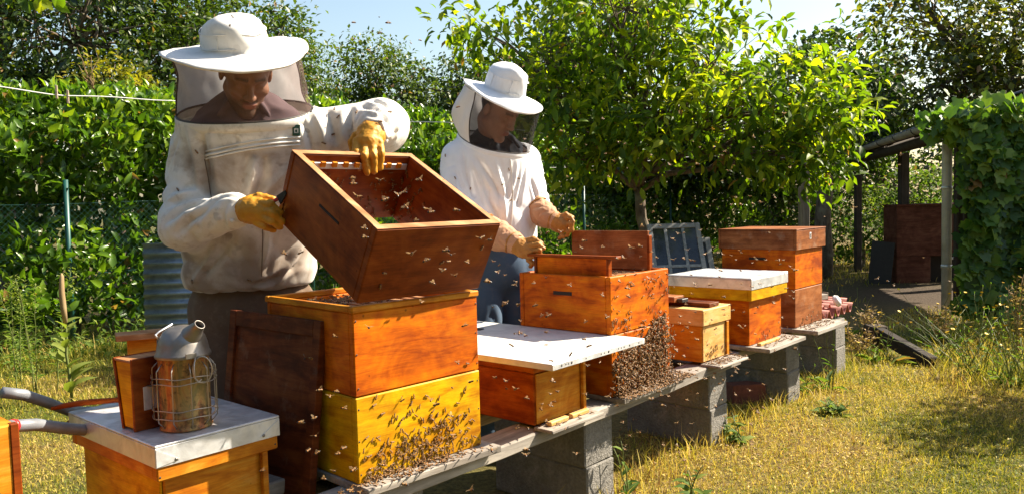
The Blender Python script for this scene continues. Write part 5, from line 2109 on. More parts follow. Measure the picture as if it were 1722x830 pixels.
def limb_folds(P, pts, amp, fa=10.0, fb=1.0, seed=0.0):
    """displacement for cloth on a limb: long folds running slanted round it, strongest at the bends"""
    best = np.full(len(P), 1e9)
    out = np.zeros(len(P))
    s0 = 0
    tot = sum(np.linalg.norm(np.asarray(pts[i + 1]) - np.asarray(pts[i])) for i in range(len(pts) - 1))
    for i in range(len(pts) - 1):
        a, b = np.asarray(pts[i]), np.asarray(pts[i + 1])
        ab = b - a
        L = np.linalg.norm(ab)
        t = np.clip(((P - a) @ ab) / L ** 2, 0, 1)
        q = P - a - t[:, None] * ab
        dist = np.linalg.norm(q, axis=1)
        ax = ab / L
        e1 = nrm(np.cross(ax, [0.3, .2, 1]))
        e2 = np.cross(ax, e1)
        an = np.arctan2(q @ e2, q @ e1)
        s = s0 + t * L
        cs, sn = np.cos(an), np.sin(an)
        warp = pnoise(np.stack([s * 4.0 + seed, cs * 1.1, sn * 1.1 + seed], -1))
        mask = np.clip(.35 + 1.3 * pnoise(np.stack([s * 5.5 + seed * 2, cs * .9 + 3, sn * .9], -1)), 0, 1)
        ph = 2 * math.pi * fa * (s + .035 * np.sin(an + seed) + .02 * np.sin(2 * an)) + 4.2 * warp
        n = swave(ph) * (.25 + .75 * mask)
        m = dist < best
        out[m] = n[m]
        best[m] = dist[m]
        s0 += L
    return out * amp


def mat_cloth(name, base, dirt=0.0, weave=900, dirt_col=(.23, .17, .125), rough=.85, trans=.12):
    m = Mat(name)
    v = m.coords()
    n1 = m.noise(v, 6, 6, .65)
    n2 = m.noise(v, 26, 5, .65)
    col = m.ramp(n1, [(.3, tuple(c * .88 for c in base)), (.65, base)])
    if dirt:
        big = m.noise(v, 9, 5, .6, .4)
        ga = m.n('ShaderNodeAttribute', attribute_name='grime')
        gf = m.math('MULTIPLY', ga.outputs['Fac'], m.ramp(big, [(.25, .45), (.6, 1)]))
        col = m.mix(m.math('MULTIPLY', gf, dirt), col, dirt_col)
        sp_n = m.noise(v, 15, 2, .4, .3)
        spots = m.ramp(sp_n, [(.64, 0), (.68, 1)])
        mask = m.ramp(m.noise(v, 4.0, 3), [(.45, 0), (.6, 1)])
        col = m.mix(m.math('MULTIPLY', m.math('MULTIPLY', spots, mask), dirt * .6), col, (.17, .135, .11))
        fine = m.ramp(n2, [(.52, 0), (.72, 1)])
        col = m.mix(m.math('MULTIPLY', fine, dirt * .5), col, (.3, .23, .16))
    wv = m.noise(v, weave, 2)
    nb = m.bump(n2, .12, .003)
    nb = m.bump(wv, .25, .0006, nb)
    p = m.pbr(col, rough, 0, nb, spec=.2, sheen=.1)
    tr = m.n('ShaderNodeBsdfTranslucent')
    m.l(col, tr.inputs['Color'])
    mx = m.n('ShaderNodeMixShader')
    mx.inputs[0].default_value = trans
    m.l(p, mx.inputs[1])
    m.l(tr.outputs[0], mx.inputs[2])
    return m.surf(mx.outputs[0])


def mat_skin(name, base):
    m = Mat(name)
    v = m.coords()
    n1 = m.noise(v, 30, 4)
    n2 = m.noise(v, 240, 3)
    at = m.n('ShaderNodeAttribute', attribute_name='hair')
    lp_ = m.n('ShaderNodeAttribute', attribute_name='lips')
    col = m.ramp(n1, [(.3, tuple(c * .85 for c in base)), (.7, base)])
    col = m.mix(lp_.outputs['Fac'], col, (.36, .12, .09))
    hm = m.math('MULTIPLY', at.outputs['Fac'], m.ramp(n2, [(.3, .65), (.6, 1.0)]))
    col = m.mix(hm, col, (.025, .016, .01))
    b = m.n('ShaderNodeBsdfPrincipled')
    m.l(col, b.inputs['Base Color'])
    b.inputs['Roughness'].default_value = .5
    b.inputs['Subsurface Weight'].default_value = .12
    b.inputs['Subsurface Radius'].default_value = (.01, .004, .002)
    m.l(m.bump(n2, .2, .0006), b.inputs['Normal'])
    return m.surf(b.outputs[0])


def mat_veil(name, col, dens):
    m = Mat(name)
    tr = m.n('ShaderNodeBsdfTransparent')
    p = m.pbr(col, .8, 0, None, spec=.1)
    n1 = m.noise(m.coords(), 9, 3)
    mx = m.n('ShaderNodeMixShader')
    m.l(m.ramp(n1, [(.3, dens * .75), (.7, min(1, dens * 1.25))]), mx.inputs[0])
    m.l(tr.outputs[0], mx.inputs[1])
    m.l(p, mx.inputs[2])
    return m.surf(mx.outputs[0])


def mat_glove(name, c1, c2):
    m = Mat(name)
    v = m.coords()
    n1 = m.noise(v, 18, 5, .6)
    n2 = m.noise(v, 120, 4, .6)
    col = m.ramp(n1, [(.3, c1), (.65, c2)])
    n3 = m.noise(v, 9, 5, .65)
    col = m.mix(m.ramp(n3, [(.55, 0), (.72, .7)]), col, tuple(c * .4 for c in c1))
    nb = m.bump(n1, .4, .004)
    return m.surf(m.pbr(col, .55, 0, m.bump(n2, .35, .0012, nb), spec=.35))


SKIN1 = mat_skin('tanned_skin', (.33, .15, .085))
SKIN2 = mat_skin('light_skin', (.50, .26, .17))
JACKET1 = mat_cloth('stained_white_canvas', (.86, .82, .75), .9)
JACKET2 = mat_cloth('clean_white_canvas', (.84, .85, .88), .05)
HOODC = mat_cloth('thin_white_hood_cloth', (.80, .76, .74), .05, trans=.2)
HATC1 = mat_cloth('white_hat_canvas', (.82, .79, .75), .35)
SHIRT1 = mat_cloth('mauve_shirt', (.17, .11, .12), 0)
SHIRT2 = mat_cloth('navy_shirt', (.03, .035, .05), 0)
TROUS1 = mat_cloth('brown_work_trousers', (.13, .085, .055), .5, 500, (.06, .045, .03))
JEANS = mat_cloth('blue_denim', (.06, .10, .16), .25, 700, (.2, .25, .3))
GLOVE1 = mat_glove('yellow_leather', (.42, .17, .012), (.58, .28, .02))
GLOVE2 = mat_glove('tan_leather', (.26, .11, .02), (.42, .19, .035))
CUFF2 = mat_cloth('tan_gauntlet_cloth', (.52, .29, .17), .3)
VEIL_D = mat_veil('dark_veil_net', (.15, .10, .09), .30)
VEIL_B = mat_veil('black_veil_net', (.035, .032, .034), .48)
BOOT = mat_plain('dark_rubber_boot', (.03, .032, .03), .5)
M_PIPING = mat_plain('dark_zip_tape', (.05, .04, .035), .6)


def head_axes(fwd, roll=0.0):
    f = nrm(fwd)
    r = nrm(np.cross(f, [0, 0, 1]))
    u = np.cross(r, f)
    return np.stack([r, f, u], 1)       # columns: right, forward, up


def d_head(P, c, R):
    q = (P - np.asarray(c)) @ R
    qa = q.copy()
    qa[:, 0] = np.abs(qa[:, 0])
    d = d_ell(q, (0, -.012, .042), (.078, .098, .082))
    d = smin(d, d_ell(q, (0, .028, -.03), (.062, .066, .088)), .03)
    d = smin(d, d_cap(qa, (.05, -.005, -.055), (.012, .066, -.108), .02, .018), .025)
    d = smin(d, d_ell(q, (0, .078, -.108), (.022, .018, .017)), .015)
    d = smin(d, d_ell(qa, (.042, .062, -.022), (.024, .024, .02)), .02)
    d = smin(d, d_cap(qa, (.012, .091, .024), (.042, .077, .026), .010, .010), .012)
    d = smax(d, -d_ell(qa, (.032, .101, .003), (.019, .016, .012)), .012)
    d = smin(d, d_ell(qa, (.031, .078, .002), (.0145, .0125, .012)), .004)
    d = smin(d, d_cap(q, (0, .088, .018), (0, .113, -.030), .0075, .0125), .010)
    d = smin(d, d_ell(qa, (.012, .100, -.035), (.009, .011, .008)), .006)
    d = smin(d, d_ell(q, (0, .088, -.066), (.028, .014, .014)), .012)
    d = smin(d, d_ell(q, (0, .0985, -.0615), (.021, .007, .0048)), .004)
    d = smin(d, d_ell(q, (0, .0975, -.0725), (.018, .007, .0055)), .004)
    d = smax(d, -d_ell(q, (0, .107, -.067), (.022, .008, .0018)), .003)
    d = smin(d, d_ell(qa, (.079, -.008, .0), (.009, .021, .031)), .008)
    return d


class Person:
    pass


def make_person(cfg):
    c = cfg
    foot = np.array([c['pelvis'][0], c['pelvis'][1], 0.0])
    root = empty('person', foot, 0, c['label'], 'person', 'beekeepers at the hives')

    def child(name, V, Q, mats, smooth=True, fm=None, attr=None):
        me = make_mesh(name, V - foot, Q, smooth, mats if isinstance(mats, list) else [mats], fm, attr)
        return mobj(name, me, root)

    R = head_axes(c['face'])
    hc = np.asarray(c['head'])
    nb = np.asarray(c['neck'])
    yaw = c['yaw']
    fwd = np.array([math.sin(yaw), -math.cos(yaw), 0])
    rgt = np.array([math.cos(yaw), math.sin(yaw), 0])   # image right
    arms = c['arms']
    legs = c['legs']

    # ---- body: head, neck, trunk, limbs in one surface
    def f_body(P):
        d = d_head(P, hc, R)
        n0 = hc + R @ np.array([0, -.03, -.06])
        d = smin(d, d_cap(P, n0, nb, .055, .062), .03)
        d = smin(d, loft(P, [(r[0], r[1], r[2], r[3] * (.78 if r[0] > 1.1 else .6), r[4] * (.74 if r[0] > 1.1 else .58)) for r in c['torso_body']], yaw), .04)
        for a in arms:
            d = smin(d, chain(P, a['pts'], [.052, .042, .03], .02), .03)
        for l in legs:
            d = smin(d, chain(P, l, [.075, .055, .04], .02), .03)
        return d
    allp = np.array([p for a in arms for p in a['pts']] + [p for l in legs for p in l] + [hc])
    lo, hi = allp.min(0) - .16, allp.max(0) + .17
    lo[2] = 0.02
    flo, fhi = hc - np.array([.13, .14, .15]), hc + np.array([.13, .14, .15])
    V, Q = surface(f_body, *ugrid(lo, hi, flo, fhi, .022, .0042))
    q = (V - hc) @ R
    beard = np.clip((-.045 - q[:, 2]) / .03, 0, 1) * np.clip((q[:, 1] - .0) / .03, 0, 1) * (q[:, 2] > -.14) * (np.abs(q[:, 0]) < .09)
    beard = beard * c.get('beard', .5)
    lips = (np.abs(q[:, 0]) < .022) & (np.abs(q[:, 2] + .067) < .013) & (q[:, 1] > .088)
    hair = np.clip((.02 - q[:, 1]) / .03, 0, 1) * np.clip((q[:, 2] + .035) / .02, 0, 1) * (np.abs(q[:, 0]) < .083)
    brows = np.exp(-((q[:, 2] - .029) / .006) ** 2) * (np.abs(np.abs(q[:, 0]) - .03) < .02) * (q[:, 1] > .07) * .85
    must = np.exp(-((q[:, 2] + .05) / .007) ** 2) * (np.abs(q[:, 0]) < .028) * (q[:, 1] > .085) * c.get('beard', .5)
    hv = np.clip(np.maximum.reduce([beard * (1 - lips), hair, brows, must]), 0, 1)
    child('body', V, Q, c['skin'], attr={'hair': hv, 'lips': lips.astype(float) * .7})

    # ---- shirt
    ring_n = nrm(c['ring_n'])
    rc = np.asarray(c['ring_c'])

    def f_shirt(P):
        d = loft(P, [(r[0], r[1], r[2], r[3] * .95, r[4] * .92) for r in c['torso_shirt']], yaw)
        for a in arms:
            s = np.asarray(a['pts'][0])
            d = smin(d, d_cap(P, s, nb + (s - nb) * .35 + np.array([0, 0, .015]), .06, .06), .05)
        d = smin(d, d_cap(P, nb + np.array([0, 0, -.02]), nb + np.array([0, 0, .02]), .075, .07), .03)
        # open V at the throat
        v0 = nb + fwd * .075 + np.array([0, 0, .035])
        v1 = nb + fwd * .135 + np.array([0, 0, -.075])
        d = smax(d, -d_cap(P, v0, v1, .045, .006), .006)
        # collar flaps
        for s in (-1, 1):
            a_ = nb + rgt * s * .062 + fwd * .0 + np.array([0, 0, .045])
            b_ = nb + rgt * s * .050 + fwd * .095 + np.array([0, 0, .012])
            e_ = nb + rgt * s * .085 + fwd * .105 + np.array([0, 0, -.035])
            d = smin(d, d_cap(P, a_, b_, .013, .012), .006)
            d = smin(d, d_cap(P, b_, e_, .012, .008), .006)
        return d
    lo = nb + np.array([-.33, -.3, -.22])
    hi = nb + np.array([.33, .3, .12])
    V, Q = surface(f_shirt, *grid(lo, hi, .0075))
    N = vnormals(V, Q)
    V = V + N * (.006 * ridged(pnoise(V * np.array([9, 9, 16]) + 3)) - .003)[:, None]
    cen = V[Q].mean(1) - rc
    dn_ = cen @ ring_n
    Q = Q[(dn_ > -.05) & (np.linalg.norm(cen - dn_[:, None] * ring_n, axis=1) < c.get('shirt_r', .21))]
    child('shirt', V, Q, c['shirt'])

    # ---- jacket
    apts = [a['pts'] for a in arms]

    def f_jacket(P):
        d = loft(P, c['torso'], yaw)
        # cut by the neck ring
        cut = (P - rc) @ ring_n
        d = smax(d, cut, .006)
        for a in arms:
            d = smin(d, chain(P, a['pts'], a['r'], .03), .045)
        cutball = np.linalg.norm((P - rc - ring_n * .12) * np.array([1, 1.0, 1]), axis=1) - .16
        d = smax(d, -cutball, .01)
        return d
    pts = np.array([p for a in arms for p in a['pts']])
    tp = np.asarray(c['torso'])
    lo = np.minimum(pts.min(0) - .14, [tp[:, 1].min() - .32, tp[:, 2].min() - .28, tp[0, 0] - .03])
    hi = np.maximum(pts.max(0) + .14, [tp[:, 1].max() + .32, tp[:, 2].max() + .28, tp[-1, 0] + .06])
    V, Q = surface(f_jacket, *grid(lo, hi, .0075))
    V = relax(V, Q, 1, .5)
    # open the neck hole
    cen = V[Q].mean(1)
    cut = (cen - rc) @ ring_n
    rad = np.linalg.norm((cen - rc) - cut[:, None] * ring_n, axis=1)
    Nf = vnormals(V, Q)[Q].mean(1)
    hole = ((Nf @ ring_n) > .8) & (np.abs(cut) < .02) & (rad < c.get('hole_r', .235))
    inner = (rad < c.get('hole_r', .235) - .035) & (cut > -.06) & ((Nf @ ring_n) > .2)
    Q = Q[~(hole | inner)]
    N = vnormals(V, Q)
    # folds: along sleeves round the arm, on the trunk hanging and slanting
    dl = np.full(len(V), 1e9)
    fold = np.zeros(len(V))
    for k, a in enumerate(arms):
        dd = chain(V, a['pts'], a['r'], .02)
        m = dd < dl
        f1 = limb_folds(V, a['pts'], a.get('fold', .022), a.get('fa', 11.0), 1.5, k * 5.3) + limb_folds(V, a['pts'], .005, 25.0, 2.5, 2 + k)
        fold[m] = f1[m]
        dl[m] = dd[m]
    dt = loft(V, c['torso'], yaw)
    w = np.clip((dl - dt + .03) / .06, 0, 1)
    u_, v_ = (V - foot) @ rgt, (V - foot) @ fwd
    zz = V[:, 2]
    zlow = np.clip((zz - tp[0, 0]) / .2, 0, 1)
    nz1 = pnoise(np.stack([u_ * 3, v_ * 3, zz * 2.2], -1))
    nz2 = pnoise(np.stack([u_ * 3.6 + 5, v_ * 3, zz * 3.0], -1))
    mk1 = np.clip(.4 + 1.2 * pnoise(np.stack([u_ * 3.2 + 9, v_ * 3, zz * 3.2], -1)), 0, 1)
    mk2 = np.clip(.3 + 1.3 * pnoise(np.stack([u_ * 3.2 + 2, v_ * 3, zz * 3.2 + 6], -1)), 0, 1)
    hang = swave(2 * math.pi * (u_ * 5.5 + zz * 2.0) + 4.5 * nz1) * mk1
    slant = swave(2 * math.pi * (u_ * 3.0 + zz * 7.0) + 4.5 * nz2) * mk2
    gather = swave(2 * math.pi * (u_ * 13 + v_ * 9) + 3 * nz1) * np.clip(1 - (zz - tp[0, 0]) / .13, 0, 1)
    tf = .034 * hang * (.4 + .6 * zlow) + .026 * slant + .014 * gather
    disp = .55 * fold * (1 - w) + .5 * tf * w
    edge = np.clip(-((V - rc) @ ring_n) / .05, 0, 1)      # keep the neck seam smooth
    V = V + N * (disp * edge)[:, None]
    # folds seen on the real garment: ridges (+) and creases (-) drawn along the cloth
    tr0 = BVHTree.FromPolygons([Vector(p) for p in V], [tuple(int(i) for i in q_) for q_ in Q])
    N = vnormals(V, Q)
    for (pp, wd, am) in c.get('folds', []):
        hits = []
        pp = np.array(pp, float)
        seg = np.concatenate([[0], np.cumsum(np.linalg.norm(np.diff(pp, axis=0), axis=1))])
        for t in np.linspace(0, seg[-1], 14):
            uv = [np.interp(t, seg, pp[:, 0]), np.interp(t, seg, pp[:, 1])]
            h_ = tr0.ray_cast(Vector((0, 0, CAM_H)), Vector(ray(*uv)).normalized())[0]
            if h_ is not None:
                hits.append(np.array(h_))
        if len(hits) < 4:
            continue
        H = np.array(hits)
        near_ = np.where(((V - H.mean(0)) ** 2).sum(1) < (np.linalg.norm(H - H.mean(0), axis=1).max() + wd * 4) ** 2)[0]
        best = np.full(len(near_), 1e9)
        tt = np.zeros(len(near_))
        for i in range(len(H) - 1):
            a_, b_ = H[i], H[i + 1]
            ab = b_ - a_
            t = np.clip(((V[near_] - a_) @ ab) / (ab @ ab + 1e-12), 0, 1)
            d_ = np.linalg.norm(V[near_] - a_ - t[:, None] * ab, axis=1)
            m = d_ < best
            best[m] = d_[m]
            tt[m] = ((i + t) / (len(H) - 1))[m]
        taper = np.sin(np.pi * np.clip(tt, 0.0, 1)) ** .6
        x_ = best / wd
        pr = np.exp(-np.abs(x_) ** 1.25 * 1.6) - .35 * np.exp(-((x_ - 2.1) / .8) ** 2)
        V[near_] += N[near_] * (am * taper * pr)[:, None]
    V = relax(V, Q, 1, .12)
    vf = (V - foot) @ fwd
    fr_ = np.clip((vf - tp[:, 2].mean() * 0 - .03) / .08, 0, 1) * np.clip((dl - dt) / .03 + .3, 0, 1)
    band_ = np.clip((1.52 - V[:, 2]) / .05, 0, 1)
    gr = fr_ * band_ * np.clip(.9 + 1.0 * pnoise(V * 5.5) + .5 * pnoise(V * 14), 0, 1)
    gr = np.clip(np.maximum(gr, .12 + .35 * pnoise(V * 4.0 + 7)), 0, 1)
    jk = child('jacket', V, Q, c['jacket_mat'], attr={'grime': gr})
    tree_ = BVHTree.FromPolygons([Vector(p) for p in V], [tuple(int(i) for i in q_) for q_ in Q])

    # ---- ring seam
    M = head_axes(fwd + np.array([0, 0, -.01]))
    e1 = nrm(rgt - ring_n * (rgt @ ring_n))
    e2 = np.cross(ring_n, e1)
    rp = []
    prof = np.asarray(c['torso'])
    for t in np.linspace(0, 2 * math.pi, 61)[:-1]:
        # march out from the ring centre inside the ring plane until the jacket loft ends
        dr = e1 * math.cos(t) + e2 * math.sin(t)
        ss = np.linspace(.05, .36, 160)
        pp = rc + dr[None] * ss[:, None]
        dd = loft(pp, c['torso'], yaw)
        k = np.argmax(dd > 0) if (dd > 0).any() else 159
        rp.append(pp[k])
    rp = np.array(rp)
    for _ in range(3):
        rp = .5 * rp + .25 * (np.roll(rp, 1, 0) + np.roll(rp, -1, 0))
    mb = MB()
    mb.tube([p - foot for p in rp], .0042, 7, closed=True)
    mb.build('collar_ring', c['ring_mat'], root)
    # band of cloth below the ring
    cb, cf = [], []
    kn = len(rp)
    for i_, (dn_, out_) in enumerate(((.0, -.001), (.005, .002), (.016, .003), (.03, .001), (.036, -.006))):
        for p in rp:
            o_ = nrm((p - rc) - ring_n * ((p - rc) @ ring_n))
            cb.append(p - ring_n * dn_ + o_ * (out_ + .004))
    for i_ in range(4):
        for j_ in range(kn):
            j2_ = (j_ + 1) % kn
            cf.append([i_ * kn + j_, (i_ + 1) * kn + j_, (i_ + 1) * kn + j2_, i_ * kn + j2_])
    child('collar_band', np.array(cb), np.array(cf), c['jacket_mat'])

    # ---- hat
    hax = nrm(c['hat_axis'])
    hx = nrm(rgt - hax * (rgt @ hax))
    hy = np.cross(hax, hx)
    ho = np.asarray(c['hat_c'])
    br, cr, ch = c['brim_r'], c['crown_r'], c['crown_h']
    n = 72
    prof = [(br - .001, -.007), (br, -.006), (br, -.004), (br * .93, -.001), (br * .75, .004), (cr * 1.12, .007), (cr * 1.03, .012), (cr * 1.015, .03), (cr, ch * .45), (cr * .965, ch * .68),
            (cr * .88, ch * .84), (cr * .70, ch * .95), (cr * .4, ch), (0.002, ch * 1.01)]
    hv_, hf_ = [], []
    for i, (r, z) in enumerate(prof):
        for j in range(n):
            t = 2 * math.pi * j / n
            wob = c.get('brim_wave', .01) * math.sin(2 * t + c.get('wave_ph', 0)) * max(0, (r - cr) / (br - cr)) ** 1.5
            wob += c.get('brim_drop', 0) * max(0, (r - cr) / (br - cr)) ** 1.5 * (.5 + .5 * math.cos(t - c.get('drop_t', 0)))
            rr = r
            if i > 6:
                rr = r * (1 + .035 * math.sin(3 * t + i * .7) + .025 * math.sin(5 * t + i))
                z2 = z + .008 * math.sin(2 * t + i * .5) * (i > 8)
            else:
                z2 = z
            hv_.append(ho + hx * rr * math.cos(t) + hy * rr * math.sin(t) + hax * (z2 + wob))
    for i in range(len(prof) - 1):
        for j in range(n):
            j2 = (j + 1) % n
            hf_.append([i * n + j, i * n + j2, (i + 1) * n + j2, (i + 1) * n + j])
    # underside of the brim
    base_n = len(hv_)
    for r in (br * .985, cr * 1.02):
        for j in range(n):
            p = np.array(hv_[(0 if r > cr * 1.5 else 5) * n + j])
            cdir = p - ho
            hv_.append(ho + cdir * (r / (np.linalg.norm(cdir - hax * (cdir @ hax)) + 1e-9)) - hax * .004)
    for j in range(n):
        j2 = (j + 1) % n
        hf_.append([base_n + j, base_n + j2, j2, j])
        hf_.append([base_n + n + j, base_n + n + j2, base_n + j2, base_n + j])
    hv_ = np.array(hv_)
    hv_ = hv_ + (.004 * pnoise(hv_ * 17))[:, None] * hax
    hat = child('hat', hv_, np.array(hf_), c['hat_mat'])
    mb = MB()
    for k, zb in enumerate((.022, ch * .62)):
        rr = cr * (1.03 if k == 0 else 1.0)
        mb.tube([ho - foot + hx * rr * math.cos(t) + hy * rr * math.sin(t) + hax * (zb + .004 * math.sin(3 * t)) for t in np.linspace(0, 2 * math.pi, 49)[:-1]], .0018, 5, closed=True)
    for t in (4.3, 5.1, 3.3, 0.4):
        mb.tube([ho - foot + (hx * math.cos(t) + hy * math.sin(t)) * cr * 1.02 + hax * .02, ho - foot + (hx * math.cos(t) + hy * math.sin(t)) * cr * 1.0 + hax * ch * .62], .0018, 5)
    mb.build('hat_seam', c['hat_mat'], root).parent = hat

    # ---- veil: net in front, white cloth behind, from brim to ring
    n2, rows = 120, 14
    # match angles: ring point j <-> brim angle measured the same way
    tops, bots = [], []
    for j in range(n2):
        t = 2 * math.pi * j / n2
        tops.append(ho + hx * br * c.get('veil_top', .9) * math.cos(t) + hy * br * c.get('veil_top', .9) * math.sin(t) - hax * .012)
    # start the ring where its direction agrees with hx
    ang = [math.atan2((p - rc) @ hy, (p - rc) @ hx) % (2 * math.pi) for p in rp]
    order = np.argsort(ang)
    ra = np.array(ang)[order]
    for j in range(n2):
        t = 2 * math.pi * j / n2
        x = [np.interp(t, np.concatenate([ra - 2 * math.pi, ra, ra + 2 * math.pi]), np.tile(rp[order][:, k], 3)) for k in range(3)]
        bots.append(np.array(x))
    VV, FF, FM = [], [], []
    for i in range(rows + 1):
        s = i / rows
        for j in range(n2):
            p = tops[j] * (1 - s) + bots[j] * s
            cdir = p - (ho * (1 - s) + rc * s)
            t = 2 * math.pi * j / n2
            back = .5 + .5 * math.cos(t - c['veil_back'])
            bul = c.get('veil_bulge', -.08) * math.sin(math.pi * s) + c.get('back_bulge', .1) * back ** 2 * math.sin(math.pi * s ** 1.4)
            bul += .04 * math.sin(math.pi * s) * math.sin(5 * t + 3 * s) + .028 * math.sin(11 * t + 6 * s) * math.sin(math.pi * min(1, s * 1.1)) + .018 * math.sin(23 * t - 4 * s) * s * (1 - s) * 2
            VV.append(p + cdir * bul)
    for i in range(rows):
        for j in range(n2):
            FF.append([i * n2 + j, (i + 1) * n2 + j, (i + 1) * n2 + (j + 1) % n2, i * n2 + (j + 1) % n2])
            t = 2 * math.pi * (j + .5) / n2
            dt_ = abs((t - c['veil_back'] + math.pi) % (2 * math.pi) - math.pi)
            FM.append(1 if dt_ < c['veil_cloth'] else 0)
    FF, FM = np.array(FF), np.array(FM)
    VV = np.array(VV)
    for k, (nm, mt) in enumerate((('veil', c['veil_mat']), ('hood_back', HOODC))):
        sel = FF[FM == k]
        used_ = np.unique(sel)
        remap = np.full(len(VV), -1)
        remap[used_] = np.arange(len(used_))
        child(nm, VV[used_], remap[sel], mt)
    # seams where net meets cloth
    for sg in (-1, 1):
        mb = MB()
        j = int(round(((c['veil_back'] + sg * c['veil_cloth']) % (2 * math.pi)) / (2 * math.pi) * n2)) % n2
        mb.tube([VV[i * n2 + j] - foot for i in range(rows + 1)], .003, 5)
        mb.build('veil_seam', M_PIPING, root)

    # ---- trousers and boots
    hip = np.asarray(c['pelvis'])

    def f_tr(P):
        d = d_ell(P, hip + np.array([0, 0, -.02]), (.20, .15, .17))
        for l in legs:
            d = smin(d, chain(P, l, c.get('leg_r', [.115, .092, .085]), .03), .04)
        return smax(d, P[:, 2] - (hip[2] + .13), .02)
    lp_ = np.array([p for l in legs for p in l])
    V, Q = surface(f_tr, *grid(np.minimum(lp_.min(0) - .15, hip - .22), np.maximum(lp_.max(0) + .15, hip + .22), .014))
    N = vnormals(V, Q)
    dl = np.full(len(V), 1e9)
    fold = np.zeros(len(V))
    for k, l in enumerate(legs):
        dd = chain(V, l, [.11, .09, .08], .02)
        m = dd < dl
        fold[m] = limb_folds(V, l, .02, 7, 1.6, 7 + k * 3)[m]
        dl[m] = dd[m]
    V = V + N * fold[:, None]
    child('trousers', relax(V, Q, 1, .4), Q, c['trouser_mat'])
    for l in legs:
        a_ = np.asarray(l[-1])

        def f_bt(P):
            d = d_cap(P, a_ + [0, 0, .03], (a_[0], a_[1], .06), .052, .05)
            d = smin(d, d_cap(P, (a_[0], a_[1], .045), np.array([a_[0], a_[1], .04]) + fwd * .15, .045, .038), .03)
            return smax(d, -P[:, 2], .005)
        V, Q = surface(f_bt, *grid(np.array([a_[0] - .25, a_[1] - .25, -.02]), np.array([a_[0] + .25, a_[1] + .25, a_[2] + .12]), .014))
        child('boot', V, Q, BOOT)

    # ---- gloves
    for a in arms:
        g = a['glove']

        def f_gl(P):
            d = None
            d = chain(P, g['palm'], g['palm_r'], .02)
            for fgr in g['fingers']:
                d = smin(d, chain(P, fgr['pts'], fgr['r'], .006), .006)
            if 'cuff' in g:
                d = smin(d, chain(P, g['cuff'], g['cuff_r'], .02), .02)
            return d
        ap = np.array([p for fgr in g['fingers'] for p in fgr['pts']] + list(g['palm']) + list(g.get('cuff', [])))
        mr = .05 if 'cuff' not in g else .1
        V, Q = surface(f_gl, *grid(ap.min(0) - mr, ap.max(0) + mr, .0036))
        N = vnormals(V, Q)
        wr_ = .0012 * (ridged(pnoise(V * 70)) - .5) + .0022 * (ridged(pnoise(V * 30 + 9)) - .5)
        if 'cuff' in g:
            dc = chain(V, g['cuff'], g['cuff_r'], .02)
            dp = chain(V, g['palm'], g['palm_r'], .02)
            on = np.clip((dp - dc + .01) / .02, 0, 1)
            wr_ = wr_ + on * limb_folds(V, g['cuff'], .012, 20, 1.5, 3.0)
            fm = ((dc - dp)[Q].mean(1) < 0).astype(int)
            gl = child('glove', V + N * wr_[:, None], Q, [c['glove_mat'], c['cuff_mat']], fm=fm)
            for kk, (pa_, pb2, rr_) in enumerate(((g['palm'][0], g['palm'][1], max(g['palm_r'][0], g['cuff_r'][-1]) * 1.04), (g['cuff'][0], g['cuff'][1], g['cuff_r'][0] * 1.02))):
                ax_ = nrm(np.asarray(pb2) - np.asarray(pa_))
                ea = nrm(np.cross(ax_, [0, 0, 1]))
                eb = np.cross(ax_, ea)
                mb = MB()
                mb.tube([np.asarray(pa_) - foot + rr_ * (ea * math.cos(t) + eb * math.sin(t)) + ax_ * .004 * math.sin(3 * t) for t in np.linspace(0, 2 * math.pi, 33)[:-1]], .0035, 6, closed=True)
                mb.build('glove_seam', c['glove_mat'], gl)
        else:
            child('glove', V + N * wr_[:, None], Q, c['glove_mat'])
    P_ = Person()
    P_.root, P_.bvh, P_.foot, P_.rp = root, tree_, foot, rp
    return P_


def px(*p):
    return at_y(*p)


def on_cloth(person, u, v, lift=.004):
    o = Vector((0, 0, CAM_H))
    d = Vector(ray(u, v)).normalized()
    hit, nr, _, _ = person.bvh.ray_cast(o, d)
    if hit is None:
        return None, None
    nr = np.array(nr)
    if nr @ np.array(d) > 0:
        nr = -nr
    return np.array(hit) + nr * lift, nr


def finger(pts, r0=.0115, r1=.0095):
    k = len(pts)
    return dict(pts=[np.asarray(p, float) for p in pts], r=list(np.linspace(r0, r1, k)))


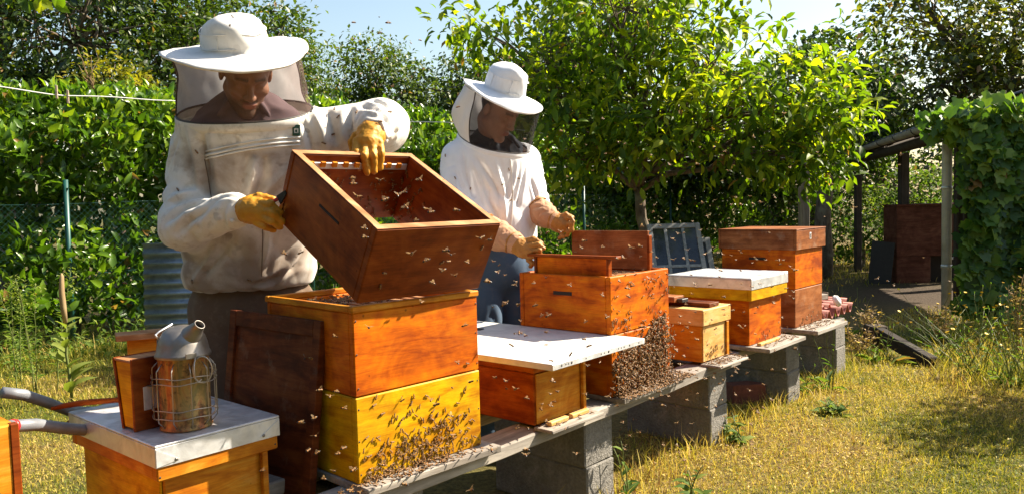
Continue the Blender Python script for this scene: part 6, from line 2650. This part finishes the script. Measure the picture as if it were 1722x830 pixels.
# ---- first beekeeper
m1 = dict(
    label='beekeeper in stained white jacket and yellow gloves tilting the brown hive box',
    pelvis=(-.99, 2.95, .95), neck=(-.928, 2.795, 1.635), head=(-.89, 2.69, 1.738), face=(.38, -.72, -.62), yaw=.22,
    skin=SKIN1, beard=.75,
    torso_body=[(.9, -.99, 2.95, .22, .17), (1.2, -.98, 2.93, .21, .16), (1.42, -.96, 2.88, .22, .15), (1.52, -.945, 2.85, .18, .12), (1.58, -.935, 2.82, .1, .09)],
    torso_shirt=[(1.44, -.96, 2.87, .21, .15), (1.5, -.955, 2.86, .225, .16), (1.57, -.945, 2.84, .215, .16), (1.625, -.935, 2.825, .175, .14), (1.665, -.93, 2.81, .12, .11), (1.70, -.925, 2.80, .08, .085)],
    torso=[(.985, -.99, 2.94, .205, .16), (1.0, -.99, 2.94, .228, .18), (1.05, -.985, 2.935, .242, .195), (1.16, -.98, 2.92, .236, .19), (1.32, -.97, 2.895, .232, .18),
           (1.46, -.96, 2.865, .24, .18), (1.55, -.95, 2.845, .238, .185), (1.62, -.94, 2.825, .232, .185), (1.70, -.935, 2.81, .225, .18)],
    ring_c=(-.935, 2.815, 1.628), ring_n=(0.03, -.34, .94), ring_mat=M_PIPING,
    hat_c=(-.911, 2.66, 1.812), hat_axis=(.04, -.385, .92), brim_r=.238, crown_r=.106, crown_h=.112, brim_wave=.016, wave_ph=.6, brim_drop=0.0,
    folds=[([(338, 225), (346, 280), (352, 330)], .016, -.030), ([(312, 205), (330, 260), (338, 310)], .014, .012), ([(345, 338), (310, 350), (276, 376)], .012, -.020),
           ([(340, 322), (300, 330), (268, 345)], .014, .016), ([(352, 352), (318, 372), (296, 396)], .010, -.016), ([(365, 345), (345, 365), (340, 395)], .009, .010), ([(382, 338), (374, 360), (378, 388)], .008, -.012),
           ([(300, 230), (282, 280), (272, 330)], .012, -.012), ([(428, 262), (424, 300), (416, 330)], .013, .022), ([(446, 262), (444, 300), (430, 335)], .012, -.018), ([(490, 275), (465, 305), (440, 330)], .012, .014),
           ([(398, 395), (370, 430), (335, 468)], .012, -.014), ([(520, 392), (490, 440), (466, 474)], .013, .018), ([(505, 440), (460, 470), (420, 482)], .010, -.018), ([(455, 375), (450, 420), (436, 470)], .010, .012),
           ([(370, 400), (350, 440), (320, 480)], .010, .012), ([(545, 165), (556, 205), (566, 246)], .013, -.020), ([(522, 176), (540, 220), (552, 262)], .012, .014), ([(592, 168), (588, 200), (590, 240)], .011, -.024),
           ([(606, 178), (640, 188), (662, 222)], .011, -.016), ([(612, 200), (640, 206), (652, 240)], .009, .012), ([(324, 216), (340, 238), (350, 258)], .009, .010), ([(506, 192), (520, 230), (530, 275)], .011, -.014),
           ([(600, 170), (625, 167), (650, 180)], .010, -.016), ([(655, 190), (667, 206), (667, 235)], .010, .012), ([(640, 170), (655, 186), (660, 206)], .009, -.014), ([(626, 176), (646, 196), (650, 222)], .008, -.012), ([(395, 225), (400, 240), (398, 252)], .008, -.006), ([(570, 160), (574, 190), (572, 235)], .009, .010), ([(300, 200), (290, 225), (288, 260)], .008, .008)],
    hat_mat=HATC1, veil_mat=VEIL_D, veil_back=math.pi / 2 + .25, veil_cloth=1.42, veil_top=.86, veil_bulge=-.05, back_bulge=.05,
    jacket_mat=JACKET1, shirt=SHIRT1, trouser_mat=TROUS1, glove_mat=GLOVE1,
    legs=[[(-1.10, 2.95, .90), (-1.10, 2.92, .48), (-1.10, 2.97, .10)], [(-.88, 2.96, .90), (-.87, 2.93, .48), (-.86, 2.99, .10)]],
    leg_r=[.125, .11, .105],
    arms=[dict(pts=[np.array([-1.13, 2.86, 1.50]), np.array([-1.135, 2.70, 1.225]), px(396, 353, 2.60)], r=[.09, .078, .060], fold=.026,
               glove=dict(palm=[px(398, 353, 2.60), px(424, 353, 2.56), px(440, 356, 2.545)], palm_r=[.036, .043, .036],
                          fingers=[finger([px(436, 341, 2.54), px(455, 343, 2.515), px(470, 357, 2.53)], .0142, .0118),
                                   finger([px(442, 352, 2.53), px(458, 358, 2.505), px(474, 372, 2.53)], .0142, .0118),
                                   finger([px(440, 364, 2.53), px(456, 372, 2.51), px(471, 381, 2.535)], .0138, .0115),
                                   finger([px(432, 374, 2.54), px(446, 381, 2.53), px(460, 386, 2.555)], .0125, .0102),
                                   finger([px(416, 340, 2.57), px(436, 331, 2.56), px(458, 335, 2.56)], .0165, .012)])),
          dict(pts=[np.array([-.75, 2.87, 1.53]), np.array([-.475, 2.93, 1.575]), px(630, 216, 2.79)], r=[.10, .098, .066], fold=.03, fa=9.,
               glove=dict(palm=[px(632, 212, 2.80), px(624, 226, 2.745), px(619, 240, 2.71)], palm_r=[.040, .046, .042],
                          fingers=[finger([px(600, 238, 2.70), px(599, 256, 2.665), px(603, 283, 2.672)], .0148, .0125),
                                   finger([px(613, 240, 2.695), px(613, 262, 2.655), px(617, 290, 2.668)], .0148, .0125),
                                   finger([px(626, 240, 2.70), px(628, 262, 2.668), px(629, 288, 2.682)], .0148, .012),
                                   finger([px(638, 238, 2.71), px(641, 258, 2.685), px(639, 282, 2.698)], .0138, .0115),
                                   finger([px(600, 228, 2.75), px(592, 240, 2.755), px(596, 262, 2.765)], .017, .013)]))])
man1 = make_person(m1)
# sleeve press-stud, flap lines, cloth label and stains belong to the jacket
mb = MB()
for dv_, rr in ((0, .0042), (7, .0035), (-9, .0025)):
    pts = []
    for t in np.linspace(0, 1, 26):
        h_, n_ = on_cloth(man1, 345 + 160 * t, 262 - 24 * t - 5 * math.sin(t * 3.1) + dv_ * .8, .0025)
        if h_ is not None:
            pts.append(h_ - man1.foot)
    if len(pts) > 3:
        mb.tube(pts, rr, 6)
mb.build('flap_seam', HATC1, man1.root)
for path in (((440, 345), (442, 400), (440, 470)), ((344, 268), (352, 310), (356, 335))):
    pts = []
    for t in np.linspace(0, 1, 18):
        k_ = t * 2
        i_ = min(int(k_), 1)
        u_ = path[i_][0] + (path[i_ + 1][0] - path[i_][0]) * (k_ - i_)
        v_ = path[i_][1] + (path[i_ + 1][1] - path[i_][1]) * (k_ - i_)
        h_, n_ = on_cloth(man1, u_, v_, .0006)
        if h_ is not None:
            pts.append(h_ - man1.foot)
    if len(pts) > 3:
        mb = MB()
        mb.tube(pts, .0016, 5)
        mb.build('stitched_seam', TROUS1, man1.root)
h_, n_ = on_cloth(man1, 498, 219, .003)
if h_ is not None:
    ux = nrm(np.cross([0, 0, 1], n_)); uy = np.cross(n_, ux)
    M_GRN = mat_plain('dark_green_label', (.012, .07, .045), .6)
    Ml = frame_matrix(h_ - man1.foot, ux, uy, n_)
    lb = part(man1.root, 'cloth_label', M_GRN, lambda b: b.box((-.013, -.019, -.001), (.013, .019, .002), .0006, M=Ml))
    part(lb, 'label_mark', M_WPLASTIC, lambda b: (b.box((-.008, .002, .0021), (.001, .005, .0028), .0002, M=Ml), b.box((-.008, -.010, .0021), (.001, -.007, .0028), .0002, M=Ml),
                                                  b.box((-.008, -.0065, .0021), (-.005, .0015, .0028), .0002, M=Ml), b.box((.003, -.010, .0021), (.006, .006, .0028), .0002, M=Ml)))
h_, n_ = on_cloth(man1, 391, 370, .006)
if h_ is not None:
    mb = MB()
    mb.lathe([(0, .004), (.006, .003), (.008, 0)], 12, M=Matrix.Translation(Vector(h_ - man1.foot)) @ Vector(n_).to_track_quat('Z', 'Y').to_matrix().to_4x4())
    mb.build('press_stud', M_WPLASTIC, man1.root)
# hive tool in his right hand
ht = empty('hive_tool', px(452, 340, 2.545), 0, 'red and black hive tool in the first beekeeper\'s right hand', 'tool')
o_ = np.array(ht.location)
mb = MB()
pa, pb_ = px(440, 350, 2.55) - o_, px(468, 334, 2.53) - o_
mb.tube([pa, pb_], .006, 8)
mb.build('red_shaft', M_REDPL, ht)
d_ = nrm(pb_ - pa)
mb = MB()
Mt = frame_matrix(pb_, d_, nrm(np.cross([0, 0, 1], d_)), nrm(np.cross(d_, nrm(np.cross([0, 0, 1], d_)))))
mb.add([(0, -.003, -.02), (.035, -.003, .0), (.035, -.003, .012), (0, -.003, .01), (0, .003, -.02), (.035, .003, 0), (.035, .003, .012), (0, .003, .01)],
       [[0, 1, 2, 3], [7, 6, 5, 4], [0, 4, 5, 1], [1, 5, 6, 2], [2, 6, 7, 3], [3, 7, 4, 0]], M=Mt)
mb.build('blade', M_BLACKM, ht)

# ---- second beekeeper
m2 = dict(
    label='beekeeper in clean white hooded jacket and blue jeans lifting a frame',
    pelvis=(-.09, 3.98, .98), neck=(-.085, 3.87, 1.585), head=(-.05, 3.765, 1.715), face=(.70, -.52, -.58), yaw=.62,
    skin=SKIN2, beard=.12,
    torso_body=[(.95, -.09, 3.98, .2, .15), (1.2, -.09, 3.97, .19, .14), (1.4, -.09, 3.93, .2, .14), (1.5, -.09, 3.91, .17, .12), (1.57, -.088, 3.89, .1, .09)],
    torso_shirt=[(1.42, -.09, 3.91, .17, .12), (1.48, -.09, 3.91, .175, .125), (1.52, -.088, 3.90, .17, .125), (1.575, -.087, 3.885, .13, .105), (1.62, -.085, 3.87, .075, .075)],
    torso=[(1.075, -.075, 3.975, .20, .16), (1.10, -.075, 3.975, .21, .17), (1.2, -.08, 3.965, .215, .175), (1.34, -.085, 3.945, .215, .17), (1.45, -.09, 3.92, .215, .165), (1.53, -.09, 3.905, .195, .165),
           (1.60, -.085, 3.885, .165, .155), (1.68, -.08, 3.87, .155, .15)],
    ring_c=(-.075, 3.865, 1.572), ring_n=(.28, -.30, .90), ring_mat=M_PIPING,
    hat_c=(-.02, 3.75, 1.80), hat_axis=(.32, -.30, .90), brim_r=.20, crown_r=.098, crown_h=.135, brim_wave=.012, wave_ph=2.2, brim_drop=-.02, drop_t=-.6,
    folds=[([(800, 262), (826, 300), (846, 335)], .012, -.018), ([(776, 250), (784, 290), (796, 335)], .012, -.018), ([(832, 268), (846, 320), (852, 392)], .012, .014), ([(884, 282), (876, 320), (868, 352)], .010, -.014),
           ([(760, 290), (774, 330), (800, 350)], .010, .012), ([(870, 270), (866, 300), (850, 350)], .010, .012), ([(892, 300), (900, 325), (906, 345)], .009, -.012), ([(820, 330), (836, 360), (842, 395)], .010, -.012),
           ([(790, 262), (806, 300), (820, 352)], .009, .010)],
    shirt_r=.15, hole_r=.172, hat_mat=JACKET2, veil_mat=VEIL_B, veil_back=math.pi / 2 + .55, veil_cloth=1.25, veil_top=.95, veil_bulge=.02, back_bulge=.22,
    jacket_mat=JACKET2, shirt=SHIRT2, trouser_mat=JEANS, glove_mat=GLOVE2, cuff_mat=CUFF2,
    legs=[[(-.17, 3.93, .92), (-.15, 3.86, .5), (-.16, 3.93, .10)], [(.0, 4.03, .92), (.03, 3.99, .5), (.02, 4.06, .10)]],
    leg_r=[.11, .088, .08],
    arms=[dict(pts=[np.array([-.255, 3.86, 1.50]), np.array([-.25, 3.76, 1.22]), px(842, 398, 3.66)], r=[.088, .082, .048], fold=.024,
               glove=dict(cuff=[px(815, 385, 3.70), px(838, 396, 3.66), px(862, 406, 3.62)], cuff_r=[.074, .068, .052],
                          palm=[px(862, 407, 3.62), px(880, 418, 3.59), px(892, 424, 3.575)], palm_r=[.040, .040, .032],
                          fingers=[finger([px(892, 412, 3.56), px(905, 411, 3.545), px(914, 417, 3.545)], .0125, .0102),
                                   finger([px(895, 421, 3.555), px(907, 421, 3.535), px(910, 432, 3.545)], .0125, .0102),
                                   finger([px(894, 430, 3.56), px(904, 433, 3.545), px(902, 443, 3.555)], .012, .0098),
                                   finger([px(888, 437, 3.57), px(896, 442, 3.555), px(892, 448, 3.565)], .0115, .0092),
                                   finger([px(884, 406, 3.59), px(897, 402, 3.57), px(910, 409, 3.56)], .0155, .0115)])),
          dict(pts=[np.array([.075, 3.99, 1.49]), np.array([.115, 3.99, 1.28]), px(915, 362, 3.90)], r=[.085, .078, .042], fold=.022,
               glove=dict(cuff=[px(903, 350, 3.93), px(915, 361, 3.90), px(930, 370, 3.87)], cuff_r=[.064, .060, .045],
                          palm=[px(930, 370, 3.87), px(942, 377, 3.85), px(948, 379, 3.84)], palm_r=[.038, .040, .033],
                          fingers=[finger([px(950, 368, 3.83), px(959, 366, 3.81), px(964, 373, 3.80)], .0125, .0102),
                                   finger([px(952, 376, 3.825), px(961, 377, 3.80), px(962, 387, 3.80)], .0125, .0102),
                                   finger([px(950, 385, 3.83), px(956, 389, 3.81), px(954, 396, 3.82)], .012, .0098),
                                   finger([px(944, 391, 3.84), px(947, 397, 3.825), px(941, 400, 3.83)], .0115, .0092),
                                   finger([px(942, 366, 3.85), px(952, 361, 3.83), px(962, 366, 3.825)], .0155, .0115)]))])
man2 = make_person(m2)
mb = MB()
pts = []
for t in np.linspace(0, 1, 24):
    h_, n_ = on_cloth(man2, 858 + 4 * math.sin(t * 3), 268 + 118 * t, .002)
    if h_ is not None:
        pts.append(h_ - man2.foot)
if len(pts) > 3:
    mb.tube(pts, .003, 6)
    mb.build('front_zip', HATC1, man2.root)
# ------------------------------------------------------------------ bees
def mat_bee(name, c, rough=.5):
    return mat_plain(name, c, rough, 0, 400, .4, .2, .4, .0005)


BEE_A, BEE_D, BEE_T = mat_bee('bee_amber', (.30, .12, .02)), mat_bee('bee_dark', (.025, .013, .008), .35), mat_bee('bee_fuzz', (.24, .13, .045), .8)


def mat_wing(name='bee_wing', dens=.42):
    m = Mat(name)
    tr = m.n('ShaderNodeBsdfTransparent')
    p = m.pbr((.46, .32, .17), .45, 0, None, spec=.6)
    tl = m.n('ShaderNodeBsdfTranslucent')
    tl.inputs['Color'].default_value = (.55, .36, .17, 1)
    a = m.n('ShaderNodeAddShader')
    m1_ = m.n('ShaderNodeMixShader')
    m1_.inputs[0].default_value = .5
    m.l(p, m1_.inputs[1]); m.l(tl.outputs[0], m1_.inputs[2])
    mx = m.n('ShaderNodeMixShader')
    mx.inputs[0].default_value = dens
    m.l(tr.outputs[0], mx.inputs[1]); m.l(m1_.outputs[0], mx.inputs[2])
    return m.surf(mx.outputs[0])


BEE_W = mat_wing()
BEE_MATS = [BEE_A, BEE_D, BEE_T, BEE_W]
BEE_MATS_SIT = [BEE_A, BEE_D, BEE_T, mat_wing('folded_wing', .14)]


def bee_geo(n, flying, lod):
    """bee along +x (head), z up, length about 1"""
    mb = MB()
    if lod:
        prof = [(-.5, .02, 1), (-.4, .1, 1), (-.27, .15, 0), (-.12, .155, 1), (0, .12, 0), (.07, .08, 2), (.18, .14, 2), (.3, .13, 2), (.36, .07, 1), (.44, .10, 1), (.5, .03, 1)]
    else:
        prof = [(-.5, .03, 1), (-.3, .15, 0), (-.08, .13, 1), (.05, .08, 2), (.22, .14, 2), (.36, .07, 1), (.5, .04, 1)]
    vs, fs, ms = [], [], []
    for (x, r, _) in prof:
        for j in range(n):
            t = 2 * math.pi * j / n
            vs.append((x, r * math.cos(t), r * .92 * math.sin(t) + .16 - .12 * (x + .1) ** 2 * (x < 0)))
    for i in range(len(prof) - 1):
        for j in range(n):
            mb_f = [i * n + j, i * n + (j + 1) % n, (i + 1) * n + (j + 1) % n, (i + 1) * n + j]
            fs.append(mb_f[::-1]); ms.append(prof[i][2])
    o = mb.n
    mb.v.append(np.array(vs))
    for f_, m_ in zip(fs, ms):
        mb.f.append(f_); mb.m.append(m_); mb.sm.append(True)
    mb.n += len(vs)
    for s in (-1, 1):
        if flying:
            W = [[(.2, .08, .27), (.26, .42, .42), (.12, .66, .46), (-.02, .52, .40), (.06, .2, .3)], [(.1, .08, .26), (-.02, .42, .36), (-.16, .4, .33), (-.06, .15, .27)]]
        else:
            W = [[(.2, .06, .29), (.02, .22, .33), (-.42, .30, .30), (-.45, .18, .31), (-.1, .06, .32)], [(.12, .05, .28), (-.2, .16, .31), (-.3, .1, .31)]]
        for w_ in W:
            mb.add([(x, s * y, z) for x, y, z in w_], [list(range(len(w_)))], 3)
        if lod:
            for k, x in enumerate((.12, .2, .28)):
                mb.add([(x, s * .1, .08), (x + (k - 1) * .08, s * .22, .06), (x + (k - 1) * .14, s * .26, 0), (x + (k - 1) * .14 + .015, s * .26, 0), (x + (k - 1) * .08 + .03, s * .22, .06), (x + .03, s * .1, .08)],
                       [[0, 1, 4, 5], [1, 2, 3, 4]], 1)
    return mb


BEE_FLY = bee_geo(8, True, True).mesh('flying_bee', BEE_MATS)
BEE_SIT = bee_geo(8, False, True).mesh('sitting_bee', BEE_MATS_SIT)
_low = bee_geo(6, False, False)
LOWV, LOWF, LOWM = np.concatenate(_low.v), _low.f, _low.m
swarm = []          # matrices of the uncountable bees


def bee_matrix(p, head, up, L):
    x = nrm(head)
    z = np.asarray(up, float) - x * np.dot(up, x)
    z = nrm(z)
    y = np.cross(z, x)
    return frame_matrix(p, x * L, y * L, z * L)


def put_bee(me, p, head, up, label, group, L=None):
    o = bpy.data.objects.new('honey_bee', me)
    COL.objects.link(o)
    o.matrix_world = bee_matrix(p, head, up, L or RNG.uniform(.017, .0205))
    tag(o, label, 'bee', group)


# flying bees: zone in the picture, distance range, count
for (u0, u1, v0, v1, y0, y1, n, lab) in (
        (1040, 1330, 590, 790, 2.9, 3.9, 46, 'honey bee flying low in front of the concrete blocks'),
        (1060, 1345, 420, 600, 3.0, 4.0, 40, 'honey bee flying before the farther three hives'),
        (1090, 1330, 330, 440, 3.2, 5.5, 26, 'honey bee flying before the glazed sash and dark hedge'),
        (815, 1130, 460, 700, 2.1, 2.75, 34, 'honey bee flying before the white board and bearded hive'),
        (610, 830, 300, 480, 1.75, 2.1, 16, 'honey bee flying before the tilted brown hive box'),
        (440, 900, 640, 825, 1.75, 2.15, 24, 'honey bee flying low before the tall hive and the panel'),
        (510, 930, 20, 240, 2.2, 5.0, 22, 'honey bee flying against the sky and trees between the beekeepers'),
        (940, 1400, 60, 330, 2.8, 5.0, 22, 'honey bee flying before the walnut tree'),
        (1390, 1610, 250, 600, 3.0, 6.0, 14, 'honey bee flying before the shelter'),
        (20, 520, 30, 640, 2.2, 4.5, 9, 'honey bee flying at the left around the first beekeeper')):
    for k in range(n):
        p = at_y(RNG.uniform(u0, u1), RNG.uniform(v0, v1), RNG.uniform(y0, y1))
        a = RNG.uniform(0, 6.28)
        hd = np.array([math.cos(a), math.sin(a), RNG.normal(.15, .3)])
        put_bee(BEE_FLY, p, hd, np.array([RNG.normal(0, .35), RNG.normal(0, .35), 1]), lab, lab.replace('honey bee', 'bees'), RNG.uniform(.017, .022))

# bees walking on the tall hive's front
Tm, Dm = tdir(.798)
Nm = -Dm
F0 = np.array([-.466, 2.243, 0])
cnt = 0
while cnt < 300:
    x = RNG.uniform(.01, .47)
    z = .472 + abs(RNG.normal(0, .11))
    core = math.exp(-((x - .18 - (z - .47) * .45) / .17) ** 2)
    up_band = .10 if z < .93 else 0
    if z > .955 or RNG.uniform() > max(core * math.exp(-(z - .47) / .14), up_band * (.25 + .75 * math.exp(-((x - .25) / .14) ** 2))):
        continue
    t = RNG.normal(1.2, .9)
    p = F0 + Tm * x + np.array([0, 0, z]) + Nm * RNG.uniform(.0002, .006 if z < .6 else .001)
    hd = Tm * math.cos(t) + np.array([0, 0, 1]) * math.sin(t)
    upv = Nm + RNG.normal(0, .25, 3)
    if cnt < 62:
        put_bee(BEE_SIT, p, hd, upv, 'honey bee crawling on the tall hive\'s orange and yellow front', 'bees on the tall hive front')
    else:
        swarm.append(bee_matrix(p, hd, upv, .0185))
    cnt += 1
for k in range(150):        # on its landing board and the plank
    x = RNG.normal(.16, .15)
    p = F0 + Tm * x + Nm * RNG.uniform(.002, .065 if x < .5 else .03) + np.array([0, 0, .4695 + RNG.uniform(0, .008)])
    a = RNG.uniform(0, 6.28)
    swarm.append(bee_matrix(p, np.array([math.cos(a), math.sin(a), RNG.normal(0, .2)]), np.array([RNG.normal(0, .3), RNG.normal(0, .3), 1]), .0185))

# the beard on the second hive
N2_ = -D2
F2 = np.array([.399, 3.194, 0])
cnt = 0
while cnt < 2000:
    x, z = RNG.uniform(0.0, .478), RNG.uniform(.468, .78)
    topz = .60 + .13 * min(1, x / .3) + .03 * math.sin(x * 19)
    if z > topz and RNG.uniform() > .05:
        continue
    if x > .43 and RNG.uniform() > .25 + (.62 - z):
        continue
    edge = min(1, (topz - z) / .05) if z < topz else 0
    off = RNG.uniform(0, .003 + .026 * max(0, edge) + .02 * max(0, (.53 - z) / .06))
    t = RNG.uniform(0, 6.28)
    p = F2 + T2 * x + np.array([0, 0, z]) + N2_ * off
    swarm.append(bee_matrix(p, T2 * math.cos(t) + np.array([0, 0, 1]) * math.sin(t) + N2_ * RNG.normal(0, .3), N2_ + RNG.normal(0, .35, 3), .0185))
    cnt += 1
for k in range(700):
    x, f_ = RNG.uniform(.0, .56), RNG.uniform(0, 1)
    h_ = .03 * (1 - f_) * math.exp(-((x - .3) / .25) ** 2)
    p = F2 + T2 * x + N2_ * (f_ * .085) + np.array([0, 0, .468 + RNG.uniform(0, 1) * h_])
    a = RNG.uniform(0, 6.28)
    swarm.append(bee_matrix(p, np.array([math.cos(a), math.sin(a), RNG.normal(0, .3)]), np.array([RNG.normal(0, .4), RNG.normal(0, .4), 1]), .0185))
for k in range(46):     # scattered higher on its front
    x, z = RNG.uniform(.01, .47), RNG.uniform(.72, .955)
    t = RNG.normal(1.2, .9)
    swarm.append(bee_matrix(F2 + T2 * x + np.array([0, 0, z]) + N2_ * .0005, T2 * math.cos(t) + np.array([0, 0, 1]) * math.sin(t), N2_ + RNG.normal(0, .2, 3), .018))
# landing boards of the other hives, and the frames of the open hives
for fl, psi, x0, x1, y0, y1, z0, n in (((.068, 2.827), .85, 0, .3, -.075, -.005, .4595, 26), ((.932, 3.849), .83, -.01, .28, -.105, -.005, .4595, 95), ((1.265, 4.131), .841, .03, .45, -.09, .02, .478, 50),
                                       ((1.698, 4.656), .829, .0, .42, -.11, .01, .480, 80), ((-.466, 2.243), .798, .03, .3, .2, .47, .963, 190), ((.399, 3.194), .849, .05, .44, .04, .45, .952, 60)):
    for k in range(n):
        p = on_hive(fl, psi, RNG.uniform(x0, x1), RNG.uniform(y0, y1), z0 + RNG.uniform(0, .006))
        a = RNG.uniform(0, 6.28)
        swarm.append(bee_matrix(p, np.array([math.cos(a), math.sin(a), RNG.normal(0, .2)]), np.array([RNG.normal(0, .3), RNG.normal(0, .3), 1]), .018))
for fl, psi, w_, z1, n in (((.932, 3.849), .83, .24, .55, 20), ((1.291, 4.157), .841, .42, .56, 26), ((1.715, 4.675), .829, .42, .57, 34)):
    T_, D_ = tdir(psi)
    for k in range(n):
        p = np.array([fl[0], fl[1], 0]) + T_ * RNG.uniform(.01, w_) - D_ * .0055 + np.array([0, 0, .482 + abs(RNG.normal(0, .04))])
        t = RNG.normal(1.2, 1)
        swarm.append(bee_matrix(p, T_ * math.cos(t) + np.array([0, 0, 1]) * math.sin(t), -D_, .018))
# inside the tilted box
for k in range(70):
    a_, z_ = RNG.normal(.40, .05), RNG.uniform(.01, .2)
    if RNG.uniform() < .5:
        p, upv = sup_pt(min(a_, .445), SD - .0275, z_), -Br
    else:
        p, upv = sup_pt(SW - .0275, min(SD - .03, RNG.normal(.44, .05)), z_), -Tr
    swarm.append(bee_matrix(p, Ur * RNG.normal() + Tr * RNG.normal() + Br * RNG.normal() * .3, upv, .0175))
for k in range(16):
    swarm.append(bee_matrix(sup_pt(RNG.uniform(.03, .44), SD - .0275, RNG.uniform(.03, .2)), Ur * RNG.normal() + Tr * RNG.normal(), -Br, .0175))
# on the tilted box's outside
for k in range(5):
    put_bee(BEE_SIT, sup_pt(RNG.uniform(.05, .45), -.001, RNG.uniform(.03, .22)), Tr * RNG.normal() + Ur * RNG.normal(), -Br, 'honey bee sitting on the tilted box\'s outer wall', 'bees on the tilted box')
# on the jackets and hats
for man, lab, spots in ((man1, 'honey bee sitting on the first beekeeper\'s jacket', ((563, 185), (570, 197), (640, 205), (600, 190), (560, 226), (585, 160), (325, 472), (330, 255), (545, 240), (655, 190), (300, 320), (420, 470))),
                        (man2, 'honey bee sitting on the second beekeeper\'s white jacket', ((855, 285), (872, 300), (790, 317), (858, 336), (765, 300), (750, 262), (900, 335), (845, 310)))):
    for (u, v) in spots:
        h_, n_ = on_cloth(man, u, v, .002)
        if h_ is not None:
            t = RNG.uniform(0, 6.28)
            e1 = nrm(np.cross([0, 0, 1], n_))
            put_bee(BEE_SIT, h_, e1 * math.cos(t) + np.cross(n_, e1) * math.sin(t), n_, lab, lab.replace('honey bee', 'bees'), .0185)

fly_swarm = []
for (u0, u1, v0, v1, y0, y1, n) in ((1040, 1340, 430, 790, 3.0, 4.4, 120), (820, 1240, 380, 700, 2.3, 3.6, 80), (440, 830, 280, 640, 1.8, 2.4, 20), (900, 1420, 230, 440, 3.5, 6.5, 50), (500, 1000, 600, 830, 2.0, 2.6, 22), (560, 900, 20, 200, 3, 6, 12)):
    for k in range(n):
        a = RNG.uniform(0, 6.28)
        fly_swarm.append(bee_matrix(at_y(RNG.uniform(u0, u1), RNG.uniform(v0, v1), RNG.uniform(y0, y1)), np.array([math.cos(a), math.sin(a), RNG.normal(.15, .3)]),
                                    np.array([RNG.normal(0, .35), RNG.normal(0, .35), 1]), RNG.uniform(.017, .021)))
Ms = np.array([np.array(m_) for m_ in swarm])
VV = (np.einsum('nij,kj->nki', Ms[:, :3, :3], LOWV) + Ms[:, None, :3, 3]).reshape(-1, 3)
k_ = len(LOWV)
by = {}
for f_, m_ in zip(LOWF, LOWM):
    by.setdefault(len(f_), []).append((f_, m_))
FF, FM = [], []
for n_, lst in by.items():
    fa = np.array([f_ for f_, _ in lst])
    FF.append((np.arange(len(Ms))[:, None, None] * k_ + fa[None]).reshape(-1, n_))
    FM.append(np.tile(np.array([m_ for _, m_ in lst]), len(Ms)))
_lf = bee_geo(6, True, False)
FV, Mf = np.concatenate(_lf.v), np.array([np.array(m_) for m_ in fly_swarm])
base_ = len(VV)
VV = np.concatenate([VV, (np.einsum('nij,kj->nki', Mf[:, :3, :3], FV) + Mf[:, None, :3, 3]).reshape(-1, 3)])
by = {}
for f_, m_ in zip(_lf.f, _lf.m):
    by.setdefault(len(f_), []).append((f_, m_))
for n_, lst in by.items():
    fa = np.array([f_ for f_, _ in lst])
    FF.append(base_ + (np.arange(len(Mf))[:, None, None] * len(FV) + fa[None]).reshape(-1, n_))
    FM.append(np.tile(np.array([m_ if m_ < 3 else 4 for _, m_ in lst]), len(Mf)))
me = make_mesh('bee_swarm', VV, FF, True, BEE_MATS_SIT + [BEE_W], np.concatenate(FM))
tag(mobj('bee_swarm', me), 'dense crowd of honey bees on the hive fronts, landing boards and in the air', 'bees', kind='stuff')
